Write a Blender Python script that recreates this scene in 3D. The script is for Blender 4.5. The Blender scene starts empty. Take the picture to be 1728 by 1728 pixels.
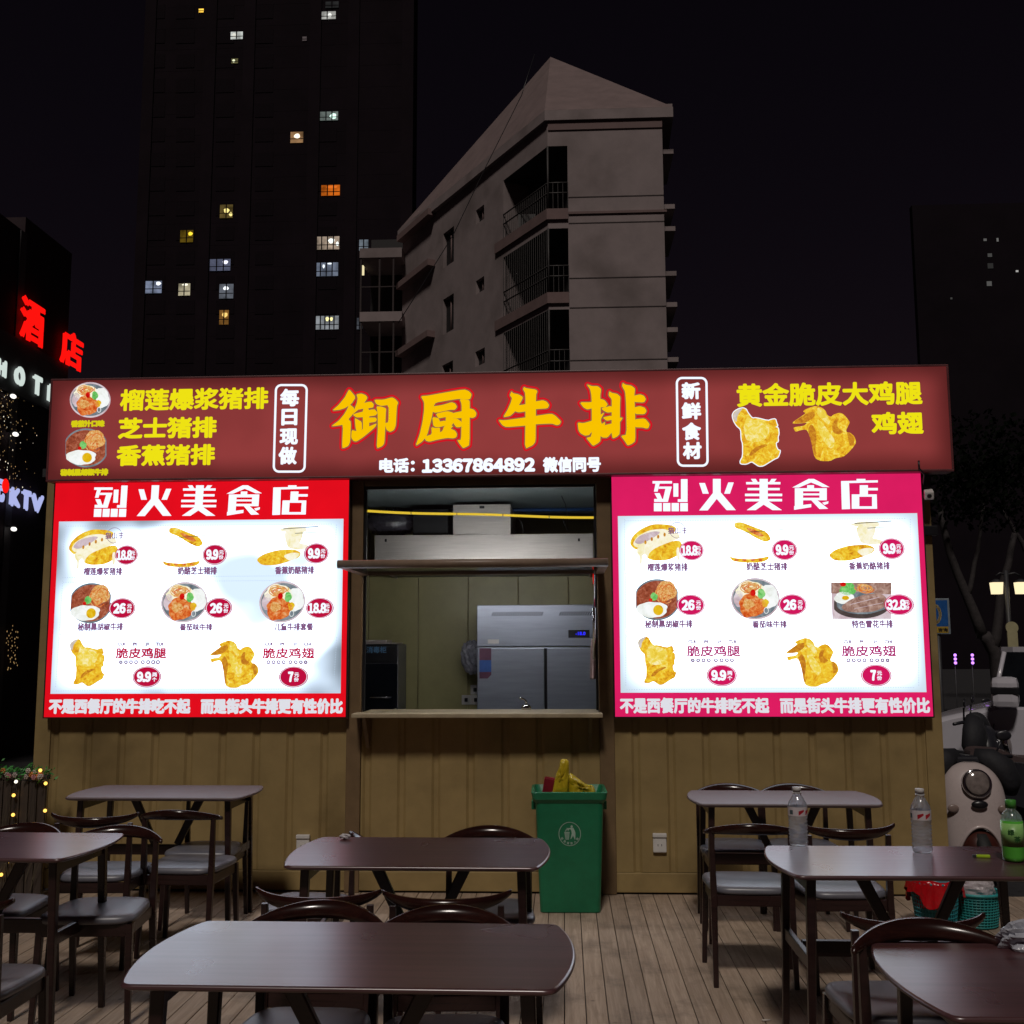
import bpy, bmesh, math, random
from mathutils import Vector, Matrix

random.seed(7)
S = bpy.context.scene
COL = S.collection
R = math.radians

# ------------------------------------------------------------------ camera
CAM = Vector((0.0, -7.2553, 1.6))
YAW, PITCH, ROLL, FOC = 0.0486, 0.1266, -0.0039, 1800.0 / 1728.0
_f = Vector((-math.sin(YAW) * math.cos(PITCH), math.cos(YAW) * math.cos(PITCH), math.sin(PITCH)))
_r = Vector((math.cos(YAW), math.sin(YAW), 0))
_u = _r.cross(_f)
RT = math.cos(ROLL) * _r + math.sin(ROLL) * _u
UP = -math.sin(ROLL) * _r + math.cos(ROLL) * _u
FW = _f
cam_d = bpy.data.cameras.new('camera')
cam_o = bpy.data.objects.new('camera', cam_d)
COL.objects.link(cam_o)
cam_d.sensor_width = 36.0
cam_d.lens = 36.0 * FOC
cam_d.clip_start = 0.05
cam_d.clip_end = 2000
m3 = Matrix((RT, UP, -FW)).transposed()
cam_o.matrix_world = Matrix.Translation(CAM) @ m3.to_4x4()
S.camera = cam_o

# ------------------------------------------------------------------ night sky
W = bpy.data.worlds.new('World')
S.world = W
W.use_nodes = True
wn = W.node_tree
bg = wn.nodes['Background']
sky = wn.nodes.new('ShaderNodeTexSky')
sky.sky_type = 'NISHITA'
sky.sun_disc = False
sky.sun_elevation = R(52)
sky.sun_rotation = R(186)
tint = wn.nodes.new('ShaderNodeMix')
tint.data_type = 'RGBA'
tint.blend_type = 'MULTIPLY'
tint.inputs[0].default_value = 1.0
wn.links.new(sky.outputs[0], tint.inputs[6])
tint.inputs[7].default_value = (0.95, 0.42, 0.42, 1)
wn.links.new(tint.outputs[2], bg.inputs[0])
bg.inputs[1].default_value = 0.0025

# ------------------------------------------------------------------ the one sun: soft street glow from behind the camera
sd = bpy.data.lights.new('sun', 'SUN')
sd.energy = 1.16
sd.angle = R(7)
sd.color = (1.0, 0.915, 0.835)
so = bpy.data.objects.new('sun', sd)
COL.objects.link(so)
sun_el, sun_az = R(52), R(6)
dvec = Vector((math.sin(sun_az) * math.cos(sun_el), math.cos(sun_az) * math.cos(sun_el), -math.sin(sun_el)))
so.rotation_euler = dvec.to_track_quat('-Z', 'Y').to_euler()
so.location = (0, -20, 20)

S.view_settings.view_transform = 'Standard'
S.view_settings.look = 'None'
S.view_settings.exposure = 0.0
S.view_settings.gamma = 1.0
S.render.engine = 'CYCLES'
S.cycles.max_bounces = 6
S.cycles.transparent_max_bounces = 12
S.cycles.sample_clamp_indirect = 4.0
S.cycles.caustics_reflective = False
S.cycles.caustics_refractive = False


# ------------------------------------------------------------------ measuring: a point of the survey photo put on a real plane
def _ray(px, py):
    return FW + RT * ((px - 864) / 1800.0) + UP * ((864 - py) / 1800.0)


def at(px, py, Y):
    d = _ray(px, py)
    return CAM + d * ((Y - CAM.y) / d.y)


def fl(px, py, z):
    d = _ray(px, py)
    return CAM + d * ((z - CAM.z) / d.z)


def on_plane(px, py, p0, n):
    d = _ray(px, py)
    return CAM + d * ((p0 - CAM).dot(n) / d.dot(n))


# ------------------------------------------------------------------ materials
def srgb(r, g, b):
    return tuple(((c / 255) / 12.92 if c / 255 <= 0.04045 else ((c / 255 + 0.055) / 1.055) ** 2.4) for c in (r, g, b)) + (1.0,)


def lin(c):
    return tuple(c) + (1.0,) if len(c) == 3 else tuple(c)


def new_mat(name):
    m = bpy.data.materials.new(name)
    m.use_nodes = True
    nt = m.node_tree
    nt.nodes.clear()
    out = nt.nodes.new('ShaderNodeOutputMaterial')
    return m, nt, out


def pmat(name, col, rough=0.5, metal=0.0, var=0.25, scale=8.0, bump=0.0, bscale=60.0, spec=0.5, stretch=None, coat=0.0, dirt=0.0):
    m, nt, out = new_mat(name)
    b = nt.nodes.new('ShaderNodeBsdfPrincipled')
    nt.links.new(b.outputs[0], out.inputs[0])
    b.inputs['Roughness'].default_value = rough
    b.inputs['Metallic'].default_value = metal
    b.inputs['Specular IOR Level'].default_value = spec
    if coat:
        b.inputs['Coat Weight'].default_value = coat
        b.inputs['Coat Roughness'].default_value = 0.08
    tc = nt.nodes.new('ShaderNodeTexCoord')
    mp = nt.nodes.new('ShaderNodeMapping')
    nt.links.new(tc.outputs['Object'], mp.inputs[0])
    if stretch:
        mp.inputs['Scale'].default_value = stretch
    n = nt.nodes.new('ShaderNodeTexNoise')
    n.inputs['Scale'].default_value = scale
    n.inputs['Detail'].default_value = 6
    n.inputs['Roughness'].default_value = 0.65
    nt.links.new(mp.outputs[0], n.inputs[0])
    rp = nt.nodes.new('ShaderNodeValToRGB')
    c = lin(col)
    rp.color_ramp.elements[0].position = 0.3
    rp.color_ramp.elements[1].position = 0.7
    rp.color_ramp.elements[0].color = (c[0] * (1 - var), c[1] * (1 - var), c[2] * (1 - var), 1)
    rp.color_ramp.elements[1].color = (min(1, c[0] * (1 + var)), min(1, c[1] * (1 + var)), min(1, c[2] * (1 + var)), 1)
    nt.links.new(n.outputs[0], rp.inputs[0])
    last = rp.outputs[0]
    if dirt:
        n2 = nt.nodes.new('ShaderNodeTexNoise')
        n2.inputs['Scale'].default_value = scale * 0.35
        n2.inputs['Detail'].default_value = 8
        nt.links.new(tc.outputs['Object'], n2.inputs[0])
        r2 = nt.nodes.new('ShaderNodeValToRGB')
        r2.color_ramp.elements[0].position = 0.52
        r2.color_ramp.elements[1].position = 0.72
        r2.color_ramp.elements[0].color = (0, 0, 0, 1)
        r2.color_ramp.elements[1].color = (dirt, dirt, dirt, 1)
        nt.links.new(n2.outputs[0], r2.inputs[0])
        mx = nt.nodes.new('ShaderNodeMix')
        mx.data_type = 'RGBA'
        nt.links.new(r2.outputs[0], mx.inputs[0])
        nt.links.new(last, mx.inputs[6])
        mx.inputs[7].default_value = (c[0] * .35, c[1] * .33, c[2] * .3, 1)
        last = mx.outputs[2]
    nt.links.new(last, b.inputs['Base Color'])
    # roughness wander
    mr = nt.nodes.new('ShaderNodeMapRange')
    mr.inputs[3].default_value = max(0.02, rough - 0.09)
    mr.inputs[4].default_value = min(1.0, rough + 0.09)
    nt.links.new(n.outputs[0], mr.inputs[0])
    nt.links.new(mr.outputs[0], b.inputs['Roughness'])
    if bump:
        nb = nt.nodes.new('ShaderNodeTexNoise')
        nb.inputs['Scale'].default_value = bscale
        nb.inputs['Detail'].default_value = 4
        nt.links.new(mp.outputs[0], nb.inputs[0])
        bp = nt.nodes.new('ShaderNodeBump')
        bp.inputs['Strength'].default_value = bump
        bp.inputs['Distance'].default_value = 0.01
        nt.links.new(nb.outputs[0], bp.inputs['Height'])
        nt.links.new(bp.outputs[0], b.inputs['Normal'])
    return m


def emat(name, col, strength=1.0, light=False, var=0.0, scale=30.0):
    m, nt, out = new_mat(name)
    e = nt.nodes.new('ShaderNodeEmission')
    e.inputs[0].default_value = lin(col)
    e.inputs[1].default_value = strength
    nt.links.new(e.outputs[0], out.inputs[0])
    if var:
        tc = nt.nodes.new('ShaderNodeTexCoord')
        n = nt.nodes.new('ShaderNodeTexNoise')
        n.inputs['Scale'].default_value = scale
        n.inputs['Detail'].default_value = 5
        nt.links.new(tc.outputs['Object'], n.inputs[0])
        mr = nt.nodes.new('ShaderNodeMapRange')
        mr.inputs[1].default_value = 0.3
        mr.inputs[2].default_value = 0.7
        mr.inputs[3].default_value = strength * (1 - var)
        mr.inputs[4].default_value = strength * (1 + var)
        nt.links.new(n.outputs[0], mr.inputs[0])
        nt.links.new(mr.outputs[0], e.inputs[1])
    m.cycles.emission_sampling = 'AUTO' if light else 'NONE'
    return m


def foodmat(name, cols, scale=40.0, strength=0.85, detail=4):
    """printed food on a backlit film: mottled colours"""
    m, nt, out = new_mat(name)
    e = nt.nodes.new('ShaderNodeEmission')
    nt.links.new(e.outputs[0], out.inputs[0])
    e.inputs[1].default_value = strength
    tc = nt.nodes.new('ShaderNodeTexCoord')
    n = nt.nodes.new('ShaderNodeTexNoise')
    n.inputs['Scale'].default_value = scale
    n.inputs['Detail'].default_value = detail
    n.inputs['Roughness'].default_value = 0.7
    n.inputs['Distortion'].default_value = 0.8
    nt.links.new(tc.outputs['Object'], n.inputs[0])
    rp = nt.nodes.new('ShaderNodeValToRGB')
    els = rp.color_ramp.elements
    while len(els) < len(cols):
        els.new(0.5)
    for i, c in enumerate(cols):
        els[i].position = 0.28 + 0.44 * i / max(1, len(cols) - 1)
        els[i].color = srgb(*c)
    nt.links.new(n.outputs[0], rp.inputs[0])
    nt.links.new(rp.outputs[0], e.inputs[0])
    m.cycles.emission_sampling = 'NONE'
    return m


def glassmat(name, col=(1, 1, 1), rough=0.0, opac=0.06):
    """thin window glass: clear with a fresnel reflection"""
    m, nt, out = new_mat(name)
    t = nt.nodes.new('ShaderNodeBsdfTransparent')
    t.inputs[0].default_value = lin(col)
    g = nt.nodes.new('ShaderNodeBsdfGlossy')
    g.inputs['Roughness'].default_value = rough
    fr = nt.nodes.new('ShaderNodeFresnel')
    fr.inputs[0].default_value = 1.5
    mx = nt.nodes.new('ShaderNodeMixShader')
    nt.links.new(fr.outputs[0], mx.inputs[0])
    nt.links.new(t.outputs[0], mx.inputs[1])
    nt.links.new(g.outputs[0], mx.inputs[2])
    nt.links.new(mx.outputs[0], out.inputs[0])
    return m


def woodmat(name, c1, c2, rough=0.3, scale=1.0, axis='X', coat=0.0, bump=0.02, rv=1.0, spec=0.5):
    m, nt, out = new_mat(name)
    b = nt.nodes.new('ShaderNodeBsdfPrincipled')
    nt.links.new(b.outputs[0], out.inputs[0])
    tc = nt.nodes.new('ShaderNodeTexCoord')
    mp = nt.nodes.new('ShaderNodeMapping')
    b.inputs['Specular IOR Level'].default_value = spec
    b.inputs['Coat Weight'].default_value = coat
    b.inputs['Coat Roughness'].default_value = .5
    st = {'X': (1.2, 26, 26), 'Y': (26, 1.2, 26), 'Z': (26, 26, 1.2)}[axis]
    mp.inputs['Scale'].default_value = tuple(s * scale for s in st)
    nt.links.new(tc.outputs['Object'], mp.inputs[0])
    n = nt.nodes.new('ShaderNodeTexNoise')
    n.inputs['Scale'].default_value = 1.6
    n.inputs['Detail'].default_value = 8
    n.inputs['Roughness'].default_value = 0.7
    n.inputs['Distortion'].default_value = 0.6
    nt.links.new(mp.outputs[0], n.inputs[0])
    rp = nt.nodes.new('ShaderNodeValToRGB')
    rp.color_ramp.elements[0].position = 0.33
    rp.color_ramp.elements[1].position = 0.68
    rp.color_ramp.elements[0].color = lin(c1)
    rp.color_ramp.elements[1].color = lin(c2)
    nt.links.new(n.outputs[0], rp.inputs[0])
    nt.links.new(rp.outputs[0], b.inputs['Base Color'])
    n2 = nt.nodes.new('ShaderNodeTexNoise')
    n2.inputs['Scale'].default_value = 3
    n2.inputs['Detail'].default_value = 2
    nt.links.new(tc.outputs['Object'], n2.inputs[0])
    mr = nt.nodes.new('ShaderNodeMapRange')
    mr.inputs[1].default_value = 0.3
    mr.inputs[2].default_value = 0.75
    mr.inputs[3].default_value = rough - 0.06 * rv
    mr.inputs[4].default_value = rough + 0.12 * rv
    nt.links.new(n2.outputs[0], mr.inputs[0])
    nt.links.new(mr.outputs[0], b.inputs['Roughness'])
    bp = nt.nodes.new('ShaderNodeBump')
    bp.inputs['Strength'].default_value = bump * 4
    bp.inputs['Distance'].default_value = 0.002
    nt.links.new(n.outputs[0], bp.inputs['Height'])
    nt.links.new(bp.outputs[0], b.inputs['Normal'])
    return m


def deckmat():
    m, nt, out = new_mat('weathered_planks')
    b = nt.nodes.new('ShaderNodeBsdfPrincipled')
    nt.links.new(b.outputs[0], out.inputs[0])
    tc = nt.nodes.new('ShaderNodeTexCoord')
    g = nt.nodes.new('ShaderNodeNewGeometry')
    mp = nt.nodes.new('ShaderNodeMapping')
    mp.inputs['Scale'].default_value = (30, 1.6, 30)
    nt.links.new(tc.outputs['Object'], mp.inputs[0])
    mul = nt.nodes.new('ShaderNodeVectorMath')
    mul.operation = 'SCALE'
    mul.inputs[0].default_value = (37, 91, 13)
    nt.links.new(g.outputs['Random Per Island'], mul.inputs['Scale'])
    nt.links.new(mul.outputs[0], mp.inputs['Location'])
    n = nt.nodes.new('ShaderNodeTexNoise')
    n.inputs['Scale'].default_value = 1.5
    n.inputs['Detail'].default_value = 8
    n.inputs['Roughness'].default_value = 0.7
    n.inputs['Distortion'].default_value = 0.7
    nt.links.new(mp.outputs[0], n.inputs[0])
    rp = nt.nodes.new('ShaderNodeValToRGB')
    rp.color_ramp.elements[0].position = 0.3
    rp.color_ramp.elements[1].position = 0.72
    rp.color_ramp.elements[0].color = (0.27, 0.195, 0.138, 1)
    rp.color_ramp.elements[1].color = (0.50, 0.385, 0.295, 1)
    nt.links.new(n.outputs[0], rp.inputs[0])
    # per-plank tone
    mr = nt.nodes.new('ShaderNodeMapRange')
    mr.inputs[3].default_value = 0.84
    mr.inputs[4].default_value = 1.08
    nt.links.new(g.outputs['Random Per Island'], mr.inputs[0])
    sc_ = nt.nodes.new('ShaderNodeVectorMath')
    sc_.operation = 'SCALE'
    nt.links.new(rp.outputs[0], sc_.inputs[0])
    nt.links.new(mr.outputs[0], sc_.inputs['Scale'])
    # scuffs and stains
    n2 = nt.nodes.new('ShaderNodeTexNoise')
    n2.inputs['Scale'].default_value = 3.2
    n2.inputs['Detail'].default_value = 9
    n2.inputs['Roughness'].default_value = 0.68
    nt.links.new(tc.outputs['Object'], n2.inputs[0])
    r2 = nt.nodes.new('ShaderNodeValToRGB')
    r2.color_ramp.elements[0].position = 0.5
    r2.color_ramp.elements[1].position = 0.74
    r2.color_ramp.elements[0].color = (0, 0, 0, 1)
    r2.color_ramp.elements[1].color = (0.75, 0.75, 0.75, 1)
    nt.links.new(n2.outputs[0], r2.inputs[0])
    mx = nt.nodes.new('ShaderNodeMix')
    mx.data_type = 'RGBA'
    nt.links.new(r2.outputs[0], mx.inputs[0])
    nt.links.new(sc_.outputs[0], mx.inputs[6])
    mx.inputs[7].default_value = (0.10, 0.08, 0.065, 1)
    # knots
    v = nt.nodes.new('ShaderNodeTexVoronoi')
    v.inputs['Scale'].default_value = 4.5
    nt.links.new(tc.outputs['Object'], v.inputs[0])
    r3 = nt.nodes.new('ShaderNodeValToRGB')
    r3.color_ramp.elements[0].position = 0.02
    r3.color_ramp.elements[1].position = 0.07
    r3.color_ramp.elements[0].color = (0.7, 0.7, 0.7, 1)
    r3.color_ramp.elements[1].color = (0, 0, 0, 1)
    nt.links.new(v.outputs[0], r3.inputs[0])
    m4 = nt.nodes.new('ShaderNodeMix')
    m4.data_type = 'RGBA'
    nt.links.new(r3.outputs[0], m4.inputs[0])
    nt.links.new(mx.outputs[2], m4.inputs[6])
    m4.inputs[7].default_value = (0.07, 0.05, 0.04, 1)
    nt.links.new(m4.outputs[2], b.inputs['Base Color'])
    b.inputs['Roughness'].default_value = 0.72
    bp = nt.nodes.new('ShaderNodeBump')
    bp.inputs['Strength'].default_value = 0.35
    bp.inputs['Distance'].default_value = 0.004
    nt.links.new(n.outputs[0], bp.inputs['Height'])
    nt.links.new(bp.outputs[0], b.inputs['Normal'])
    return m


# ------------------------------------------------------------------ mesh helpers
class MB:
    def __init__(self):
        self.v, self.f, self.mi, self.sm = [], [], [], []

    def add(self, vs, fs, mi=0, smooth=False):
        o = len(self.v)
        self.v += [tuple(p) for p in vs]
        for f in fs:
            self.f.append(tuple(i + o for i in f))
            self.mi.append(mi)
            self.sm.append(smooth)
        return self

    def box(self, a, b, mi=0, M=None):
        x0, y0, z0 = a
        x1, y1, z1 = b
        vs = [(x0, y0, z0), (x1, y0, z0), (x1, y1, z0), (x0, y1, z0), (x0, y0, z1), (x1, y0, z1), (x1, y1, z1), (x0, y1, z1)]
        if M is not None:
            vs = [M @ Vector(p) for p in vs]
        return self.add(vs, [(0, 3, 2, 1), (4, 5, 6, 7), (0, 1, 5, 4), (1, 2, 6, 5), (2, 3, 7, 6), (3, 0, 4, 7)], mi)

    def bbox(self, a, b, r=0.004, mi=0, M=None):
        """box with chamfered edges"""
        x0, y0, z0 = a
        x1, y1, z1 = b
        bm = bmesh.new()
        bmesh.ops.create_cube(bm, size=1.0)
        for q in bm.verts:
            q.co = Vector(((x0 + x1) / 2 + q.co.x * (x1 - x0), (y0 + y1) / 2 + q.co.y * (y1 - y0), (z0 + z1) / 2 + q.co.z * (z1 - z0)))
        bmesh.ops.bevel(bm, geom=list(bm.edges), offset=r, segments=2, affect='EDGES', profile=0.6)
        bm.verts.index_update()
        vs = [(M @ q.co) if M is not None else q.co.copy() for q in bm.verts]
        fs = [[q.index for q in f.verts] for f in bm.faces]
        bm.free()
        return self.add(vs, fs, mi)

    def tube(self, pts, rad, n=10, mi=0, caps=True, flat=1.0):
        pts = [Vector(p) for p in pts]
        if not hasattr(rad, '__len__'):
            rad = [rad] * len(pts)
        vs, fs = [], []
        prev = None
        for i, p in enumerate(pts):
            t = (pts[min(i + 1, len(pts) - 1)] - pts[max(i - 1, 0)]).normalized()
            if prev is None:
                a = t.orthogonal().normalized()
            else:
                a = (prev - t * prev.dot(t))
                a = a.normalized() if a.length > 1e-6 else t.orthogonal().normalized()
            prev = a
            b = t.cross(a)
            for k in range(n):
                w = 2 * math.pi * k / n
                vs.append(p + (a * math.cos(w) + b * math.sin(w) * flat) * rad[i])
        for i in range(len(pts) - 1):
            for k in range(n):
                fs.append((i * n + k, i * n + (k + 1) % n, (i + 1) * n + (k + 1) % n, (i + 1) * n + k))
        if caps:
            fs.append(tuple(range(n - 1, -1, -1)))
            fs.append(tuple((len(pts) - 1) * n + k for k in range(n)))
        return self.add(vs, fs, mi, True)

    def taper(self, p0, p1, w0, w1, mi=0, d0=None, d1=None, ax=None):
        """square post from p0 to p1"""
        p0, p1 = Vector(p0), Vector(p1)
        d0 = d0 or w0
        d1 = d1 or w1
        t = (p1 - p0).normalized()
        a = Vector(ax) if ax else Vector((1, 0, 0))
        a = (a - t * a.dot(t)).normalized()
        b = t.cross(a)
        vs = []
        for p, w, d in ((p0, w0, d0), (p1, w1, d1)):
            c = 0.22
            for sx, sy in ((-1, -1 + c), (-1 + c, -1), (1 - c, -1), (1, -1 + c), (1, 1 - c), (1 - c, 1), (-1 + c, 1), (-1, 1 - c)):
                vs.append(p + a * sx * w / 2 + b * sy * d / 2)
        fs = [(k, (k + 1) % 8, 8 + (k + 1) % 8, 8 + k) for k in range(8)]
        fs += [tuple(range(7, -1, -1)), tuple(range(8, 16))]
        return self.add(vs, fs, mi)

    def lathe(self, prof, n=24, c=(0, 0, 0), mi=0, smooth=True, M=None):
        vs, fs = [], []
        for r, z in prof:
            for k in range(n):
                w = 2 * math.pi * k / n
                p = Vector((c[0] + r * math.cos(w), c[1] + r * math.sin(w), c[2] + z))
                vs.append(M @ p if M is not None else p)
        for i in range(len(prof) - 1):
            for k in range(n):
                fs.append((i * n + k, i * n + (k + 1) % n, (i + 1) * n + (k + 1) % n, (i + 1) * n + k))
        fs.append(tuple(range(n - 1, -1, -1)))
        fs.append(tuple((len(prof) - 1) * n + k for k in range(n)))
        return self.add(vs, fs, mi, smooth)

    def prism(self, poly, z0, z1, mi=0, M=None):
        n = len(poly)
        vs = [Vector((x, y, z0)) for x, y in poly] + [Vector((x, y, z1)) for x, y in poly]
        if M is not None:
            vs = [M @ p for p in vs]
        fs = [tuple(range(n - 1, -1, -1)), tuple(range(n, 2 * n))] + [(k, (k + 1) % n, n + (k + 1) % n, n + k) for k in range(n)]
        return self.add(vs, fs, mi)

    def ball(self, c, r, n=12, mi=0, sc=(1, 1, 1)):
        vs, fs = [], []
        m = n // 2
        for i in range(m + 1):
            th = math.pi * i / m
            for k in range(n):
                w = 2 * math.pi * k / n
                vs.append((c[0] + r * sc[0] * math.sin(th) * math.cos(w), c[1] + r * sc[1] * math.sin(th) * math.sin(w), c[2] + r * sc[2] * math.cos(th)))
        for i in range(m):
            for k in range(n):
                fs.append((i * n + k, (i + 1) * n + k, (i + 1) * n + (k + 1) % n, i * n + (k + 1) % n))
        return self.add(vs, fs, mi, True)

    def build(self, name, mats, parent=None, loc=None):
        me = bpy.data.meshes.new(name)
        me.from_pydata(self.v, [], self.f)
        for m in (mats if isinstance(mats, (list, tuple)) else [mats]):
            me.materials.append(m)
        for p, i, s in zip(me.polygons, self.mi, self.sm):
            p.material_index = i
            p.use_smooth = s
        me.validate()
        me.update()
        o = bpy.data.objects.new(name, me)
        COL.objects.link(o)
        if parent:
            o.parent = parent
        if loc:
            o.location = loc
        return o


def tag(o, label=None, cat=None, group=None, kind=None):
    if label:
        o['label'] = label
    if cat:
        o['category'] = cat
    if group:
        o['group'] = group
    if kind:
        o['kind'] = kind
    return o


def thing(name, label, cat, loc=(0, 0, 0), rz=0.0, group=None):
    o = bpy.data.objects.new(name, None)
    COL.objects.link(o)
    o.location = loc
    o.rotation_euler = (0, 0, rz)
    o.empty_display_size = 0.1
    return tag(o, label, cat, group)


def copy_tree(o, parent=None):
    c = o.copy()
    COL.objects.link(c)
    if parent:
        c.parent = parent
    for ch in list(o.children):
        copy_tree(ch, c)
    return c


def grid_wall(us, zs, holes, f):
    """faces of a wall in (u,z) with rectangular holes; f(u,z)->point"""
    us = sorted(set(us + [h[0] for h in holes] + [h[1] for h in holes]))
    zs = sorted(set(zs + [h[2] for h in holes] + [h[3] for h in holes]))
    mb = MB()
    for i in range(len(us) - 1):
        for j in range(len(zs) - 1):
            uc, zc = (us[i] + us[i + 1]) / 2, (zs[j] + zs[j + 1]) / 2
            if any(h[0] < uc < h[1] and h[2] < zc < h[3] for h in holes):
                continue
            mb.add([f(us[i], zs[j]), f(us[i + 1], zs[j]), f(us[i + 1], zs[j + 1]), f(us[i], zs[j + 1])], [(0, 1, 2, 3)])
    return mb


# ------------------------------------------------------------------ lettering
_tcache = {}


def text_raw(body):
    if body in _tcache:
        return _tcache[body]
    if body and all(c in '0123456789.' for c in body) and body != '':
        vs, fs, ed, pen = [], [], [], 0.0
        for c in body:
            if c == '.':
                o = len(vs)
                vs += [(pen, 0), (pen + .15, 0), (pen + .15, .15), (pen, .15)]
                fs.append((o, o + 1, o + 2, o + 3))
                ed += [(o, o + 1), (o + 1, o + 2), (o + 2, o + 3), (o + 3, o)]
                pen += .15 + .085
                continue
            v, f, e = text_raw(chr(0xFF10 + int(c)))
            x0, x1 = min(p[0] for p in v), max(p[0] for p in v)
            y0 = min(p[1] for p in v)
            o = len(vs)
            vs += [(p[0] - x0 + pen, p[1] - y0) for p in v]
            fs += [tuple(i + o for i in q) for q in f]
            ed += [(a + o, b + o) for a, b in e]
            pen += x1 - x0 + .10
        _tcache[body] = (vs, fs, ed)
        return _tcache[body]
    cu = bpy.data.curves.new('tmp', 'FONT')
    cu.body = body
    cu.resolution_u = 3
    o = bpy.data.objects.new('tmp', cu)
    COL.objects.link(o)
    dg = bpy.context.evaluated_depsgraph_get()
    me = bpy.data.meshes.new_from_object(o.evaluated_get(dg))
    vs = [(v.co.x, v.co.y) for v in me.vertices]
    fs = [tuple(p.vertices) for p in me.polygons]
    bpy.data.objects.remove(o)
    bpy.data.curves.remove(cu)
    bpy.data.meshes.remove(me)
    cnt = {}
    for f in fs:
        for a, b in zip(f, f[1:] + f[:1]):
            k = (min(a, b), max(a, b))
            cnt[k] = cnt.get(k, 0) + 1
    edges = [k for k, c in cnt.items() if c == 1]
    _tcache[body] = (vs, fs, edges)
    return _tcache[body]


def ribbon(mb, pts2, edges, r, dep, F, mi=0, disc=8):
    used = set()
    for a, b in edges:
        p, q = Vector(pts2[a]), Vector(pts2[b])
        d = q - p
        if d.length < 1e-7:
            continue
        n = Vector((-d.y, d.x)).normalized() * r
        mb.add([F(*(p + n), dep), F(*(p - n), dep), F(*(q - n), dep), F(*(q + n), dep)], [(0, 1, 2, 3)], mi)
        used.add(a)
        used.add(b)
    for a in used:
        p = pts2[a]
        mb.add([F(p[0] + r * math.cos(2 * math.pi * k / disc), p[1] + r * math.sin(2 * math.pi * k / disc), dep) for k in range(disc)], [tuple(range(disc))], mi)


def text_on(mb, body, x0, x1, z0, z1, dep, F, bold=0.0, mi=0, slant=0.0):
    """body fitted to the box x0..x1, z0..z1 of a panel; F(x,z,depth)->point; bold in metres"""
    vs, fs, ed = text_raw(body)
    ax, bx = min(v[0] for v in vs), max(v[0] for v in vs)
    az, bz = min(v[1] for v in vs), max(v[1] for v in vs)
    sx = (x1 - x0 - 2 * bold) / (bx - ax)
    sz = (z1 - z0 - 2 * bold) / (bz - az)
    P = [(x0 + bold + (v[0] - ax) * sx + slant * (v[1] - az) * sz, z0 + bold + (v[1] - az) * sz) for v in vs]
    mb.add([F(p[0], p[1], dep) for p in P], fs, mi)
    if bold > 0:
        ribbon(mb, P, ed, bold, dep - 0.0002, F, mi, 6)
    return mb


def chaikin(p, it=1, t=0.2):
    for _ in range(it):
        q = []
        for i in range(len(p)):
            a, b = p[i], p[(i + 1) % len(p)]
            q.append((a[0] + (b[0] - a[0]) * t, a[1] + (b[1] - a[1]) * t))
            q.append((a[0] + (b[0] - a[0]) * (1 - t), a[1] + (b[1] - a[1]) * (1 - t)))
        p = q
    return p


def poly_on(mb, P, dep, F, mi=0):
    mb.add([F(p[0], p[1], dep) for p in P], [tuple(range(len(P)))], mi)


def ell(cx, cz, rx, rz, n=32, wob=0.0, seed=0):
    rr = random.Random(seed)
    ph = [rr.uniform(0, 6.28) for _ in range(4)]
    out = []
    for k in range(n):
        w = 2 * math.pi * k / n
        q = 1 + wob * (math.sin(3 * w + ph[0]) * .5 + math.sin(5 * w + ph[1]) * .35 + math.sin(9 * w + ph[2]) * .25)
        out.append((cx + rx * q * math.cos(w), cz + rz * q * math.sin(w)))
    return out


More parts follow.
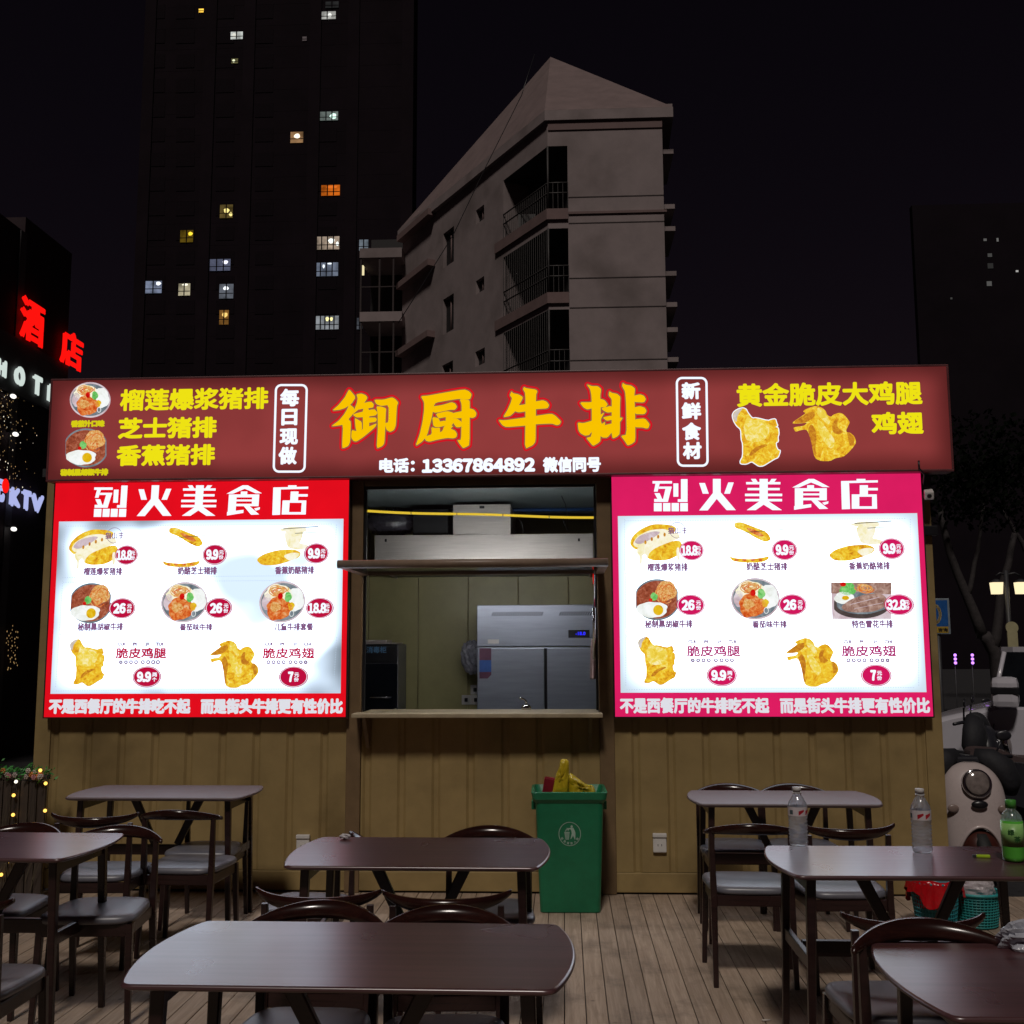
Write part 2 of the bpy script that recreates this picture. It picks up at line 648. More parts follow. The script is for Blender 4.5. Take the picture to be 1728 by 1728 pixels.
# ------------------------------------------------------------------ shared materials
def filmmat(name, col, hi, lo, W_, H_, dist, patch=0.0, seed=0.0, pscale=1.7, p0=.26, p1=.42):
    """film over LED modules: the modules stop short of the box rim, and some are weak"""
    m, nt, out = new_mat(name)
    e = nt.nodes.new('ShaderNodeEmission')
    e.inputs[0].default_value = lin(col)
    nt.links.new(e.outputs[0], out.inputs[0])
    tc = nt.nodes.new('ShaderNodeTexCoord')
    sp = nt.nodes.new('ShaderNodeSeparateXYZ')
    nt.links.new(tc.outputs['Generated'], sp.inputs[0])

    def math_(op, a, b=None):
        q = nt.nodes.new('ShaderNodeMath')
        q.operation = op
        for k, v in enumerate((a, b)):
            if v is None:
                continue
            if hasattr(v, 'is_linked'):
                nt.links.new(v, q.inputs[k])
            else:
                q.inputs[k].default_value = v
        return q.outputs[0]

    def rim(o, size):
        d = math_('MULTIPLY', math_('MINIMUM', o, math_('SUBTRACT', 1.0, o)), size)
        r = nt.nodes.new('ShaderNodeMapRange')
        r.interpolation_type = 'SMOOTHSTEP'
        r.inputs[1].default_value = -dist * .15
        r.inputs[2].default_value = dist
        nt.links.new(d, r.inputs[0])
        return r.outputs[0]
    k = math_('MULTIPLY', rim(sp.outputs[0], W_), rim(sp.outputs[2], H_))
    mp = nt.nodes.new('ShaderNodeMapping')
    mp.inputs['Location'].default_value = (seed, seed * .7, seed * 1.3)
    nt.links.new(tc.outputs['Object'], mp.inputs[0])
    n = nt.nodes.new('ShaderNodeTexNoise')
    n.inputs['Scale'].default_value = pscale
    n.inputs['Detail'].default_value = 1.5
    nt.links.new(mp.outputs[0], n.inputs[0])
    mr = nt.nodes.new('ShaderNodeMapRange')
    mr.interpolation_type = 'SMOOTHSTEP'
    mr.inputs[1].default_value = p0
    mr.inputs[2].default_value = p1
    mr.inputs[3].default_value = 1 - patch
    mr.inputs[4].default_value = 1.0
    nt.links.new(n.outputs[0], mr.inputs[0])
    st = math_('MULTIPLY', math_('ADD', math_('MULTIPLY', k, hi - lo), lo), mr.outputs[0])
    nt.links.new(st, e.inputs[1])
    m.cycles.emission_sampling = 'AUTO'
    return m


M_white_film = filmmat('lit_white_film', srgb(222, 240, 255)[:3], 3.2, .84, 1.9, 1.25, .19, .1, 3.1)
M_white_film2 = filmmat('patchy_white_film', srgb(216, 235, 255)[:3], 3.2, .86, 1.9, 1.25, .17, .66, 1.3, 1.9, .27, .44)
M_maroon = filmmat('lit_maroon_film', (0.300, 0.047, 0.046), .94, .38, 6.1, .7, .17, .12, 2.2, 2.5, .3, .6)
M_red = emat('lit_red_film', (0.76, 0.004, 0.012), 1.0, True, var=0.06, scale=4)
M_pink = emat('lit_rose_film', (0.70, 0.012, 0.115), 1.0, True, var=0.06, scale=4)
M_ywhite = emat('lit_white_letters', srgb(235, 242, 255)[:3], 1.15)
M_slogan = emat('lit_grey_white_letters', srgb(222, 222, 230)[:3], 1.0)
M_yellow = emat('lit_yellow_letters', srgb(238, 226, 20)[:3], 1.0)
M_yellow2 = emat('dim_yellow_letters', srgb(214, 204, 20)[:3], 1.0)
M_gold = emat('lit_gold_letters', srgb(248, 194, 0)[:3], 1.0)
M_outred = emat('lit_red_outline', srgb(208, 20, 34)[:3], 1.0)
M_outbrown = emat('lit_tan_outline', srgb(150, 104, 72)[:3], 0.9)
M_badge = emat('price_badge_crimson', srgb(188, 14, 62)[:3], 1.0)
M_badge2 = emat('price_badge_rose', srgb(208, 22, 92)[:3], 1.0)
M_capt = emat('caption_plum_ink', srgb(132, 88, 128)[:3], 1.0)
M_capt2 = emat('caption_rose_ink', srgb(176, 52, 112)[:3], 1.0)
M_dots = emat('dotted_border_ink', srgb(186, 206, 226)[:3], 1.0)
F_gold = foodmat('fried_crust', [(188, 112, 24), (230, 170, 34), (242, 208, 56), (248, 232, 140)], 30, 1.0)
F_goldd = foodmat('fried_crust_shade', [(168, 92, 34), (206, 134, 34), (228, 176, 50)], 38, .95)
F_goldl = foodmat('fried_crust_light', [(226, 186, 40), (242, 216, 84), (252, 246, 200)], 26, 1.0)
F_cream = foodmat('melted_cheese', [(238, 226, 150), (250, 244, 214), (255, 252, 240)], 18, 1.0)
F_steak = foodmat('steak_slab', [(110, 44, 26), (168, 84, 58), (206, 134, 106)], 32)
F_pale = foodmat('sliced_beef', [(120, 80, 70), (170, 132, 118), (214, 184, 172)], 24)
F_sauce = foodmat('tomato_sauce_steak', [(196, 52, 10), (226, 96, 34), (244, 150, 76), (250, 206, 160)], 34)
F_noodle = foodmat('sauced_noodles', [(206, 92, 34), (240, 178, 96), (252, 226, 176)], 60)
F_white = foodmat('egg_white', [(226, 230, 220), (244, 248, 246), (255, 255, 255)], 14, 1.0)
F_yolk = foodmat('egg_yolk', [(226, 164, 10), (244, 196, 20), (252, 218, 70)], 14)
F_plate = foodmat('iron_plate', [(92, 104, 112), (126, 138, 146), (168, 178, 186)], 12)
F_rim = foodmat('plate_rim', [(196, 170, 176), (226, 206, 214), (244, 234, 240)], 10)
F_green = foodmat('herb_leaf', [(80, 170, 60), (120, 210, 110), (170, 236, 150)], 30)
F_cherry = foodmat('cherry_tomato', [(190, 10, 10), (226, 20, 16), (240, 70, 50)], 20)
F_stick = foodmat('chopstick_ink', [(70, 60, 60), (96, 84, 80)], 10)
F_greyl = foodmat('drumstick_bone', [(190, 180, 160), (226, 214, 206), (240, 236, 234)], 14)

M_wood = woodmat('dark_walnut', (0.014, 0.006, 0.006), (0.034, 0.014, 0.013), 0.30, 1.0, 'X')
M_top = woodmat('walnut_tabletop', (0.048, 0.018, 0.021), (0.120, 0.052, 0.057), 0.28, 0.55, 'X', bump=0.0, rv=.25, spec=.95)
M_top2 = woodmat('worn_walnut_tabletop', (0.060, 0.032, 0.036), (0.095, 0.050, 0.054), 0.62, 0.55, 'X', bump=0.0, rv=.35, spec=1.0, coat=.8)
M_rail = woodmat('polished_walnut', (0.014, 0.0045, 0.004), (0.036, 0.011, 0.008), 0.18, 1.0, 'X', bump=0.004)
M_seat = pmat('grey_seat_leather', (0.135, 0.135, 0.165), 0.42, var=0.15, scale=14, bump=0.0, bscale=160, spec=1.0)
M_deck = deckmat()
M_asphalt = pmat('asphalt', (0.022, 0.021, 0.024), 0.85, var=0.4, scale=20, bump=0.4, bscale=180)
M_olive = pmat('olive_painted_steel', (0.320, 0.228, 0.095), 0.5, var=0.12, scale=5, bump=0.05, bscale=40, dirt=0.6)
M_bronze = pmat('bronze_window_frame', (0.185, 0.120, 0.062), 0.42, var=0.15, scale=7, dirt=0.3)
M_counter = pmat('counter_laminate', (0.40, 0.33, 0.22), 0.4, var=0.15, scale=12, dirt=0.3)
M_steel = pmat('brushed_steel', (0.62, 0.56, 0.54), 0.44, 0.85, var=0.10, scale=4, stretch=(1, 1, 30), dirt=0.3)
M_freezer = pmat('freezer_steel_sheet', (0.30, 0.33, 0.40), 0.38, 0.55, var=0.10, scale=3, stretch=(1, 1, 12))
M_black = pmat('black_plastic', (0.012, 0.012, 0.015), 0.32, var=0.2, scale=20)
M_dark = pmat('dark_matte_metal', (0.03, 0.03, 0.034), 0.5, var=0.2, scale=15)
M_inwall = pmat('olive_inner_panel', (0.40, 0.37, 0.17), 0.4, var=0.1, scale=4, dirt=0.2)
M_ceil = pmat('grey_ceiling_panel', (0.15, 0.18, 0.19), 0.6, var=0.1, scale=4)
M_blue = pmat('blue_conduit', (0.03, 0.09, 0.26), 0.4, var=0.1)
M_whitep = pmat('white_plastic', (0.66, 0.64, 0.62), 0.4, var=0.08, scale=10)
M_glass = glassmat('window_glass', (0.93, 0.96, 0.95))
M_chrome = pmat('chrome', (0.75, 0.75, 0.77), 0.08, 1.0, var=0.05)
M_green = pmat('green_bin_plastic', (0.010, 0.165, 0.075), 0.38, var=0.15, scale=9, bump=0.06, bscale=90, dirt=0.3)
M_greeni = pmat('pale_green_print', (0.36, 0.50, 0.42), 0.6, var=0.12, scale=40)
M_rubber = pmat('black_rubber', (0.012, 0.012, 0.012), 0.7, var=0.3, scale=30)

# ================================================================== the setting
g = MB()
g.add([(-900, -60, -0.12), (900, -60, -0.12), (900, 1500, -0.12), (-900, 1500, -0.12)], [(0, 1, 2, 3)])
tag(g.build('ground', M_asphalt), kind='structure')
dk = MB()
x = -5.2
while x < 3.35:
    w = 0.096
    dk.bbox((x, -9.6, -0.03), (x + w - 0.0038, 0.02 - random.uniform(0, .01), random.uniform(-0.0015, 0.0)), 0.003)
    x += w
tag(dk.build('deck', M_deck), kind='structure')
pv = MB()
pv.box((-40, 2.8, -0.119), (40, 9.0, -0.10))
tag(pv.build('pavement', pmat('grey_paving', (0.03, 0.029, 0.03), 0.75, var=0.3, scale=6, bump=0.2)), kind='structure')

# ================================================================== the kiosk
KX0 = at(57, 1290, 0).x
KX1 = at(1604, 1500, 0).x
KT = 2.80      # roof height
WX0, WX1 = at(612, 1060, 0).x, at(1009, 1060, 0).x        # window opening
WB, WT = at(800, 1201, 0).z, at(800, 819, 0).z
FZ = at(800, 957, -0.02).z                                   # transom rail
PX0, PX1 = at(588, 1060, 0).x, at(1034, 1060, 0).x         # outer sides of the window posts
kiosk = thing('food_kiosk', 'olive painted steel food kiosk with open serving window under the maroon sign', 'kiosk', (0, 0, 0))


def corrug(mb, x0, x1, z0, z1, pitch=0.232, ofs=0.0):
    xs = []
    k = math.floor(x0 / pitch) - 1
    while True:
        c = k * pitch + ofs
        for dx, dy in ((-0.030, 0.0), (-0.013, 0.013), (0.013, 0.013), (0.030, 0.0)):
            xs.append((c + dx, dy))
        k += 1
        if c > x1 + pitch:
            break
    pr = [(x0, 0.0)] + [p for p in xs if x0 < p[0] < x1] + [(x1, 0.0)]
    vs = [(px, py, z0) for px, py in pr] + [(px, py, z1) for px, py in pr]
    n = len(pr)
    mb.add(vs, [(i, i + 1, n + i + 1, n + i) for i in range(n - 1)])


mb = MB()
corrug(mb, KX0 + 0.11, PX0, 0.14, 2.76)
corrug(mb, PX1, KX1 - 0.11, 0.14, 2.76)
corrug(mb, PX0 + .10, PX1 - .10, 0.14, WB - 0.005, ofs=0.06)
mb.build('front_wall', M_olive, kiosk)
mb = MB()
for xx in (KX0, KX1 - 0.11):
    mb2 = MB()
    mb2.bbox((xx, -0.012, 0.0), (xx + 0.11, 0.11, 2.80), 0.005)
    mb2.build('corner_post', M_olive, kiosk)
mb = MB()
mb.bbox((KX0 + 0.113, -0.010, 0.012), (KX1 - 0.113, 0.05, 0.137), 0.006)
mb.build('base_rail', M_olive, kiosk)
mb = MB()
mb.box((KX0 + .002, 0.112, 0.0), (KX0 + 0.05, 2.40, 2.79))
mb.box((KX1 - 0.05, 0.112, 0.0), (KX1 - .002, 2.40, 2.79))
mb.box((KX0 + .052, 2.34, 0.0), (KX1 - .052, 2.398, 2.79))
mb.build('side_and_rear_wall', M_olive, kiosk)
mb = MB()
mb.box((KX0 - .03, -0.03, 2.802), (KX1 + .03, 2.44, 2.86))
mb.build('roof', M_dark, kiosk)
mb = MB()
mb.box((KX0 + .055, 0.055, 2.775), (KX1 - .055, 2.335, 2.798))
mb.build('ceiling', M_ceil, kiosk)
mb = MB()
mb.box((KX0 + .055, 0.055, 0.0), (KX1 - .055, 2.335, 0.02))
mb.build('inner_floor', M_dark, kiosk)
# inner lining behind the front wall, so that light stays in
mb = MB()
mb.box((KX0 + .055, 0.035, 0.022), (PX0 + .012, 0.050, 2.772))
mb.box((PX1 - .012, 0.035, 0.022), (KX1 - .055, 0.050, 2.772))
mb.box((PX0 + .014, 0.035, 0.022), (PX1 - .014, 0.050, WB - 0.012))
mb.build('front_lining', M_inwall, kiosk)
# inner panels with seams
mb = MB()
xp = KX0 + 0.06
while xp < KX1 - 0.3:
    mb.bbox((xp, 2.318, 0.03), (xp + 0.445, 2.338, 2.77), 0.004)
    xp += 0.45
mb.build('inner_panel', M_inwall, kiosk)
# window posts and head
fr = MB()
fr.bbox((PX0, -0.022, 0.0), (WX0, 0.06, 2.78), 0.006)
fr.bbox((WX1, -0.022, 0.0), (PX1, 0.06, 2.78), 0.006)
fr.bbox((WX0 + .001, -0.018, WT), (WX1 - .001, 0.056, 2.779), 0.005)
fr.bbox((WX0 + .001, -0.016, FZ - 0.03), (WX1 - .001, 0.05, FZ + 0.03), 0.005)
frm = fr.build('window_frame', M_bronze, kiosk)
mb = MB()
t = 0.018
for a, b in (((WX0 + .002, 0.0, FZ + .032), (WX0 + t, 0.03, WT - .002)), ((WX1 - t, 0.0, FZ + .032), (WX1 - .002, 0.03, WT - .002)),
             ((WX0 + t + .001, 0.0, WT - t), (WX1 - t - .001, 0.03, WT - .002)), ((WX0 + .002, 0.0, WB + .01), (WX0 + t, 0.03, FZ - .032)),
             ((WX1 - t, 0.0, WB + .01), (WX1 - .002, 0.03, FZ - .032))):
    mb.box(a, b)
mb.build('gasket', M_black, frm)
mb = MB()
mb.box((WX0 + t + .001, 0.010, FZ + .033), (WX1 - t - .001, 0.014, WT - t - .001))
mb.build('transom_pane', M_glass, frm)
# counter
mb = MB()
cx0, cx1 = at(593, 1200, -0.2).x, at(1017, 1200, -0.2).x
mb.bbox((cx0, -0.21, WB - 0.028), (cx1, -0.023, WB), 0.006)
mb.bbox((WX0 + .004, -0.0225, WB - 0.027), (WX1 - .004, 0.32, WB - .001), 0.003)
cnt = mb.build('counter', M_counter, kiosk)
mb = MB()
for xx in (cx0 + .08, cx1 - .08):
    mb.prism([(-0.0225, WB - .03), (-0.19, WB - .03), (-0.0225, WB - .24)], xx - .012, xx + .012,
             M=Matrix(((0, 0, 1, 0), (1, 0, 0, 0), (0, 1, 0, 0), (0, 0, 0, 1))))
mb.build('bracket', M_bronze, cnt)
# flip-up sash, held out level above the opening
sx0, sx1 = at(571, 950, -0.78).x, at(1026, 950, -0.78).x
sz = at(800, 951, -0.78).z
sash = MB()
ra, rb = Vector((0, -0.80, sz)), Vector((0, -0.03, FZ - 0.035))
Ms = lambda xa, xb, ya, yb, h: None
sl = (rb.z - ra.z) / (rb.y - ra.y)
def sash_box(m, xa, xb, ya, yb, h0, h1, r=0.006):
    vs = []
    for zz in (h0, h1):
        for xx, yy in ((xa, ya), (xb, ya), (xb, yb), (xa, yb)):
            vs.append((xx, yy, ra.z + (yy - ra.y) * sl + zz))
    m.add(vs, [(0, 3, 2, 1), (4, 5, 6, 7), (0, 1, 5, 4), (1, 2, 6, 5), (2, 3, 7, 6), (3, 0, 4, 7)])
M_sash = pmat('worn_bronze_sash', (0.23, 0.165, 0.12), 0.4, var=0.2, scale=7, dirt=0.3)
sash.tube([(sx0, -0.80, sz), (sx1, -0.80, sz)], 0.026, 12)
sash_box(sash, sx0, sx0 + .055, -0.775, -0.03, -0.02, 0.02)
sash_box(sash, sx1 - .055, sx1, -0.775, -0.03, -0.02, 0.02)
sash_box(sash, sx0 + .056, sx1 - .056, -0.085, -0.03, -0.018, 0.018)
so_ = sash.build('flap_sash', M_sash, kiosk)
mb = MB()
sash_box(mb, sx0 + .057, sx1 - .057, -0.774, -0.087, -0.004, 0.004)
mb.build('flap_pane', pmat('dark_tinted_glass', (0.02, 0.022, 0.025), 0.12), so_)
mb = MB()
s0, s1 = Vector((WX1 - .03, -0.05, at(1003, 1112, 0).z)), Vector((WX1 - .03, -0.36, sz + .02))
mb.tube([s0, s0 + (s1 - s0) * .55], 0.010, 10)
mb.tube([s0 + (s1 - s0) * .55, s1], 0.005, 8)
mb.build('gas_strut', M_chrome, so_)

# added lamp, hidden behind the transom rail to brighten the kiosk inside
lt = thing('added_tube_light', 'unseen added white tube lamp behind the transom rail inside the kiosk', 'lamp', ((WX0 + WX1) / 2, 0.085, FZ + .004))
mb = MB()
mb.bbox((-0.62, -0.034, -0.012), (0.62, -0.016, 0.012), 0.003)
mb.build('housing', M_whitep, lt)
mb = MB()
mb.tube([(-0.6, 0, 0), (0.6, 0, 0)], 0.010, 12)
mb.build('tube', emat('cool_tube_glow', (0.97, 0.96, 0.97), 92.0, True), lt)

# ------------------------------------------------------------------ inside the kiosk
# range hood
hx0, hx1 = at(632, 920, 1.2).x, at(1001, 920, 1.2).x
hz1, hz0 = at(800, 902, 1.2).z, at(800, 960, 1.2).z - .01
hood = thing('range_hood', 'stainless steel range hood with a boxed duct behind the transom glass', 'range hood', (0, 0, 0))
mb = MB()
mb.bbox((hx0, 1.2, hz0), (hx1, 1.215, hz1), 0.003)
mb.box((hx0 + .001, 1.216, hz0 + .01), (hx0 + .015, 2.31, hz1 - .001))
mb.box((hx1 - .015, 1.216, hz0 + .01), (hx1 - .001, 2.31, hz1 - .001))
mb.box((hx0 + .016, 1.216, hz1 - .016), (hx1 - .016, 2.31, hz1 - .002))
mb.build('canopy', M_steel, hood)
mb = MB()
mb.box((hx0 + .016, 1.217, hz0 + .02), (hx1 - .016, 2.31, hz0 + .035))
mb.build('grease_filter', M_black, hood)
mb = MB()
dx0, dx1 = at(765, 880, 1.25).x, at(862, 880, 1.25).x
mb.bbox((dx0, 1.222, hz1 + .001), (dx1, 2.2, at(812, 851, 1.22).z), 0.003)
mb.build('duct_box', M_steel, hood)
mb = MB()
for px, py in ((651, 912), (977, 911)):
    p = at(px, py, 1.198)
    mb.bbox((p.x - .008, 1.192, p.z - .012), (p.x + .008, 1.1995, p.z + .012), 0.002)
p = at(813, 855, 1.2)
mb.bbox((p.x - .02, 1.214, p.z - .012), (p.x + .02, 1.2212, p.z + .008), 0.002)
mb.build('mounting_slot', M_black, hood)

# flexible foil duct / plastic bundle left of the duct box
bm = bmesh.new()
bmesh.ops.create_uvsphere(bm, u_segments=40, v_segments=24, radius=1)
rr = random.Random(3)
pc = at(659, 884, 1.5)
for v in bm.verts:
    d = v.co.copy()
    k = 1 + 0.10 * math.sin(d.x * 22 + d.z * 4) + rr.uniform(-.07, .07)
    v.co = Vector((d.x * 0.225 * (1 + .1 * d.z), d.y * 0.16 * k, d.z * 0.115 * k))
me = bpy.data.meshes.new('plastic_bundle')
bm.to_mesh(me)
bm.free()
me.materials.append(pmat('crinkled_dark_film', (0.05, 0.045, 0.06), 0.16, var=0.4, scale=30, bump=0.9, bscale=22, spec=0.9))
o = bpy.data.objects.new('plastic_bundle', me)
COL.objects.link(o)
o.location = pc
tag(o, 'crinkled dark plastic bundle lying on the hood left of the black box', 'plastic bundle')
for p_ in me.polygons:
    p_.use_smooth = True
mb = MB()
a, b = at(704, 866, 1.55), at(764, 904, 1.55)
mb.bbox((a.x, 1.3, hz1 + .002), (b.x - .012, 1.8, a.z), 0.006)
mb.bbox((a.x + .01, 1.292, hz1 + .02), (b.x - .02, 1.2995, a.z - .015), 0.002)
o = mb.build('fan_box', M_black)
tag(o, 'black fan box on the hood between plastic bundle and steel duct', 'fan')

# blue conduit along the ceiling with clips
mb = MB()
a, b = at(617, 841, 1.7), at(1006, 836, 1.7)
mb.tube([(a.x - .5, 1.7, 2.757), (b.x + .5, 1.7, 2.757)], 0.016, 10)
mb.build('conduit', M_blue, kiosk)
# yellow light strip across the transom
A, B = at(617, 862, 0.10), at(1005, 873, 0.10)
strip = thing('light_strip', 'thin lit yellow light strip strung across the transom window', 'light strip', (0, 0, 0))
mb = MB()
N = 60
pts = []
for i in range(N + 1):
    s = i / N
    p = A.lerp(B, s)
    pts.append((p.x, 0.10, p.z - 0.004 * math.sin(s * 9) - 0.006 * math.sin(s * math.pi)))
mb.tube(pts, 0.0085, 8)
mb.build('tube', emat('yellow_strip_glow', (0.95, 0.62, 0.05), 0.95, True), strip)
mb = MB()
for i in (12, 24, 36, 48):
    q = Vector(pts[i])
    mb.tube([q - Vector((.003, 0, 0)), q + Vector((.003, 0, 0))], 0.0095, 8)
mb.build('joint', M_black, strip)

# thin wires hanging behind the transom
wires = MB()
for px0, py0, px1, py1, sg in ((942, 825, 958, 878, .02), (950, 870, 958, 895, -.01), (868, 866, 884, 900, .02)):
    a, b = at(px0, py0, 1.0), at(px1, py1, 1.0)
    wires.tube([a, a.lerp(b, .5) + Vector((sg, 0, 0)), b], 0.003, 6)
tag(wires.build('hanging_wire', M_black), 'thin dark wires dangling behind the transom glass above the hood', 'wire')

# upright freezer
fx0, fx1 = at(805, 1100, 1.45).x, at(805, 1100, 1.45).x + 1.22
fzt, fzm = at(850, 1021, 1.45).z, at(850, 1091, 1.45).z
frz = thing('upright_freezer', 'tall steel four door freezer with blue display inside the kiosk', 'freezer', (0, 0, 0))
mb = MB()
mb.bbox((fx0, 1.45, 0.02), (fx1, 2.2, fzm - .006), 0.006)
mb.build('cabinet', M_freezer, frz)
mb = MB()
mb.bbox((fx0, 1.435, fzm), (fx1, 2.2, fzt), 0.006)
mb.build('machine_cover', M_freezer, frz)
xm = at(921, 1150, 1.42).x
for a, b in ((fx0 + .006, xm - .012), (xm + .012, fx1 - .006)):
    for z0, z1 in ((0.95, fzm - .014), (0.12, 0.935)):
        mb = MB()
        mb.bbox((a, 1.415, z0), (b, 1.449, z1), 0.006)
        mb.build('door', M_freezer, frz)
mb = MB()
mb.box((xm - .0115, 1.44, .13), (xm + .0115, 1.4488, fzm - .016))
mb.build('door_gasket', M_black, frz)
mb = MB()
for px0, px1 in ((829, 918), (943, 1010)):
    xa, xb = at(px0, 1036, 1.434).x, at(px1, 1036, 1.434).x
    zc = at(870, 1036, 1.434).z
    xx = xa
    while xx < xb - .02:
        mb.add([(xx, 1.4335, zc - .016), (xx + .010, 1.4335, zc - .016), (xx + .026, 1.4335, zc + .016), (xx + .016, 1.4335, zc + .016)], [(0, 1, 2, 3)])
        xx += 0.019
mb.build('vent_grille', M_black, frz)
mb = MB()
a, b = at(959, 1063, 1.43), at(995, 1076, 1.43)
mb.bbox((a.x, 1.428, b.z), (b.x, 1.4345, a.z), 0.002)
dsp = mb.build('display', M_black, frz)
mb = MB()
F_ = lambda X, Z, d: (X, 1.4275 - d, Z)
text_on(mb, '-18.0', at(971, 1070, 1.43).x, at(988, 1070, 1.43).x, at(980, 1072, 1.43).z, at(980, 1066, 1.43).z, 0.0006, F_, 0.0012)
mb.build('digits', emat('blue_digits', (0.03, 0.03, 1.0), 1.2), dsp)
mb = MB()
a, b = at(809, 1094, 1.41), at(829, 1145, 1.41)
mb.add([(a.x, 1.4135, a.z), (b.x, 1.4135, a.z), (b.x, 1.4135, b.z + .03), (b.x - .03, 1.4135, b.z), (a.x, 1.4135, b.z)], [(0, 4, 3, 2, 1)])
a2, b2 = at(809, 1114, 1.41), at(829, 1134, 1.41)
mb.add([(a2.x, 1.4125, a2.z), (b2.x, 1.4125, a2.z), (b2.x, 1.4125, b2.z), (a2.x, 1.4125, b2.z)], [(0, 3, 2, 1)], 1)
mb.build('energy_label', [pmat('maroon_label', (0.11, 0.035, 0.075), 0.4), pmat('blue_label', (0.03, 0.10, 0.35), 0.4)], frz)
mb = MB()
a, b = at(823, 1079, 1.43), at(842, 1086, 1.43)
mb.add([(a.x, 1.4330, a.z), (b.x, 1.4330, a.z), (b.x, 1.4330, b.z), (a.x, 1.4330, b.z)], [(0, 3, 2, 1)])
mb.build('name_plate', M_whitep, frz)

# sterilising cabinet
sxr = at(672, 1140, 1.6).x
szt = at(640, 1087, 1.6).z
cab = thing('disinfection_cabinet', 'black countertop disinfection cabinet with glass door left inside the window', 'cabinet', (0, 0, 0))
mb = MB()
mb.bbox((sxr - .62, 1.60, .86), (sxr, 2.05, szt), 0.008)
mb.build('body', pmat('grey_steel_case', (0.20, 0.20, 0.21), 0.4, 0.3), cab)
mb = MB()
mb.bbox((sxr - .615, 1.585, szt - .155), (sxr - .005, 1.599, szt - .005), 0.004)
mb.build('control_panel', M_black, cab)
mb = MB()
mb.bbox((sxr - .615, 1.585, .87), (sxr - .005, 1.599, szt - .162), 0.004)
mb.build('glass_door', pmat('black_door_glass', (0.006, 0.007, 0.012), 0.10), cab)
mb = MB()
F_ = lambda X, Z, d: (X, 1.5845 - d, Z)
text_on(mb, '消毒柜', at(618, 1099, 1.58).x, at(652, 1099, 1.58).x, at(630, 1102, 1.58).z, at(630, 1091, 1.58).z, 0.0006, F_, 0.001)
mb.build('lettering', pmat('pale_blue_print', (0.10, 0.24, 0.42), 0.5), cab)
mb = MB()
a, b = at(624, 1177, 1.57), at(660, 1177, 1.57)
mb.tube([(a.x, 1.57, a.z), (b.x, 1.57, a.z)], 0.006, 8)
mb.build('door_handle', M_chrome, cab)
mb = MB()
mb.bbox((sxr - .63, 1.58, szt + .001), (sxr - .02, 1.98, szt + .012), .003)
mb.bbox((sxr - .4, 1.62, szt + .0125), (sxr - .1, 1.9, szt + .035), .01)
tag(mb.build('tray', M_steel), 'flat steel tray lying on the black disinfection cabinet', 'tray')
mb = MB()
mb.bbox((KX0 + .3, 1.45, .80), (sxr + .25, 2.31, .855), 0.004)
for xx in (KX0 + .34, sxr + .17):
    mb.box((xx, 1.5, .02), (xx + .05, 1.55, .799))
    mb.box((xx, 2.2, .02), (xx + .05, 2.25, .799))
tag(mb.build('work_table', M_steel), 'steel work table under the disinfection cabinet inside the kiosk', 'table')

# plastic bag of cups beside the freezer, sockets on the back wall
bm = bmesh.new()
bmesh.ops.create_icosphere(bm, subdivisions=4, radius=1)
rr = random.Random(9)
pc = at(797, 1105, 2.0)
for v in bm.verts:
    d = v.co
    k = 1 + .12 * math.sin(d.z * 7 + d.x * 9) * math.sin(d.y * 8) + rr.uniform(-.03, .03)
    v.co = Vector((d.x * .095 * k, d.y * .08 * k, d.z * .16 * k * (1 - .25 * max(0, d.z))))
me = bpy.data.meshes.new('plastic_bag')
bm.to_mesh(me)
bm.free()
me.materials.append(pmat('milky_bag', (0.30, 0.30, 0.36), 0.22, var=0.35, scale=25, bump=.5, bscale=30))
o = bpy.data.objects.new('plastic_bag', me)
COL.objects.link(o)
o.location = pc
tag(o, 'milky plastic bag hanging on the back wall left of the freezer', 'bag')
for px, py, lb in ((787, 1181, 'white wall socket low on the kiosk back wall, leftmost with plug'),
                   (803, 1181, 'white wall socket with plug touching the freezer edge'),
                   (802, 1164, 'white wall socket above the other two beside the freezer')):
    p = at(px, py, 2.31)
    sk = thing('wall_socket', lb, 'socket', (p.x, 2.317, p.z), 0, 'sockets inside the kiosk')
    mb = MB()
    mb.bbox((-.042, -.010, -.042), (.042, 0, .042), .004)
    mb.build('cover_plate', M_whitep, sk)
    mb = MB()
    mb.bbox((-.014, -.045, -.016), (.014, -.0105, .018), .005)
    mb.build('plug', M_black, sk)
# faucet at the counter
p = fl(886, 1197, WB)
fc = thing('faucet', 'chrome tap arching up behind the serving counter', 'faucet', (at(888, 1200, 0.25).x, 0.27, WB - .001))
mb = MB()
mb.lathe([(.033, 0), (.036, .012), (.028, .03), (.012, .038)], 20)
mb.build('base', M_chrome, fc)
mb = MB()
mb.tube([(0, 0, .03), (0, 0, .055), (-.012, 0, .068), (-.032, 0, .076), (-.05, 0, .082)], [.007, .007, .007, .008, .006], 10)
mb.build('spout', M_chrome, fc)
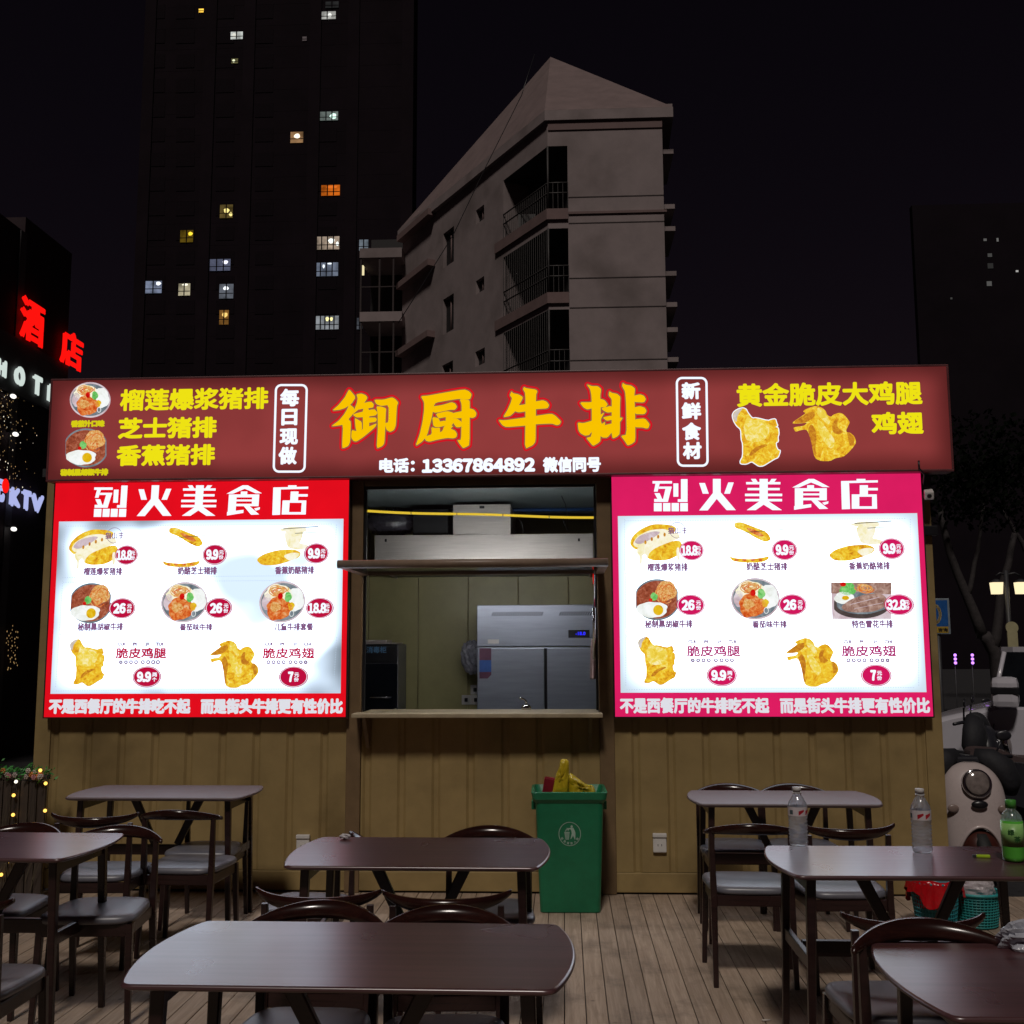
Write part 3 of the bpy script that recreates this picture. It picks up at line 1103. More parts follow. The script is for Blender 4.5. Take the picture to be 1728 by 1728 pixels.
# pink cloth hanging at the right jamb, red light strip
cl = MB()
a = at(997, 1078, .3)
b = at(1012, 1146, .3)
nx, nz = 10, 16
vs = []
for j in range(nz + 1):
    for i in range(nx + 1):
        u, v = i / nx, j / nz
        ww = 1.0 - .35 * (1 - v) ** 2
        xx = (a.x + b.x) / 2 + (u - .5) * (b.x - a.x + .02) * ww
        vs.append((xx, .30 + .012 * math.sin(u * 14) * (0.3 + v), a.z + (b.z - a.z) * v))
cl.add(vs, [(j * (nx + 1) + i, j * (nx + 1) + i + 1, (j + 1) * (nx + 1) + i + 1, (j + 1) * (nx + 1) + i) for j in range(nz) for i in range(nx)], 0, True)
ob = cl.build('hanging_cloth', pmat('pink_cloth', (0.42, 0.30, 0.29), 0.8, var=.2, scale=20))
sm = ob.modifiers.new('thick', 'SOLIDIFY')
sm.thickness = .004
tag(ob, 'pale pink cloth hanging beside the right window jamb', 'cloth')
rl = thing('red_light_tube', 'short glowing red light tube high on the right window jamb', 'light tube', (WX1 - .02, 0.04, at(1003, 972, 0.04).z))
mb = MB()
mb.tube([(0, 0, -.055), (0, 0, .062)], .008, 10)
mb.build('tube', emat('red_glow', (1.0, .012, .004), 1.6, True), rl)
mb = MB()
mb.bbox((-.01, .009, -.06), (.01, .02, .066), .002)
mb.build('backplate', M_black, rl)

# ================================================================== signs
SY = -0.16
s_tl, s_tr, s_bl, s_br = at(90, 642, SY), at(1599, 619, SY), at(80, 809, SY), at(1604, 792, SY)
SX0, SX1 = (s_tl.x + s_bl.x) / 2, (s_tr.x + s_br.x) / 2
SZ0, SZ1 = (s_bl.z + s_br.z) / 2, (s_tl.z + s_tr.z) / 2
sign = thing('shop_sign', 'long lit maroon sign box on the kiosk roof with big gold characters', 'sign', (0, 0, 0))
mb = MB()
e = 0.014
mb.bbox((SX0 - e, SY - .004, SZ1), (SX1 + e, -0.025, SZ1 + e), .003)
mb.bbox((SX0 - e, SY - .004, SZ0 - e), (SX1 + e, -0.025, SZ0), .003)
mb.bbox((SX0 - e, SY - .004, SZ0 + .001), (SX0, -0.025, SZ1 - .001), .003)
mb.bbox((SX1, SY - .004, SZ0 + .001), (SX1 + e, -0.025, SZ1 - .001), .003)
mb.box((SX0 + .001, -0.06, SZ0 + .001), (SX1 - .001, -0.03, SZ1 - .001))
mb.build('box_frame', pmat('dark_maroon_metal', (0.13, 0.035, 0.04), 0.4), sign)
mb = MB()
mb.add([(SX0, SY, SZ0), (SX1, SY, SZ0), (SX1, SY, SZ1), (SX0, SY, SZ1)], [(0, 1, 2, 3)])
mb.build('sign_face', M_maroon, sign)
FS = lambda X, Z, d: (X, SY - d, Z)


def px_box(px0, px1, py0, py1, Y):
    a, b = at(px0, (py0 + py1) / 2, Y), at(px1, (py0 + py1) / 2, Y)
    c, d = at((px0 + px1) / 2, py1, Y), at((px0 + px1) / 2, py0, Y)
    return a.x, b.x, c.z, d.z


def sign_text(body, px0, px1, py0, py1, mat, bold, parent=sign, Y=SY, F=None, dep=.003, name='lettering', dx=0.0):
    m_ = MB()
    x0, x1, z0, z1 = px_box(px0, px1, py0, py1, Y)
    text_on(m_, body, x0 + dx, x1 + dx, z0, z1, dep, F or FS, bold)
    return m_.build(name, mat, parent)


sign_text('榴莲爆浆猪排', 203, 453, 655, 692, M_yellow, .0060)
sign_text('芝士猪排', 200, 366, 704, 740, M_yellow, .0068)
sign_text('香蕉猪排', 197, 363, 750, 786, M_yellow, .0064)
sign_text('番茄汁口味', 120, 177, 709, 721, M_yellow2, .0042)
sign_text('秘制黑胡椒牛排', 102, 183, 791, 803, M_yellow2, .0042)
for ch, b in zip('每日现做', ((473, 505, 656, 686), (475, 502, 690, 718), (472, 503, 723, 751), (470, 501, 754, 784))):
    sign_text(ch, *b, M_ywhite, .0058)
for ch, b in zip('新鲜食材', ((1150, 1182, 645, 674), (1150, 1183, 679, 708), (1151, 1183, 713, 743), (1152, 1184, 746, 775))):
    sign_text(ch, *b, M_ywhite, .0058)
sign_text('电话：', 640, 700, 773, 798, M_ywhite, .0055)
sign_text('13367864892', 712, 903, 773, 797, M_ywhite, .0075)
sign_text('微信同号', 916, 1014, 771, 797, M_ywhite, .0050)
sign_text('黄金脆皮大鸡腿', 1243, 1556, 645, 685, M_yellow, .0064)
sign_text('鸡翅', 1470, 1558, 695, 733, M_yellow, .0066)


def round_frame(px0, px1, py0, py1, skew, mat, parent):
    m_ = MB()
    pts = []
    r = 9
    for cx, cy, a0 in ((px1 - r, py0 + r, -90), (px1 - r, py1 - r, 0), (px0 + r, py1 - r, 90), (px0 + r, py0 + r, 180)):
        for k in range(7):
            a = R(a0 + 15 * k)
            X, Y_ = cx + r * math.cos(a), cy + r * math.sin(a)
            p = at(X + skew * (py1 - Y_) / (py1 - py0), Y_, SY)
            pts.append((p.x, p.z))
    ribbon(m_, pts, [(i, (i + 1) % len(pts)) for i in range(len(pts))], .0075, .003, FS)
    return m_.build('lettering_frame', mat, parent)


round_frame(462, 514, 650, 796, 4, M_ywhite, sign)
round_frame(1144, 1194, 638, 786, -2, M_ywhite, sign)

BIG = {
    (550, 640): [
        [(490, 215), (625, 375), (540, 510), (410, 600), (290, 640), (135, 655), (270, 540), (400, 380), (450, 280)],
        [(490, 520), (600, 610), (560, 740), (470, 835), (525, 890), (510, 1300), (470, 1390), (390, 1430), (340, 1435), (360, 950), (280, 965), (110, 985), (270, 870), (380, 740), (440, 640)],
        [(640, 320), (740, 300), (830, 335), (870, 390), (800, 500), (700, 620), (600, 700), (560, 740), (600, 620), (650, 500), (665, 400)],
        [(700, 520), (940, 465), (1000, 520), (990, 590), (900, 605), (760, 620), (680, 640)],
        [(560, 740), (640, 710), (1010, 620), (1080, 700), (1040, 760), (760, 795), (640, 800)],
        [(770, 600), (905, 600), (905, 985), (900, 1060), (760, 1120), (775, 1000)],
        [(890, 800), (1040, 800), (1065, 840), (1040, 890), (890, 912)],
        [(605, 810), (660, 840), (750, 890), (755, 1060), (640, 1090), (620, 1000)],
        [(540, 1060), (640, 1085), (760, 1050), (905, 985), (1065, 920), (1030, 1000), (780, 1210), (640, 1300), (580, 1290), (530, 1220)],
        [(1010, 430), (1200, 430), (1380, 380), (1450, 420), (1510, 490), (1480, 560), (1460, 960), (1420, 1060), (1340, 1100), (1270, 1060), (1245, 990), (1240, 915), (1305, 900), (1310, 540), (1150, 560), (1050, 520)],
        [(1055, 570), (1150, 570), (1260, 610), (1250, 720), (1240, 1000), (1220, 1340), (1170, 1400), (1060, 1445), (1085, 1050), (1080, 700)]],
    (690, 640): [
        [(250, 355), (400, 345), (700, 290), (1150, 215), (1250, 250), (1310, 320), (1270, 430), (1050, 410), (850, 440), (560, 490), (520, 560), (480, 800), (380, 1180), (280, 1300), (140, 1395), (230, 1150), (290, 880), (320, 640), (320, 480)],
        [(490, 570), (700, 540), (890, 480), (970, 510), (1005, 580), (960, 640), (860, 640), (560, 705), (490, 680)],
        [(490, 790), (620, 810), (650, 880), (650, 1000), (560, 1000), (510, 970)],
        [(560, 720), (800, 665), (930, 700), (880, 790), (770, 790), (620, 820)],
        [(770, 700), (900, 720), (940, 900), (880, 980), (740, 980), (770, 850)],
        [(560, 900), (770, 860), (800, 960), (640, 1000), (540, 1000)],
        [(470, 1000), (560, 1020), (650, 1010), (650, 1110), (700, 1080), (740, 970), (930, 970), (870, 1035), (960, 1070), (1005, 1140), (990, 1210), (930, 1235), (800, 1225), (600, 1260), (430, 1305), (350, 1280), (330, 1200), (480, 1150)],
        [(800, 740), (930, 705), (1100, 670), (1270, 610), (1360, 640), (1410, 710), (1390, 780), (1330, 810), (1265, 800), (1000, 820), (880, 800)],
        [(1060, 420), (1150, 420), (1260, 440), (1270, 500), (1265, 1370), (1200, 1410), (1130, 1440), (1060, 1350), (1010, 1270), (1090, 1270), (1100, 800), (1100, 520)],
        [(890, 810), (1000, 820), (1090, 880), (1110, 950), (1080, 1000), (990, 1005), (930, 920)]],
    (830, 640): [
        [(410, 255), (440, 295), (560, 320), (655, 380), (565, 545), (480, 680), (380, 770), (235, 795), (330, 640), (400, 480), (420, 390), (375, 340)],
        [(430, 560), (565, 545), (700, 525), (920, 465), (1060, 440), (1140, 470), (1195, 540), (1160, 610), (920, 625), (700, 675), (560, 695), (480, 670)],
        [(140, 850), (260, 860), (700, 800), (920, 765), (1240, 720), (1320, 760), (1440, 880), (1410, 945), (1350, 960), (1250, 925), (920, 940), (700, 970), (300, 1000), (220, 960)],
        [(670, 165), (710, 190), (920, 220), (950, 260), (920, 320), (915, 900), (910, 1300), (850, 1380), (690, 1450), (700, 900), (700, 300), (650, 210)]],
    (965, 635): [
        [(310, 170), (420, 210), (540, 210), (610, 270), (590, 400), (600, 600), (600, 1340), (540, 1400), (440, 1455), (360, 1360), (300, 1285), (410, 1260), (415, 900), (410, 420), (380, 270)],
        [(165, 545), (400, 545), (600, 475), (680, 500), (750, 590), (700, 650), (600, 650), (420, 670), (320, 695), (240, 650)],
        [(120, 965), (240, 980), (420, 930), (600, 800), (680, 755), (600, 900), (620, 1000), (690, 950), (690, 1020), (560, 1130), (420, 1150), (360, 1230), (270, 1240), (180, 1190), (140, 1130)],
        [(780, 315), (830, 350), (940, 370), (1010, 430), (1000, 600), (1000, 1200), (940, 1260), (850, 1300), (825, 1180), (830, 600), (830, 480), (765, 400)],
        [(610, 670), (830, 615), (840, 750), (740, 760), (660, 720)], [(640, 860), (830, 820), (840, 910), (720, 930)],
        [(420, 1100), (690, 1020), (850, 980), (850, 1150), (740, 1280), (640, 1280), (600, 1250)],
        [(1000, 860), (1060, 870), (1000, 960)],
        [(1060, 140), (1110, 180), (1240, 200), (1315, 260), (1300, 400), (1320, 900), (1320, 1350), (1250, 1410), (1160, 1445), (1100, 1350), (1020, 1245), (1140, 1220), (1130, 600), (1110, 320), (1045, 210)],
        [(1290, 410), (1420, 380), (1500, 410), (1540, 480), (1500, 550), (1290, 540)], [(1300, 650), (1420, 625), (1520, 660), (1555, 730), (1510, 795), (1310, 790)],
        [(1300, 900), (1520, 880), (1620, 1000), (1590, 1085), (1540, 1090), (1480, 1070), (1310, 1065)]],
}
for (ox, oy), polys in BIG.items():
    m_ = MB()
    for i, pl in enumerate(polys):
        q = [at(ox + x / 12.343, oy + y / 12.343, SY) for x, y in chaikin(pl, 1, .16)]
        q = [(p.x, p.z) for p in q]
        poly_on(m_, q, .0060 + i * .00005, FS, 0)
        ed = [(k, (k + 1) % len(q)) for k in range(len(q))]
        ribbon(m_, q, ed, .0075, .0045, FS, 2, 8)
        ribbon(m_, q, ed, .0205, .0030, FS, 1, 10)
    m_.build('big_character', [M_gold, M_outred, M_outbrown], sign)

# ------------------------------------------------------------------ printed food, drawn in a 0..1 box (x right, y down)
LEG = [(228, 146), (268, 165), (285, 205), (345, 285), (400, 278), (560, 318), (600, 300), (655, 292), (668, 345), (685, 380), (655, 398), (692, 410), (700, 490), (685, 530), (692, 590), (660, 605), (665, 660), (690, 705), (720, 712), (690, 800), (640, 820), (560, 870), (490, 912), (435, 915), (390, 885), (340, 852), (270, 888), (195, 885), (190, 850), (225, 790), (225, 620), (205, 560), (200, 430), (140, 380), (100, 310), (85, 240), (110, 195), (165, 160)]
LEG_S = [(300, 770), (400, 690), (520, 640), (600, 640), (660, 700), (690, 730), (660, 800), (560, 860), (470, 900), (400, 870), (330, 830), (250, 860)]
LEG_R = [(300, 780), (330, 720), (400, 660), (520, 625), (560, 640), (430, 700), (350, 780)]
LEG_B = [(228, 150), (190, 190), (150, 250), (140, 340), (100, 300), (90, 240), (115, 200), (165, 163)]
LEG_Y = [(280, 250), (345, 300), (450, 310), (560, 360), (580, 480), (500, 580), (380, 600), (270, 580), (240, 470), (230, 400)]
WING = [(1190, 118), (1270, 140), (1320, 185), (1340, 240), (1390, 265), (1420, 235), (1500, 208), (1560, 230), (1610, 290), (1640, 335), (1615, 390), (1590, 440), (1600, 470), (1640, 470), (1700, 520), (1725, 600), (1690, 660), (1620, 740), (1550, 795), (1450, 810), (1380, 850), (1260, 850), (1190, 820), (1160, 760), (1140, 650), (1120, 560), (1090, 470), (1060, 430), (990, 440), (920, 465), (890, 410), (930, 395), (1030, 385), (1080, 340), (1000, 350), (880, 355), (890, 330), (980, 270), (1060, 215), (1020, 195), (1040, 170), (1110, 140)]
WING_D = [(890, 335), (990, 270), (1080, 210), (1170, 190), (1180, 260), (1080, 330), (980, 350)]
WING_D2 = [(1080, 430), (1130, 350), (1190, 440), (1200, 560), (1180, 680), (1200, 790), (1160, 760), (1130, 600)]
WING_D3 = [(1440, 300), (1480, 300), (1470, 400), (1560, 460), (1500, 500), (1420, 480), (1400, 380)]
WING_L = [(1200, 290), (1270, 330), (1350, 450), (1440, 560), (1430, 660), (1380, 690), (1300, 600), (1230, 470)]
WING_L2 = [(1200, 140), (1280, 160), (1330, 250), (1380, 330), (1350, 380), (1280, 300), (1210, 240)]
WING_D4 = [(1600, 470), (1640, 480), (1700, 540), (1690, 640), (1640, 650), (1620, 560)]


def picture(kind, px0, px1, py0, py1, parent, Y, F, dx=0.0, base=.003):
    m_ = MB()
    mats = []

    def lay(P, mat, k):
        if mat not in mats:
            mats.append(mat)
        Q = []
        for u, v in P:
            p = at(px0 + u * (px1 - px0), py0 + v * (py1 - py0), Y)
            Q.append((p.x + dx, p.z))
        poly_on(m_, Q, base + k * .0004, F, mats.index(mat))

    def nz(P, x0, x1, y0, y1):
        return [((x - x0) / (x1 - x0), (y - y0) / (y1 - y0)) for x, y in P]

    def line(u0, v0, u1, v1, w, mat, k):
        dxx, dyy = (u1 - u0) * (px1 - px0), (v1 - v0) * (py1 - py0)
        L = math.hypot(dxx, dyy)
        nx_, ny_ = -dyy / L * w / (px1 - px0), dxx / L * w / (py1 - py0)
        lay([(u0 + nx_, v0 + ny_), (u1 + nx_, v1 + ny_), (u1 - nx_, v1 - ny_), (u0 - nx_, v0 - ny_)], mat, k)

    def noodles(cx, cy, rx, ry, n, mat, mat2, k, seed):
        rr = random.Random(seed)
        for i in range(n):
            a0, r0 = rr.uniform(0, 6.28), rr.uniform(.25, 1)
            ox, oy = cx + rr.uniform(-.3, .3) * rx, cy + rr.uniform(-.3, .3) * ry
            prev = None
            for s in range(9):
                a = a0 + s * .42
                p = (ox + rx * r0 * .7 * math.cos(a), oy + ry * r0 * .7 * math.sin(a))
                if prev:
                    line(prev[0], prev[1], p[0], p[1], .75, mat if i % 3 else mat2, k + (i % 5) * .3)
                prev = p

    if kind == 'leg':
        b = (85, 722, 146, 916)
        lay(nz(chaikin(LEG, 1, .2), *b), F_gold, 1)
        lay(nz(chaikin(LEG_Y, 2), *b), F_goldl, 2)
        lay(nz(chaikin(LEG_S, 2), *b), F_gold, 3)
        lay(nz(chaikin(LEG_R, 2), *b), F_goldd, 4)
        lay(nz(chaikin(LEG_B, 2), *b), F_greyl, 4)
    elif kind == 'wing':
        b = (880, 1727, 118, 852)
        lay(nz(chaikin(WING, 1, .2), *b), F_gold, 1)
        for q in (WING_L, WING_L2):
            lay(nz(chaikin(q, 2), *b), F_goldl, 3)
        for q in (WING_D, WING_D2, WING_D3, WING_D4):
            lay(nz(chaikin(q, 2), *b), F_goldd, 2)
    elif kind == 'tomato':
        lay(ell(.5, .5, .5, .5, 40), F_rim, 1)
        lay(ell(.5, .5, .465, .455, 40), F_plate, 2)
        lay(ell(.40, .30, .30, .22, 30, .12, 1), F_cream, 3)
        lay(ell(.77, .45, .20, .28, 30, .1, 2), F_white, 3)
        lay(ell(.16, .50, .10, .20, 24, .1, 6), F_rim, 3)
        noodles(.42, .22, .26, .16, 22, F_noodle, F_sauce, 4, 5)
        lay(ell(.43, .66, .27, .28, 36, .13, 3), F_sauce, 6)
        lay(ell(.36, .62, .12, .12, 20, .2, 8), F_noodle, 6.5)
        lay(ell(.62, .38, .075, .12, 20, .15, 4), F_green, 7)
        lay(ell(.45, .36, .055, .08, 20), F_cherry, 7)
        lay(ell(.70, .60, .07, .10, 18, .2, 9), F_yolk, 6)
        for s in range(12):
            a, b2 = s * .524, (s + 1) * .524
            line(.72 + .045 * math.cos(a), .78 + .07 * math.sin(a), .72 + .045 * math.cos(b2), .78 + .07 * math.sin(b2), .5, F_white, 7)
    elif kind == 'steak':
        c = ell(.5, .5, .55, .5, 48)
        c = [(min(max(u, 0), 1), v) for u, v in c]
        lay(c, F_plate, 1)
        c = [(min(max(u, 0.01), .97), v) for u, v in ell(.5, .5, .52, .455, 48)]
        lay(c, F_steak, 2)
        lay(ell(.72, .28, .25, .23, 30, .1, 2), F_noodle, 3)
        noodles(.70, .36, .25, .28, 26, F_noodle, F_sauce, 4, 8)
        lay([(min(max(u, 0.02), .95), v) for u, v in ell(.38, .74, .38, .19, 36, .1, 5)], F_white, 6)
        lay(ell(.53, .75, .12, .125, 26), F_yolk, 7)
        lay(ell(.43, .43, .085, .10, 22, .12, 3), F_green, 7)
        lay(ell(.35, .51, .045, .045, 18), F_cherry, 7.5)
    elif kind == 'snow':
        lay([(0, 0), (1, .0), (1, 1), (.02, 1)], F_rim, 1)
        lay([(0, 0), (1, 0), (1, .32), (0, .30)], F_pale, 1.5)
        c = [(min(max(u, .05), 1), min(v, 1)) for u, v in ell(.50, .62, .47, .36, 40)]
        lay(c, F_stick, 2)
        lay([(min(u, 1), v) for u, v in ell(.52, .56, .44, .30, 40, .04, 4)], F_plate, 2.5)
        lay(ell(.22, .42, .17, .16, 28, .1, 1), F_white, 3)
        lay(ell(.24, .42, .06, .06, 18), F_yolk, 4)
        lay(ell(.28, .18, .13, .18, 24, .15, 2), F_green, 3)
        lay(ell(.20, .05, .05, .06, 18), F_cherry, 3.5)
        noodles(.55, .16, .18, .16, 18, F_noodle, F_sauce, 4, 11)
        lay(chaikin([(.16, .66), (.30, .48), (.55, .32), (.85, .30), (.94, .48), (.88, .68), (.70, .80), (.40, .82), (.22, .78)], 2), F_pale, 6)
        line(.32, .60, .80, .40, .5, F_rim, 7)
        line(.38, .72, .86, .55, .4, F_rim, 7)
    elif kind == 'durian':
        lay(chaikin([(.0, .50), (.06, .30), (.22, .12), (.45, .0), (.75, .02), (.90, .10), (.80, .30), (.60, .48), (.36, .62), (.12, .66)], 2), F_gold, 1)
        lay(chaikin([(.06, .50), (.14, .32), (.36, .16), (.62, .12), (.78, .18), (.62, .40), (.36, .56), (.14, .60)], 2), F_cream, 2)
        lay(chaikin([(.08, .46), (.20, .28), (.46, .18), (.60, .20), (.44, .36), (.20, .52)], 2), F_rim, 2.5)
        lay(chaikin([(.30, .78), (.44, .62), (.70, .45), (.95, .40), (1.0, .56), (.92, .78), (.74, .90), (.50, .92), (.36, .88)], 2), F_gold, 3)
        lay(chaikin([(.14, .60), (.40, .44), (.72, .22), (.92, .22), (.96, .36), (.70, .48), (.48, .60), (.36, .74), (.34, .90), (.30, .74), (.24, .80), (.24, 1.0), (.18, 1.0), (.20, .82), (.14, .74)], 2), F_cream, 4)
        lay(chaikin([(.88, .60), (.94, .58), (.95, .90), (.89, .90)], 1), F_cream, 4)
        for q in ((.30, .46), (.42, .38), (.54, .32), (.66, .27)):
            lay(ell(q[0], q[1], .022, .05, 14), F_goldd, 5)
    elif kind == 'cheese':
        lay(chaikin([(.10, .02), (.22, .0), (.42, .10), (.70, .24), (.78, .42), (.68, .50), (.50, .40), (.28, .22), (.10, .14)], 2), F_gold, 1)
        lay(chaikin([(.30, .12), (.50, .20), (.66, .34), (.56, .36), (.38, .24)], 2), F_sauce, 2)
        line(.26, .26, 1.0, .18, .5, F_stick, 3)
        lay(chaikin([(0, .83), (.10, .88), (.40, .91), (.64, .86), (.74, .83), (.72, .92), (.60, .99), (.30, 1.0), (.06, .96)], 2), F_gold, 1)
        for u in (.14, .28, .44, .58):
            lay(ell(u, .93, .04, .03, 14), F_sauce, 2)
    elif kind == 'banana':
        lay(chaikin([(.34, .10), (.52, .02), (.80, .04), (.82, .14), (.66, .20), (.40, .14)], 2), F_cream, 1)
        lay(chaikin([(.44, .14), (.76, .12), (.74, .34), (.70, .44), (.84, .46), (.86, .56), (.70, .60), (.52, .56), (.46, .34)], 2), F_cream, 2)
        line(.42, .08, 1.0, .02, .6, F_stick, 3)
        line(.62, .19, 1.0, .16, .5, F_stick, 3)
        lay(chaikin([(0, .84), (.12, .70), (.34, .60), (.62, .58), (.74, .66), (.72, .78), (.56, .88), (.34, .98), (.10, .98)], 2), F_gold, 3)
        lay(chaikin([(.44, .74), (.60, .66), (.74, .68), (.66, .82), (.56, .88)], 2), F_cream, 4)
    return m_.build('dish_picture', mats, parent)


picture('tomato', 118, 187, 645, 705, sign, SY, FS)
picture('steak', 111, 180, 723, 789, sign, SY, FS)
# white contour behind the drumstick on the sign
m_ = MB()
q = []
for x, y in chaikin(LEG, 1, .2):
    p = at(1225 + x / 7.855, 670 + y / 7.855, SY)
    q.append((p.x, p.z))
ribbon(m_, q, [(k, (k + 1) % len(q)) for k in range(len(q))], .006, .0028, FS)
m_.build('dish_outline', M_ywhite, sign)
picture('leg', 1235.8, 1316.9, 688.6, 786.6, sign, SY, FS)
picture('wing', 1337, 1445, 685, 778.5, sign, SY, FS)

# ------------------------------------------------------------------ menu light boxes
MY = -0.08
r_tl, r_tr, r_bl, r_br = at(1031.5, 803, MY), at(1552, 795.5, MY), at(1038.5, 1209, MY), at(1576, 1209.5, MY)
l_tl, l_bl = at(93.6, 811, MY), at(74.5, 1211, MY)
RX0, RX1 = (r_tl.x + r_bl.x) / 2, (r_tr.x + r_br.x) / 2
LX0 = (l_tl.x + l_bl.x) / 2
MZ0, MZ1 = (r_bl.z + r_br.z) / 2, (r_tl.z + r_tr.z) / 2 - .002
FM = lambda X, Z, d: (X, MY - d, Z)
TITLE = [
    [(48, 8), (190, 8), (190, 26), (48, 26)], [(70, 26), (100, 26), (85, 85), (58, 85)], [(96, 48), (188, 48), (186, 64), (92, 64)],
    [(146, 48), (188, 48), (160, 160), (120, 160)], [(60, 138), (165, 138), (160, 160), (60, 160)], [(62, 96), (100, 96), (118, 138), (84, 138)],
    [(200, 25), (236, 25), (236, 122), (200, 122)], [(255, -6), (303, -6), (303, 160), (255, 160)], [(232, 140), (256, 140), (256, 160), (232, 160)],
    [(58, 168), (115, 168), (115, 228), (58, 228)], [(125, 168), (178, 168), (178, 228), (125, 228)], [(187, 168), (240, 168), (240, 228), (187, 228)], [(250, 168), (305, 168), (305, 228), (250, 228)],
    [(388, 22), (430, 22), (458, 100), (414, 100)], [(600, 18), (640, 18), (612, 100), (570, 100)],
    [(488, -8), (545, -8), (545, 90), (655, 220), (588, 220), (516, 138), (450, 222), (388, 222), (488, 95)],
    [(730, 15), (980, 15), (980, 32), (730, 32)], [(740, 58), (975, 58), (975, 75), (740, 75)], [(722, 100), (993, 100), (993, 118), (722, 118)], [(724, 138), (992, 138), (992, 156), (724, 156)],
    [(828, -8), (888, -8), (888, 140), (828, 140)], [(765, -8), (800, -8), (815, 15), (780, 15)], [(915, -8), (952, -8), (935, 15), (900, 15)],
    [(826, 150), (886, 150), (992, 220), (922, 220), (858, 180), (800, 220), (734, 220), (826, 156)],
    [(1066, 55), (1185, -8), (1225, -8), (1338, 52), (1290, 52), (1203, 18), (1115, 55)], [(1085, 60), (1145, 60), (1145, 192), (1085, 192)], [(1143, 60), (1267, 60), (1267, 82), (1143, 82)],
    [(1265, 60), (1318, 60), (1318, 148), (1265, 148)], [(1143, 98), (1267, 98), (1267, 112), (1143, 112)], [(1143, 130), (1267, 130), (1267, 148), (1143, 148)], [(1175, 38), (1225, 38), (1225, 62), (1175, 62)],
    [(1080, 190), (1205, 175), (1205, 198), (1080, 218)], [(1205, 148), (1250, 148), (1328, 210), (1265, 212)], [(1285, 165), (1330, 155), (1328, 172), (1300, 182)],
    [(1422, 8), (1690, 2), (1690, 18), (1422, 24)], [(1535, -8), (1600, -8), (1600, 6), (1535, 6)], [(1422, 10), (1480, 10), (1488, 212), (1428, 214)],
    [(1558, 38), (1618, 38), (1618, 107), (1558, 107)], [(1616, 58), (1690, 58), (1690, 76), (1616, 76)], [(1500, 105), (1555, 105), (1555, 210), (1500, 210)],
    [(1553, 105), (1680, 105), (1680, 122), (1553, 122)], [(1648, 105), (1682, 105), (1685, 210), (1648, 210)], [(1553, 192), (1650, 192), (1650, 210), (1553, 210)]]


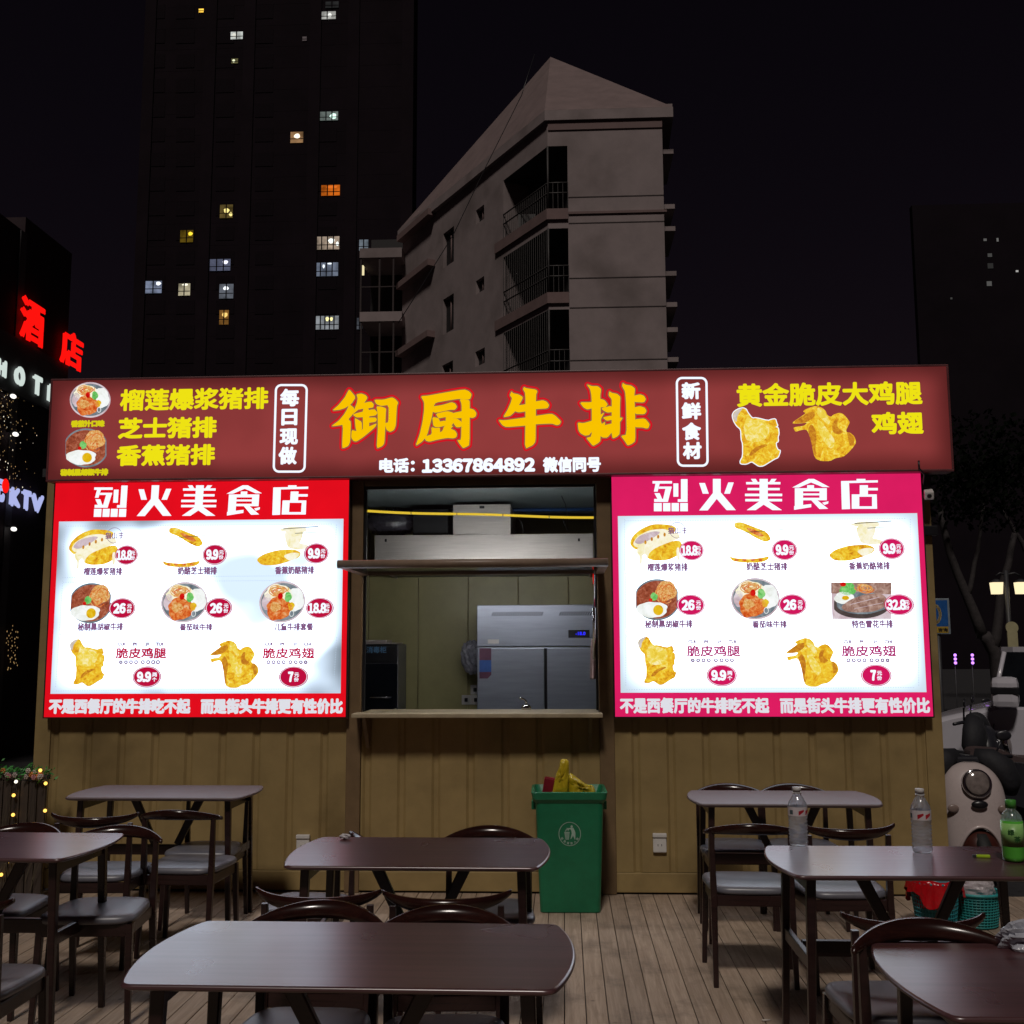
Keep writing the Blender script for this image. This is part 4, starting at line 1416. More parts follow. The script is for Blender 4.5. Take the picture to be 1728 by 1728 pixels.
def menu_box(dx, label, film, badge, capt, left):
    t_ = thing('menu_light_box', label, 'menu board', (0, 0, 0), 0, 'lit menu boxes flanking the window')
    x0, x1 = RX0 + dx, RX1 + dx
    m_ = MB()
    e = .008
    m_.box((x0 - e, MY - .002, MZ1), (x1 + e, -0.024, MZ1 + e))
    m_.box((x0 - e, MY - .002, MZ0 - e), (x1 + e, -0.024, MZ0))
    m_.box((x0 - e, MY - .002, MZ0 + .0005), (x0, -0.024, MZ1 - .0005))
    m_.box((x1, MY - .002, MZ0 + .0005), (x1 + e, -0.024, MZ1 - .0005))
    m_.box((x0 + .001, -0.05, MZ0 + .001), (x1 - .001, -0.026, MZ1 - .001))
    m_.build('box_frame', pmat('black_frame', (0.02, 0.012, 0.014), 0.4), t_)
    m_ = MB()
    m_.add([(x0, MY, MZ0), (x1, MY, MZ0), (x1, MY, MZ1), (x0, MY, MZ1)], [(0, 1, 2, 3)])
    m_.build('colour_face', film, t_)
    w0, w1 = (at(1042, 871, MY).x + at(1048, 1170, MY).x) / 2 + dx, (at(1547, 866, MY).x + at(1564, 1168, MY).x) / 2 + dx
    wz0, wz1 = (at(1048, 1169, MY).z + at(1564, 1168, MY).z) / 2, (at(1042, 871, MY).z + at(1547, 866, MY).z) / 2
    m_ = MB()
    m_.add([(w0, MY - .0015, wz0), (w1, MY - .0015, wz0), (w1, MY - .0015, wz1), (w0, MY - .0015, wz1)], [(0, 1, 2, 3)])
    m_.build('white_panel', M_white_film2 if left else M_white_film, t_)
    m_ = MB()
    for pl in TITLE:
        q = [at(1090 + x / 4.32, 810 + y / 4.32, MY) for x, y in pl]
        poly_on(m_, [(p.x + dx, p.z) for p in q], .0015, FM)
    m_.build('title_lettering', M_ywhite, t_)

    def T(body, a, b, c, d, mat, bold, name='lettering', dep=.003):
        return sign_text(body, a, b, c, d, mat, bold, t_, MY, FM, dep, name, dx)

    bo = .0062 if left else .0050
    T('不是西餐厅的牛排吃不起', 1046, 1298, 1177, 1204, M_slogan, bo, 'slogan')
    T('而是街头牛排更有性价比', 1316, 1569, 1177, 1204, M_slogan, bo, 'slogan')
    caps = [('榴莲爆浆猪排', 1092, 1161, 950, 964), ('奶酪芝士猪排', 1259, 1329, 949, 963), ('香蕉奶酪猪排', 1432, 1502, 948, 962),
            ('秘制黑胡椒牛排', 1088, 1169, 1046, 1060), ('番茄味牛排', 1269, 1328, 1047, 1060),
            (('儿童牛排套餐' if left else '特色雪花牛排'), 1437, 1507, 1046, 1060)]
    for c in caps:
        T(*c, capt, .0024, 'caption')
    T('脆皮鸡腿', 1159, 1249, 1089, 1108, M_capt2 if not left else M_badge, .0026, 'caption')
    T('脆皮鸡翅', 1420, 1512, 1089, 1108, M_capt2 if not left else M_badge, .0026, 'caption')
    m_ = MB()
    for bd, a, b in (('CUI', 1161, 1174), ('PI', 1188, 1195), ('JI', 1210.5, 1216.5), ('TUI', 1229, 1242), ('CUI', 1423, 1436), ('PI', 1450, 1457), ('JI', 1473.5, 1479.5), ('CHI', 1492, 1506)):
        q = px_box(a, b, 1080, 1086, MY)
        text_on(m_, bd, q[0] + dx, q[1] + dx, q[2], q[3], .003, FM, .0020)
    m_.build('pinyin', M_capt, t_)
    m_ = MB()
    for bx in (1169, 1431.5):
        for k, ofs in enumerate((0, 9, 18, 27, 39, 48.5, 57.5, 66)):
            p = at(bx + ofs, 1114.3, MY)
            r = 3.4 / 1800 * 7.4
            q = [(p.x + dx + r * math.cos(a * .5236), p.z + r * math.sin(a * .5236)) for a in range(12)]
            poly_on(m_, q, .003, FM, 0)
            q = [(p.x + dx + r * .45 * math.cos(a * 1.5708 + .785), p.z + r * .45 * math.sin(a * 1.5708 + .785)) for a in range(4)]
            poly_on(m_, q, .0035, FM, 1)
    m_.build('round_marks', [capt, M_white_film], t_)
    # dotted card borders
    m_ = MB()
    for (bx0, bx1, by0, by1) in ((1056, 1534, 877, 966), (1058, 1540, 974, 1064), (1058, 1548, 1072, 1162)):
        for k in range(int((bx1 - bx0) / 4.2)):
            for yy in (by0, by1):
                p = at(bx0 + k * 4.2, yy + (bx0 + k * 4.2 - 1300) * -.008, MY)
                m_.add([(p.x + dx - .0035, MY - .003, p.z - .002), (p.x + dx + .0035, MY - .003, p.z - .002), (p.x + dx + .0035, MY - .003, p.z + .002), (p.x + dx - .0035, MY - .003, p.z + .002)], [(0, 1, 2, 3)])
        for k in range(int((by1 - by0) / 4.2)):
            for xx in (bx0 - 2, bx1 + 2):
                p = at(xx, by0 + k * 4.2, MY)
                m_.add([(p.x + dx - .002, MY - .003, p.z - .0035), (p.x + dx + .002, MY - .003, p.z - .0035), (p.x + dx + .002, MY - .003, p.z + .0035), (p.x + dx - .002, MY - .003, p.z + .0035)], [(0, 1, 2, 3)])
    m_.build('dotted_border', M_dots, t_)
    # dishes
    for kd, a, b, c, d in (('durian', 1062, 1152, 884, 952), ('cheese', 1230, 1322, 881, 950), ('banana', 1397, 1504, 878, 948),
                           ('steak', 1073, 1144, 977, 1047), ('tomato', 1233, 1316, 975, 1046),
                           (('tomato', 1408, 1490, 974, 1046) if left else ('snow', 1402, 1504, 983, 1045)),
                           ('leg', 1076, 1142, 1074, 1156), ('wing', 1326, 1416, 1076, 1159)):
        picture(kd, a, b, c, d, t_, MY, FM, dx)
    # seal over the first dish
    m_ = MB()
    pc_ = at(1143, 895, MY)
    rr_ = 13 / 1800 * 7.35
    q = [(pc_.x + dx + rr_ * math.cos(a * .2618), pc_.z + rr_ * math.sin(a * .2618)) for a in range(24)]
    ribbon(m_, q, [(k, (k + 1) % 24) for k in range(24)], .0016, .0075, FM)
    q = px_box(1127, 1160, 890, 901, MY)
    text_on(m_, '猫山王', q[0] + dx, q[1] + dx, q[2], q[3], .0075, FM, .0012)
    m_.build('seal', M_capt, t_)
    # price badges
    for cx, cy, rx, ry, tx, un in ((1167, 929, 20, 17, '18.8', '元份'), (1323.5, 928, 21, 17.5, '9.9', '元份'), (1504, 926, 21, 17.5, '9.9', '元份'),
                                   (1165.5, 1021, 23, 17.5, '26', '元份'), (1337, 1020.5, 23, 17.5, '26', '元份'), (1516.5, 1020.5, 23.5, 17.5, '18.8' if left else '32.8', '元份'),
                                   (1217.5, 1139.5, 24.5, 17.5, '9.9', '两个'), (1478, 1139.5, 24.5, 17.5, '7', '元份')):
        m_ = MB()
        p = at(cx, cy, MY)
        k = 7.3 / 1800
        for s, dep, mi in ((1.0, .0085, 0), (.94, .0088, 1), (.90, .0091, 0)):
            poly_on(m_, ell(p.x + dx, p.z, rx * k * s, ry * k * s, 36), dep, FM, mi)
        n_ = len(tx)
        hw = {1: .20, 2: .48, 3: .52, 4: .68}[n_] * rx
        xc = cx - rx * .20
        q = px_box(xc - hw, xc + hw, cy - ry * .52, cy + ry * .52, MY)
        text_on(m_, tx, q[0] + dx, q[1] + dx, q[2], q[3], .0096, FM, .0050 if n_ < 4 else .0042, 1)
        for j, ch in enumerate(un):
            ux = cx + rx * (.56 if n_ != 1 else .22)
            q = px_box(ux - 4.2, ux + 4.2, cy - ry * .42 + j * 8.2, cy - ry * .42 + 7.4 + j * 8.2, MY)
            text_on(m_, ch, q[0] + dx, q[1] + dx, q[2], q[3], .0096, FM, .0011, 1)
        m_.build('price_badge', [badge, M_ywhite], t_)
    return t_


menu_box(0.0, 'rose pink lit menu box to the right of the serving window', M_pink, M_badge2, M_capt, False)
menu_box(LX0 - RX0, 'bright red lit menu box to the left of the serving window', M_red, M_badge, M_capt, True)

# ------------------------------------------------------------------ small fittings on the wall
cc = at(1567, 836, -0.02)
ct = thing('security_camera', 'small white security camera below the right end of the sign', 'camera', (KX1 - .055, -0.013, cc.z))
mb = MB()
p0 = Vector((at(1567, 808, -.02).x - KX1 + .055, -.03, at(1567, 800, 0).z - cc.z))
mb.bbox((-.05, -.055, .045), (.05, .0, .135), .006)
mb.tube([(0, -.03, .05), (0, -.05, .02), (0, -.06, .0)], .012, 8)
mb.build('bracket', M_black, ct)
mb = MB()
Mc = Matrix.Translation((at(1568, 836, -.1).x - KX1 + .055, -.075, 0)) @ Matrix.Rotation(R(-14), 4, 'Z') @ Matrix.Rotation(R(20), 4, 'X')
mb.bbox((-.03, -.06, -.028), (.03, .05, .028), .010, M=Mc)
mb.build('housing', M_whitep, ct)
mb = MB()
mb.lathe([(.015, 0), (.015, .006), (.010, .008)], 20, M=Mc @ Matrix.Translation((0, -.0605, 0)) @ Matrix.Rotation(R(90), 4, 'X'))
mb.build('lens', M_black, ct)
mb = MB()
a = at(1567, 893, -.02)
mb.bbox((a.x - .05, -.06, a.z - .045), (a.x + .05, -.0125, a.z + .02), .006)
tag(mb.build('junction_box', M_black), 'small black junction box under the security camera on the corner post', 'junction box')
cb = MB()
a, b = at(1553, 776, -.2), at(1552, 806, -.1)
cb.tube([(a.x, -.168, a.z), (a.x, -.168, (a.z + b.z) / 2), (b.x + .012, -.16, b.z + .01), (b.x + .03, -.06, b.z - .05), (b.x + .05, -.02, b.z - .1)], .007, 8)
cb.tube([(b.x + .05, -.02, b.z - .12), (b.x + .16, -.03, b.z - .05), (b.x + .24, -.05, b.z + .0)], .004, 6)
tag(cb.build('power_cable', M_black), 'black cable poking over the sign corner above the camera', 'cable')
for px, py, lb in ((1113, 1422, 'white wall socket on the kiosk wall right of the green bin'),
                   (512, 1424, 'white wall socket on the kiosk wall left of the middle table')):
    p = at(px, py, -.004)
    sk = thing('outdoor_socket', lb, 'socket', (p.x, -.001, p.z), 0, 'sockets on the kiosk front')
    mb = MB()
    mb.bbox((-.044, -.022, -.06), (.044, 0, .035), .006)
    mb.build('box', M_whitep, sk)
    mb = MB()
    mb.bbox((-.046, -.03, .036), (.046, 0, .062), .006)
    mb.build('lid', M_whitep, sk)
    mb = MB()
    for dx_ in (-.012, .012):
        mb.box((dx_ - .002, -.0225, -.02), (dx_ + .002, -.0221, -.006))
    mb.build('slots', M_black, sk)

# ================================================================== furniture
def outline(L, D, b):
    """boat-shaped top: straight long sides, gently bowed ends, small round corners"""
    hx, hy = L / 2, D / 2
    cx = hx - b
    right = [(cx - .30, -hy), (cx - .055, -hy), (cx - .004, -hy)]
    for k in range(9):
        y = -hy + .035 + (D - .07) * k / 8
        right.append((hx - b * abs(y / hy) ** 2, y))
    right += [(cx - .004, hy), (cx - .055, hy), (cx - .30, hy)]
    return chaikin(right + [(-x, -y) for x, y in right], 3, .25)


def make_table(label):
    t_ = thing('dining_table', label, 'table', (0, 0, 0), 0, 'walnut dining tables on the deck')
    L, D = TL, TD
    P = outline(L, D, .048)
    n = len(P)
    m_ = MB()
    rings = []
    for s, z in ((-.030, .7275), (-.010, .7325), (0, .7390), (0, .7445), (-.0025, .7485), (-.006, .75)):
        rings.append([(x * (1 + s / (L / 2)), y * (1 + s / (D / 2)), z) for x, y in P])
    vs = [p for r_ in rings for p in r_]
    fs = []
    for i in range(len(rings) - 1):
        fs += [(i * n + k, i * n + (k + 1) % n, (i + 1) * n + (k + 1) % n, (i + 1) * n + k) for k in range(n)]
    m_.add(vs, fs, 0, True)
    m_.add(rings[0], [tuple(range(n - 1, -1, -1))])
    m_.add(rings[-1], [tuple(range(n))])
    m_.build('tabletop', M_top, t_)
    lx, ly = L / 2 - .115, D / 2 - .085
    for sx in (-1, 1):
        for sy in (-1, 1):
            m_ = MB()
            m_.taper((sx * (lx + .022), sy * (ly + .012), 0), (sx * lx, sy * ly, .727), .025, .036)
            m_.build('leg', M_wood, t_)
    for sx in (-1, 1):
        m_ = MB()
        m_.bbox((sx * (lx + .006) - .012, -ly + .012, .385), (sx * (lx + .006) + .012, ly - .012, .435), .004)
        m_.build('side_stretcher', M_wood, t_)
        m_ = MB()
        m_.bbox((sx * lx - .011, -ly + .021, .672), (sx * lx + .011, ly - .021, .727), .003)
        m_.build('apron', M_wood, t_)
    m_ = MB()
    m_.bbox((-lx + .007, -.016, .380), (lx - .007, .016, .440), .004)
    m_.build('long_stretcher', M_wood, t_)
    for sx in (-1, 1):
        m_ = MB()
        m_.taper((sx * .07, 0, .4405), (sx * .215, 0, .727), .040, .050, d0=.024, d1=.024)
        m_.build('brace', M_wood, t_)
    return t_


TL, TD = 1.12, 0.62
TSC = [(1.088, 1.05), (.975, 1.06), (.98, .92), (1, 1), (.95, .92), (1, 1), (1.02, 1.02)]
# table name: front-left, front-right corner pixels of the top, middle of the front edge and of the rear edge
TABLES = [
    ('walnut dining table nearest the camera at the bottom centre', (571, 1666), (637, 1556), (220, 1665), (936, 1667)),
    ('walnut dining table in the middle row in front of the green bin', (700, 1463), (720, 1412.5), (478, 1462), (920, 1465)),
    ('walnut dining table against the kiosk wall below the red menu box', (262, 1346), (303, 1325), (112, 1346), (410, 1347)),
    ('walnut dining table cut off by the left edge of the photo', (-100, 1446), (5, 1403), (-300, 1446), (112, 1446)),
    ('empty walnut dining table against the wall below the pink menu box', (1342, 1357), (1298, 1334), (1190, 1356), (1490, 1357.5)),
    ('walnut dining table with the water bottles and green tea', (1555, 1475), (1495, 1425), (1345, 1474), (1760, 1476)),
    ('walnut dining table cut off by the bottom right corner of the photo', (1880, 1722), (1740, 1594), (1650, 1722), (2100, 1722)),
]
tab0 = None
TPOS = []
for i, (lb, fm, rm, fa, fb) in enumerate(TABLES):
    a, b = fl(fm[0], fm[1], .75), fl(rm[0], rm[1], .75)
    c = (a + b) / 2
    q0, q1 = fl(fa[0], fa[1], .75), fl(fb[0], fb[1], .75)
    rz = math.atan2(q1.y - q0.y, q1.x - q0.x)
    rz = R((-.3, -.2, -.2, -1.0, -.7, 0.3, 1.0)[i])
    if i == 3:      # only its right end is seen
        e_ = (fl(218, 1406, .75) + fl(112, 1446, .75)) / 2
        c = Vector((e_.x + .035 - TL / 2, e_.y - .01, 0))
    if i == 5:
        e_ = (fl(1281, 1429, .75) + fl(1345, 1474, .75)) / 2
        c = Vector((e_.x - .035 + TL / 2, e_.y, 0))
    if i == 6:
        e_ = fl(1478, 1602, .75)
        c = Vector((e_.x - .028 + TL / 2, e_.y - TD / 2 + .075, 0))
    if tab0 is None:
        tab0 = make_table(lb)
        o = tab0
    else:
        o = copy_tree(tab0)
        o['label'] = lb
    o.location = (c.x, c.y, 0)
    o.rotation_euler = (0, 0, rz)
    o.scale = (TSC[i][0], TSC[i][1], 1)
    if i in (2, 4):          # rougher, coated copy of the top, made to pick up more menu light
        for ch in o.children:
            if ch.name.startswith('tabletop'):
                ch.data = ch.data.copy()
                ch.data.materials[0] = M_top2
    TPOS.append((c.x, c.y, rz))
    #print('TABLE', i, round(c.x, 3), round(c.y, 3), 'front len', round((q1 - q0).length, 3), 'depth', round((a - b).length, 3), 'rz', round(math.degrees(rz), 2))


def rail_mesh(kind):
    m_ = MB()
    N = 28
    W_ = .225
    prof = []
    for i in range(N + 1):
        u = -1 + 2 * i / N
        x = W_ * u
        y = -.245 + .105 * abs(u) ** 2.1
        h = .017 + .036 * max(0, (1 - u * u)) ** 0.8
        if kind == 'arch':
            zb = .706 - .014 * u * u
            zt = zb + h + .004
        else:
            zt = .752 + .012 * abs(u) ** 6
            zb = zt - h - .004
        th = .012 + .008 * (1 - u * u)
        lean = .020
        for dy, zz in ((-th * .55, zb + .004), (-th, zb + (zt - zb) * .3), (-th, zb + (zt - zb) * .7), (-th * .5, zt), (th * .5, zt), (th, zb + (zt - zb) * .7), (th, zb + (zt - zb) * .3), (th * .55, zb + .004)):
            prof.append((x, y + dy - lean * (zz - .70) / .06, zz))
    fs = []
    for i in range(N):
        fs += [(i * 8 + k, i * 8 + (k + 1) % 8, (i + 1) * 8 + (k + 1) % 8, (i + 1) * 8 + k) for k in range(8)]
    fs += [tuple(range(7, -1, -1)), tuple(N * 8 + k for k in range(8))]
    m_.add(prof, fs, 0, True)
    return m_


def make_chair(kind):
    t_ = thing('dining_chair', 'x', 'chair', (0, 0, 0), 0, 'dark horn back chairs around the tables')
    # cushion: rounded trapezoid, domed
    m_ = MB()
    P = []
    nn = 40
    for k in range(nn):
        a = 2 * math.pi * k / nn
        ca, sa = math.cos(a), math.sin(a)
        ex = 0.42
        x = math.copysign(abs(ca) ** ex, ca)
        y = math.copysign(abs(sa) ** ex, sa)
        P.append((x * (.205 + .018 * y), y * .20 + .015))
    rings = [(.94, .415), (.99, .420), (1.0, .430), (.99, .440), (.96, .4475), (.88, .4525), (.6, .4565), (.25, .458)]
    vs = []
    for s, z in rings:
        vs += [(x * s, (y - .015) * s + .015, z) for x, y in P]
    fs = []
    for i in range(len(rings) - 1):
        fs += [(i * nn + k, i * nn + (k + 1) % nn, (i + 1) * nn + (k + 1) % nn, (i + 1) * nn + k) for k in range(nn)]
    fs += [tuple(range(nn - 1, -1, -1)), tuple((len(rings) - 1) * nn + k for k in range(nn))]
    m_.add(vs, fs, 0, True)
    m_.build('seat', M_seat, t_)
    m_ = MB()
    m_.bbox((-.185, .168, .362), (.185, .192, .4145), .004)
    m_.bbox((-.170, -.178, .362), (.170, -.156, .4145), .004)
    m_.taper((-.178, -.155, .388), (-.188, .167, .388), .052, .052, d0=.022, d1=.022, ax=(0, 0, 1))
    m_.taper((.178, -.155, .388), (.188, .167, .388), .052, .052, d0=.022, d1=.022, ax=(0, 0, 1))
    m_.build('seat_frame', M_wood, t_)
    for sx in (-1, 1):
        m_ = MB()
        m_.taper((sx * .205, .195, 0), (sx * .192, .178, .413), .023, .031)
        m_.build('leg', M_wood, t_)
        m_ = MB()
        m_.taper((sx * .188, -.215, 0), (sx * .184, -.172, .40), .023, .031)
        m_.taper((sx * .184, -.172, .4005), (sx * .188, -.176, .712), .031, .022)
        m_.build('leg', M_wood, t_)
    rail_mesh(kind).build('backrest', M_rail, t_)
    return t_


PROTO = {}
RAILC = -.252


def chair(px, py, kind, label, face=0.0, z=.745, sc=1.0, pos=None):
    if kind not in PROTO:
        PROTO[kind] = o = make_chair(kind)
    else:
        o = copy_tree(PROTO[kind])
    o['label'] = label
    if pos is None:
        p = fl(px, py, z * sc)
        c, s = math.cos(face), math.sin(face)
        # rail centre is at (0, RAILC) in the chair's own frame
        ox, oy = -s * RAILC * sc, c * RAILC * sc
        pos = (p.x - ox, p.y - oy)
    o.location = (pos[0], pos[1], 0)
    o.rotation_euler = (0, 0, face)
    o.scale = (sc, sc, sc)
    return o


PI = math.pi
chair(547, 1529, 'arch', 'chair at the nearest table facing the camera, the left one', PI + R(-1))
chair(757, 1537, 'arch', 'chair at the nearest table facing the camera, the right one', PI + R(2))
chair(526, 1514, 'smile', 'chair with its back to the camera at the middle table, left side', R(-2), z=.752)
chair(752, 1517, 'smile', 'chair with its back to the camera at the middle table, right side', R(3), z=.752)
chair(826, 1400, 'arch', 'chair behind the right half of the middle table beside the green bin', PI + R(2))
p = fl(508, 1518, .465)
chair(0, 0, 'smile', 'chair turned sideways behind the left end of the middle table', R(90), pos=(p.x + .0, p.y + .20), sc=.92)
chair(149, 1380, 'smile', 'left chair with its back to the camera at the table below the red menu', R(3), z=.75)
chair(293, 1372, 'arch', 'right chair with its back to the camera at the table below the red menu', R(-2))
p = fl(352, 1418, .465)
chair(0, 0, 'arch', 'chair between the kiosk wall and the table below the red menu', PI, pos=(p.x, p.y - .02), sc=.97)
chair(206, 1399, 'arch', 'chair behind the right end of the left edge table', PI + R(4))
chair(52, 1395, 'arch', 'chair behind the left edge table beside the wooden planter', PI - R(3))
p = fl(82, 1621, .465)
chair(0, 0, 'smile', 'chair in front of the left edge table at the bottom left corner', R(2), pos=(p.x - .20, p.y - .19))
chair(1270, 1396, 'arch', 'left chair with its back to the camera at the table below the pink menu', R(-2))
chair(1440, 1399, 'smile', 'right chair with its back to the camera at the table below the pink menu', R(3), z=.752)
chair(1226, 1327, 'arch', 'left chair between the kiosk wall and the table below the pink menu', PI)
chair(1334, 1327, 'arch', 'right chair between the kiosk wall and the table below the pink menu', PI)
chair(1557, 1558, 'smile', 'chair with its back to the camera at the table with the bottles', R(1), z=.752)
chair(1552, 1562, 'arch', 'chair at the bottom right table facing the camera, its left one', PI + R(2), sc=1.05)
chair(1800, 1566, 'arch', 'chair with the white plastic bag at the bottom right table', PI - R(2), sc=1.03)

# ------------------------------------------------------------------ green bin
bp_ = fl(962, 1541, 0.0)
bx, by = bp_.x, bp_.y + .152
binn = thing('litter_bin', 'green plastic litter bin with a round tidy man emblem beside the wall', 'bin', (bx, by, 0), R(1))
bh = .722


def frustum(m_, z0, z1, w0, d0, w1, d1, r=.03, mi=0, cap0=True, cap1=False):
    def ring(w, d, z):
        P = []
        for cx, cy, a0 in ((w / 2 - r, -d / 2 + r, -90), (w / 2 - r, d / 2 - r, 0), (-w / 2 + r, d / 2 - r, 90), (-w / 2 + r, -d / 2 + r, 180)):
            for k in range(5):
                a = R(a0 + 22.5 * k)
                P.append((cx + r * math.cos(a), cy + r * math.sin(a), z))
        return P
    A, B = ring(w0, d0, z0), ring(w1, d1, z1)
    n = len(A)
    fs = [(k, (k + 1) % n, n + (k + 1) % n, n + k) for k in range(n)]
    if cap0:
        fs.append(tuple(range(n - 1, -1, -1)))
    if cap1:
        fs.append(tuple(range(n, 2 * n)))
    m_.add(A + B, fs, mi)


BW0, BW1 = .368, .428
m_ = MB()
frustum(m_, .004, bh - .07, BW0, .30, BW1 - .012, .352)
frustum(m_, bh - .069, bh - .045, BW1 - .008, .356, BW1 + .026, .39, cap0=True)
frustum(m_, bh - .045, bh - .004, BW1 + .026, .39, BW1 + .040, .404, cap0=False)
frustum(m_, bh - .004, bh, BW1 + .040, .404, BW1 + .030, .394, cap0=False)
frustum(m_, bh, bh - .08, BW1 + .006, .37, BW1 - .06, .30, cap0=False)
frustum(m_, bh - .08, bh - .28, BW1 - .06, .30, BW1 - .09, .26, cap0=False, cap1=True)
A_ = []
# rim top ring
def rr_(w, d, z, r=.03):
    P = []
    for cx, cy, a0 in ((w / 2 - r, -d / 2 + r, -90), (w / 2 - r, d / 2 - r, 0), (-w / 2 + r, d / 2 - r, 90), (-w / 2 + r, -d / 2 + r, 180)):
        for k in range(5):
            a = R(a0 + 22.5 * k)
            P.append((cx + r * math.cos(a), cy + r * math.sin(a), z))
    return P
a_, b_ = rr_(BW1 + .030, .394, bh), rr_(BW1 + .006, .37, bh)
m_.add(a_ + b_, [(k, (k + 1) % 20, 20 + (k + 1) % 20, 20 + k) for k in range(20)])
m_.build('tub', M_green, binn)
m_ = MB()
m_.bbox((-.235, -.05, bh - .125), (-.203, .05, bh - .072), .006)
m_.bbox((.203, -.05, bh - .125), (.235, .05, bh - .072), .006)
m_.build('handle', M_green, binn)
# emblem lies on the sloping front face
ez = .470
def FB(X, Z, d):
    s = (.352 - .30) / 2 / (bh - .074)
    return (X, -(.150 + s * (Z - .004)) - d, Z)
m_ = MB()
er = .066
circ = [(er * math.cos(k * .1309), ez + er * 1.06 * math.sin(k * .1309)) for k in range(48)]
ribbon(m_, circ, [(k, (k + 1) % 48) for k in range(48)], .0022, .002, FB)
E = lambda x, y: ((x - 805) / 470 * er, ez - (y - 890) / 500 * er * 1.06)
for pl in ([(850, 625), (960, 625), (1000, 700), (1040, 790), (1055, 860), (1040, 1130), (1020, 1130), (950, 960), (860, 1110), (835, 1100), (890, 870), (880, 770), (845, 690), (740, 690), (650, 645), (650, 632), (760, 640)],
           [(565, 800), (800, 800), (765, 1130), (620, 1130)],
           [(600, 780), (640, 690), (770, 690), (780, 720), (740, 760), (735, 730), (660, 730), (635, 785)]):
    poly_on(m_, [E(*q) for q in pl], .002, FB)
poly_on(m_, [E(892 + 50 * math.cos(k * .52), 570 + 55 * math.sin(k * .52)) for k in range(12)], .002, FB)
m2_ = MB()
for k in range(1, 4):
    poly_on(m2_, [E(600 + k * 45, 830), E(606 + k * 45, 830), E(618 + k * 36, 1110), E(612 + k * 36, 1110)], .0028, FB)
for k in range(1, 6):
    poly_on(m2_, [E(580, 800 + k * 55), E(785, 800 + k * 55), E(785, 807 + k * 55), E(580, 807 + k * 55)], .0028, FB)
emb = m_.build('emblem', M_greeni, binn)
m2_.build('basket_grid', M_green, emb)
m_ = MB()
for ch, (x_, y_), a_ in zip('垃圾请放入箱', ((475, 1080), (585, 1205), (725, 1280), (880, 1285), (1030, 1225), (1130, 1100)), (-48, -28, -8, 10, 28, 48)):
    c0 = E(x_, y_)
    sub = MB()
    rotm = R(a_)
    def FR(X, Z, d, c0=c0, rotm=rotm):
        return FB(c0[0] + X * math.cos(rotm) - Z * math.sin(rotm), c0[1] + X * math.sin(rotm) + Z * math.cos(rotm), d)
    text_on(m_, ch, -.0075, .0075, -.0075, .0075, .002, FR, .0008)
m_.build('lettering', M_greeni, binn)


def crumple(name, c, size, mat, label, cat, seed, fn=None, sub=4, amp=.18, parent=None):
    bm = bmesh.new()
    bmesh.ops.create_icosphere(bm, subdivisions=sub, radius=1)
    rr = random.Random(seed)
    ph = [(rr.uniform(2, 7), rr.uniform(2, 7), rr.uniform(2, 7), rr.uniform(0, 6)) for _ in range(7)]
    for v in bm.verts:
        d = v.co.copy()
        k = 1.0
        for i, q in enumerate(ph):
            k += amp / (1 + i * .5) * abs(math.sin(d.x * q[0] + d.y * q[1] + d.z * q[2] + q[3])) - amp * .3
        d2 = Vector((d.x * size[0], d.y * size[1], d.z * size[2])) * k
        if fn:
            d2 = fn(d, d2)
        v.co = d2
    me = bpy.data.meshes.new(name)
    bm.to_mesh(me)
    bm.free()
    me.materials.append(mat)
    o = bpy.data.objects.new(name, me)
    COL.objects.link(o)
    o.location = c
    if label:
        tag(o, label, cat)
    if parent:
        o.parent = parent
    return o


M_bagy = pmat('yellow_bag_film', (0.46, 0.34, 0.012), 0.34, var=.2, scale=20, bump=.4, bscale=40)


def pillow(m_, poly, dep, seed, mi=0):
    """puffed plastic: an outline in x,z blown up to both sides, with creases"""
    rr = random.Random(seed)
    P = chaikin(poly, 2, .2)
    n = len(P)
    cx_, cz_ = sum(p[0] for p in P) / n, sum(p[1] for p in P) / n
    rings = []
    for s_, d_ in ((1, 0), (.93, .5), (.75, .85), (.5, 1.0), (.25, .92), (.05, .95)):
        rings.append([(s_, d_)])
    for side in (-1, 1):
        vs, fs = [], []
        for (q,) in [(r_[0],) for r_ in rings]:
            for k, (x, z) in enumerate(P):
                w = .75 + .35 * math.sin(k * .9 + seed) * math.sin(k * .37 + q[0] * 9) + rr.uniform(-.12, .12)
                vs.append((cx_ + (x - cx_) * q[0], side * dep * q[1] * (w if q[1] else 1), cz_ + (z - cz_) * q[0]))
        for i in range(len(rings) - 1):
            fs += [(i * n + k, i * n + (k + 1) % n, (i + 1) * n + (k + 1) % n, (i + 1) * n + k) for k in range(n)]
        fs.append(tuple((len(rings) - 1) * n + k for k in range(n)))
        m_.add(vs, fs, mi, True)


def cropz(P, yb):
    out_ = []
    for x, y in P:
        q = at(880 + x / 10.16, 1260 + y / 10.16, yb)
        out_.append((q.x - bx, q.z))
    return out_


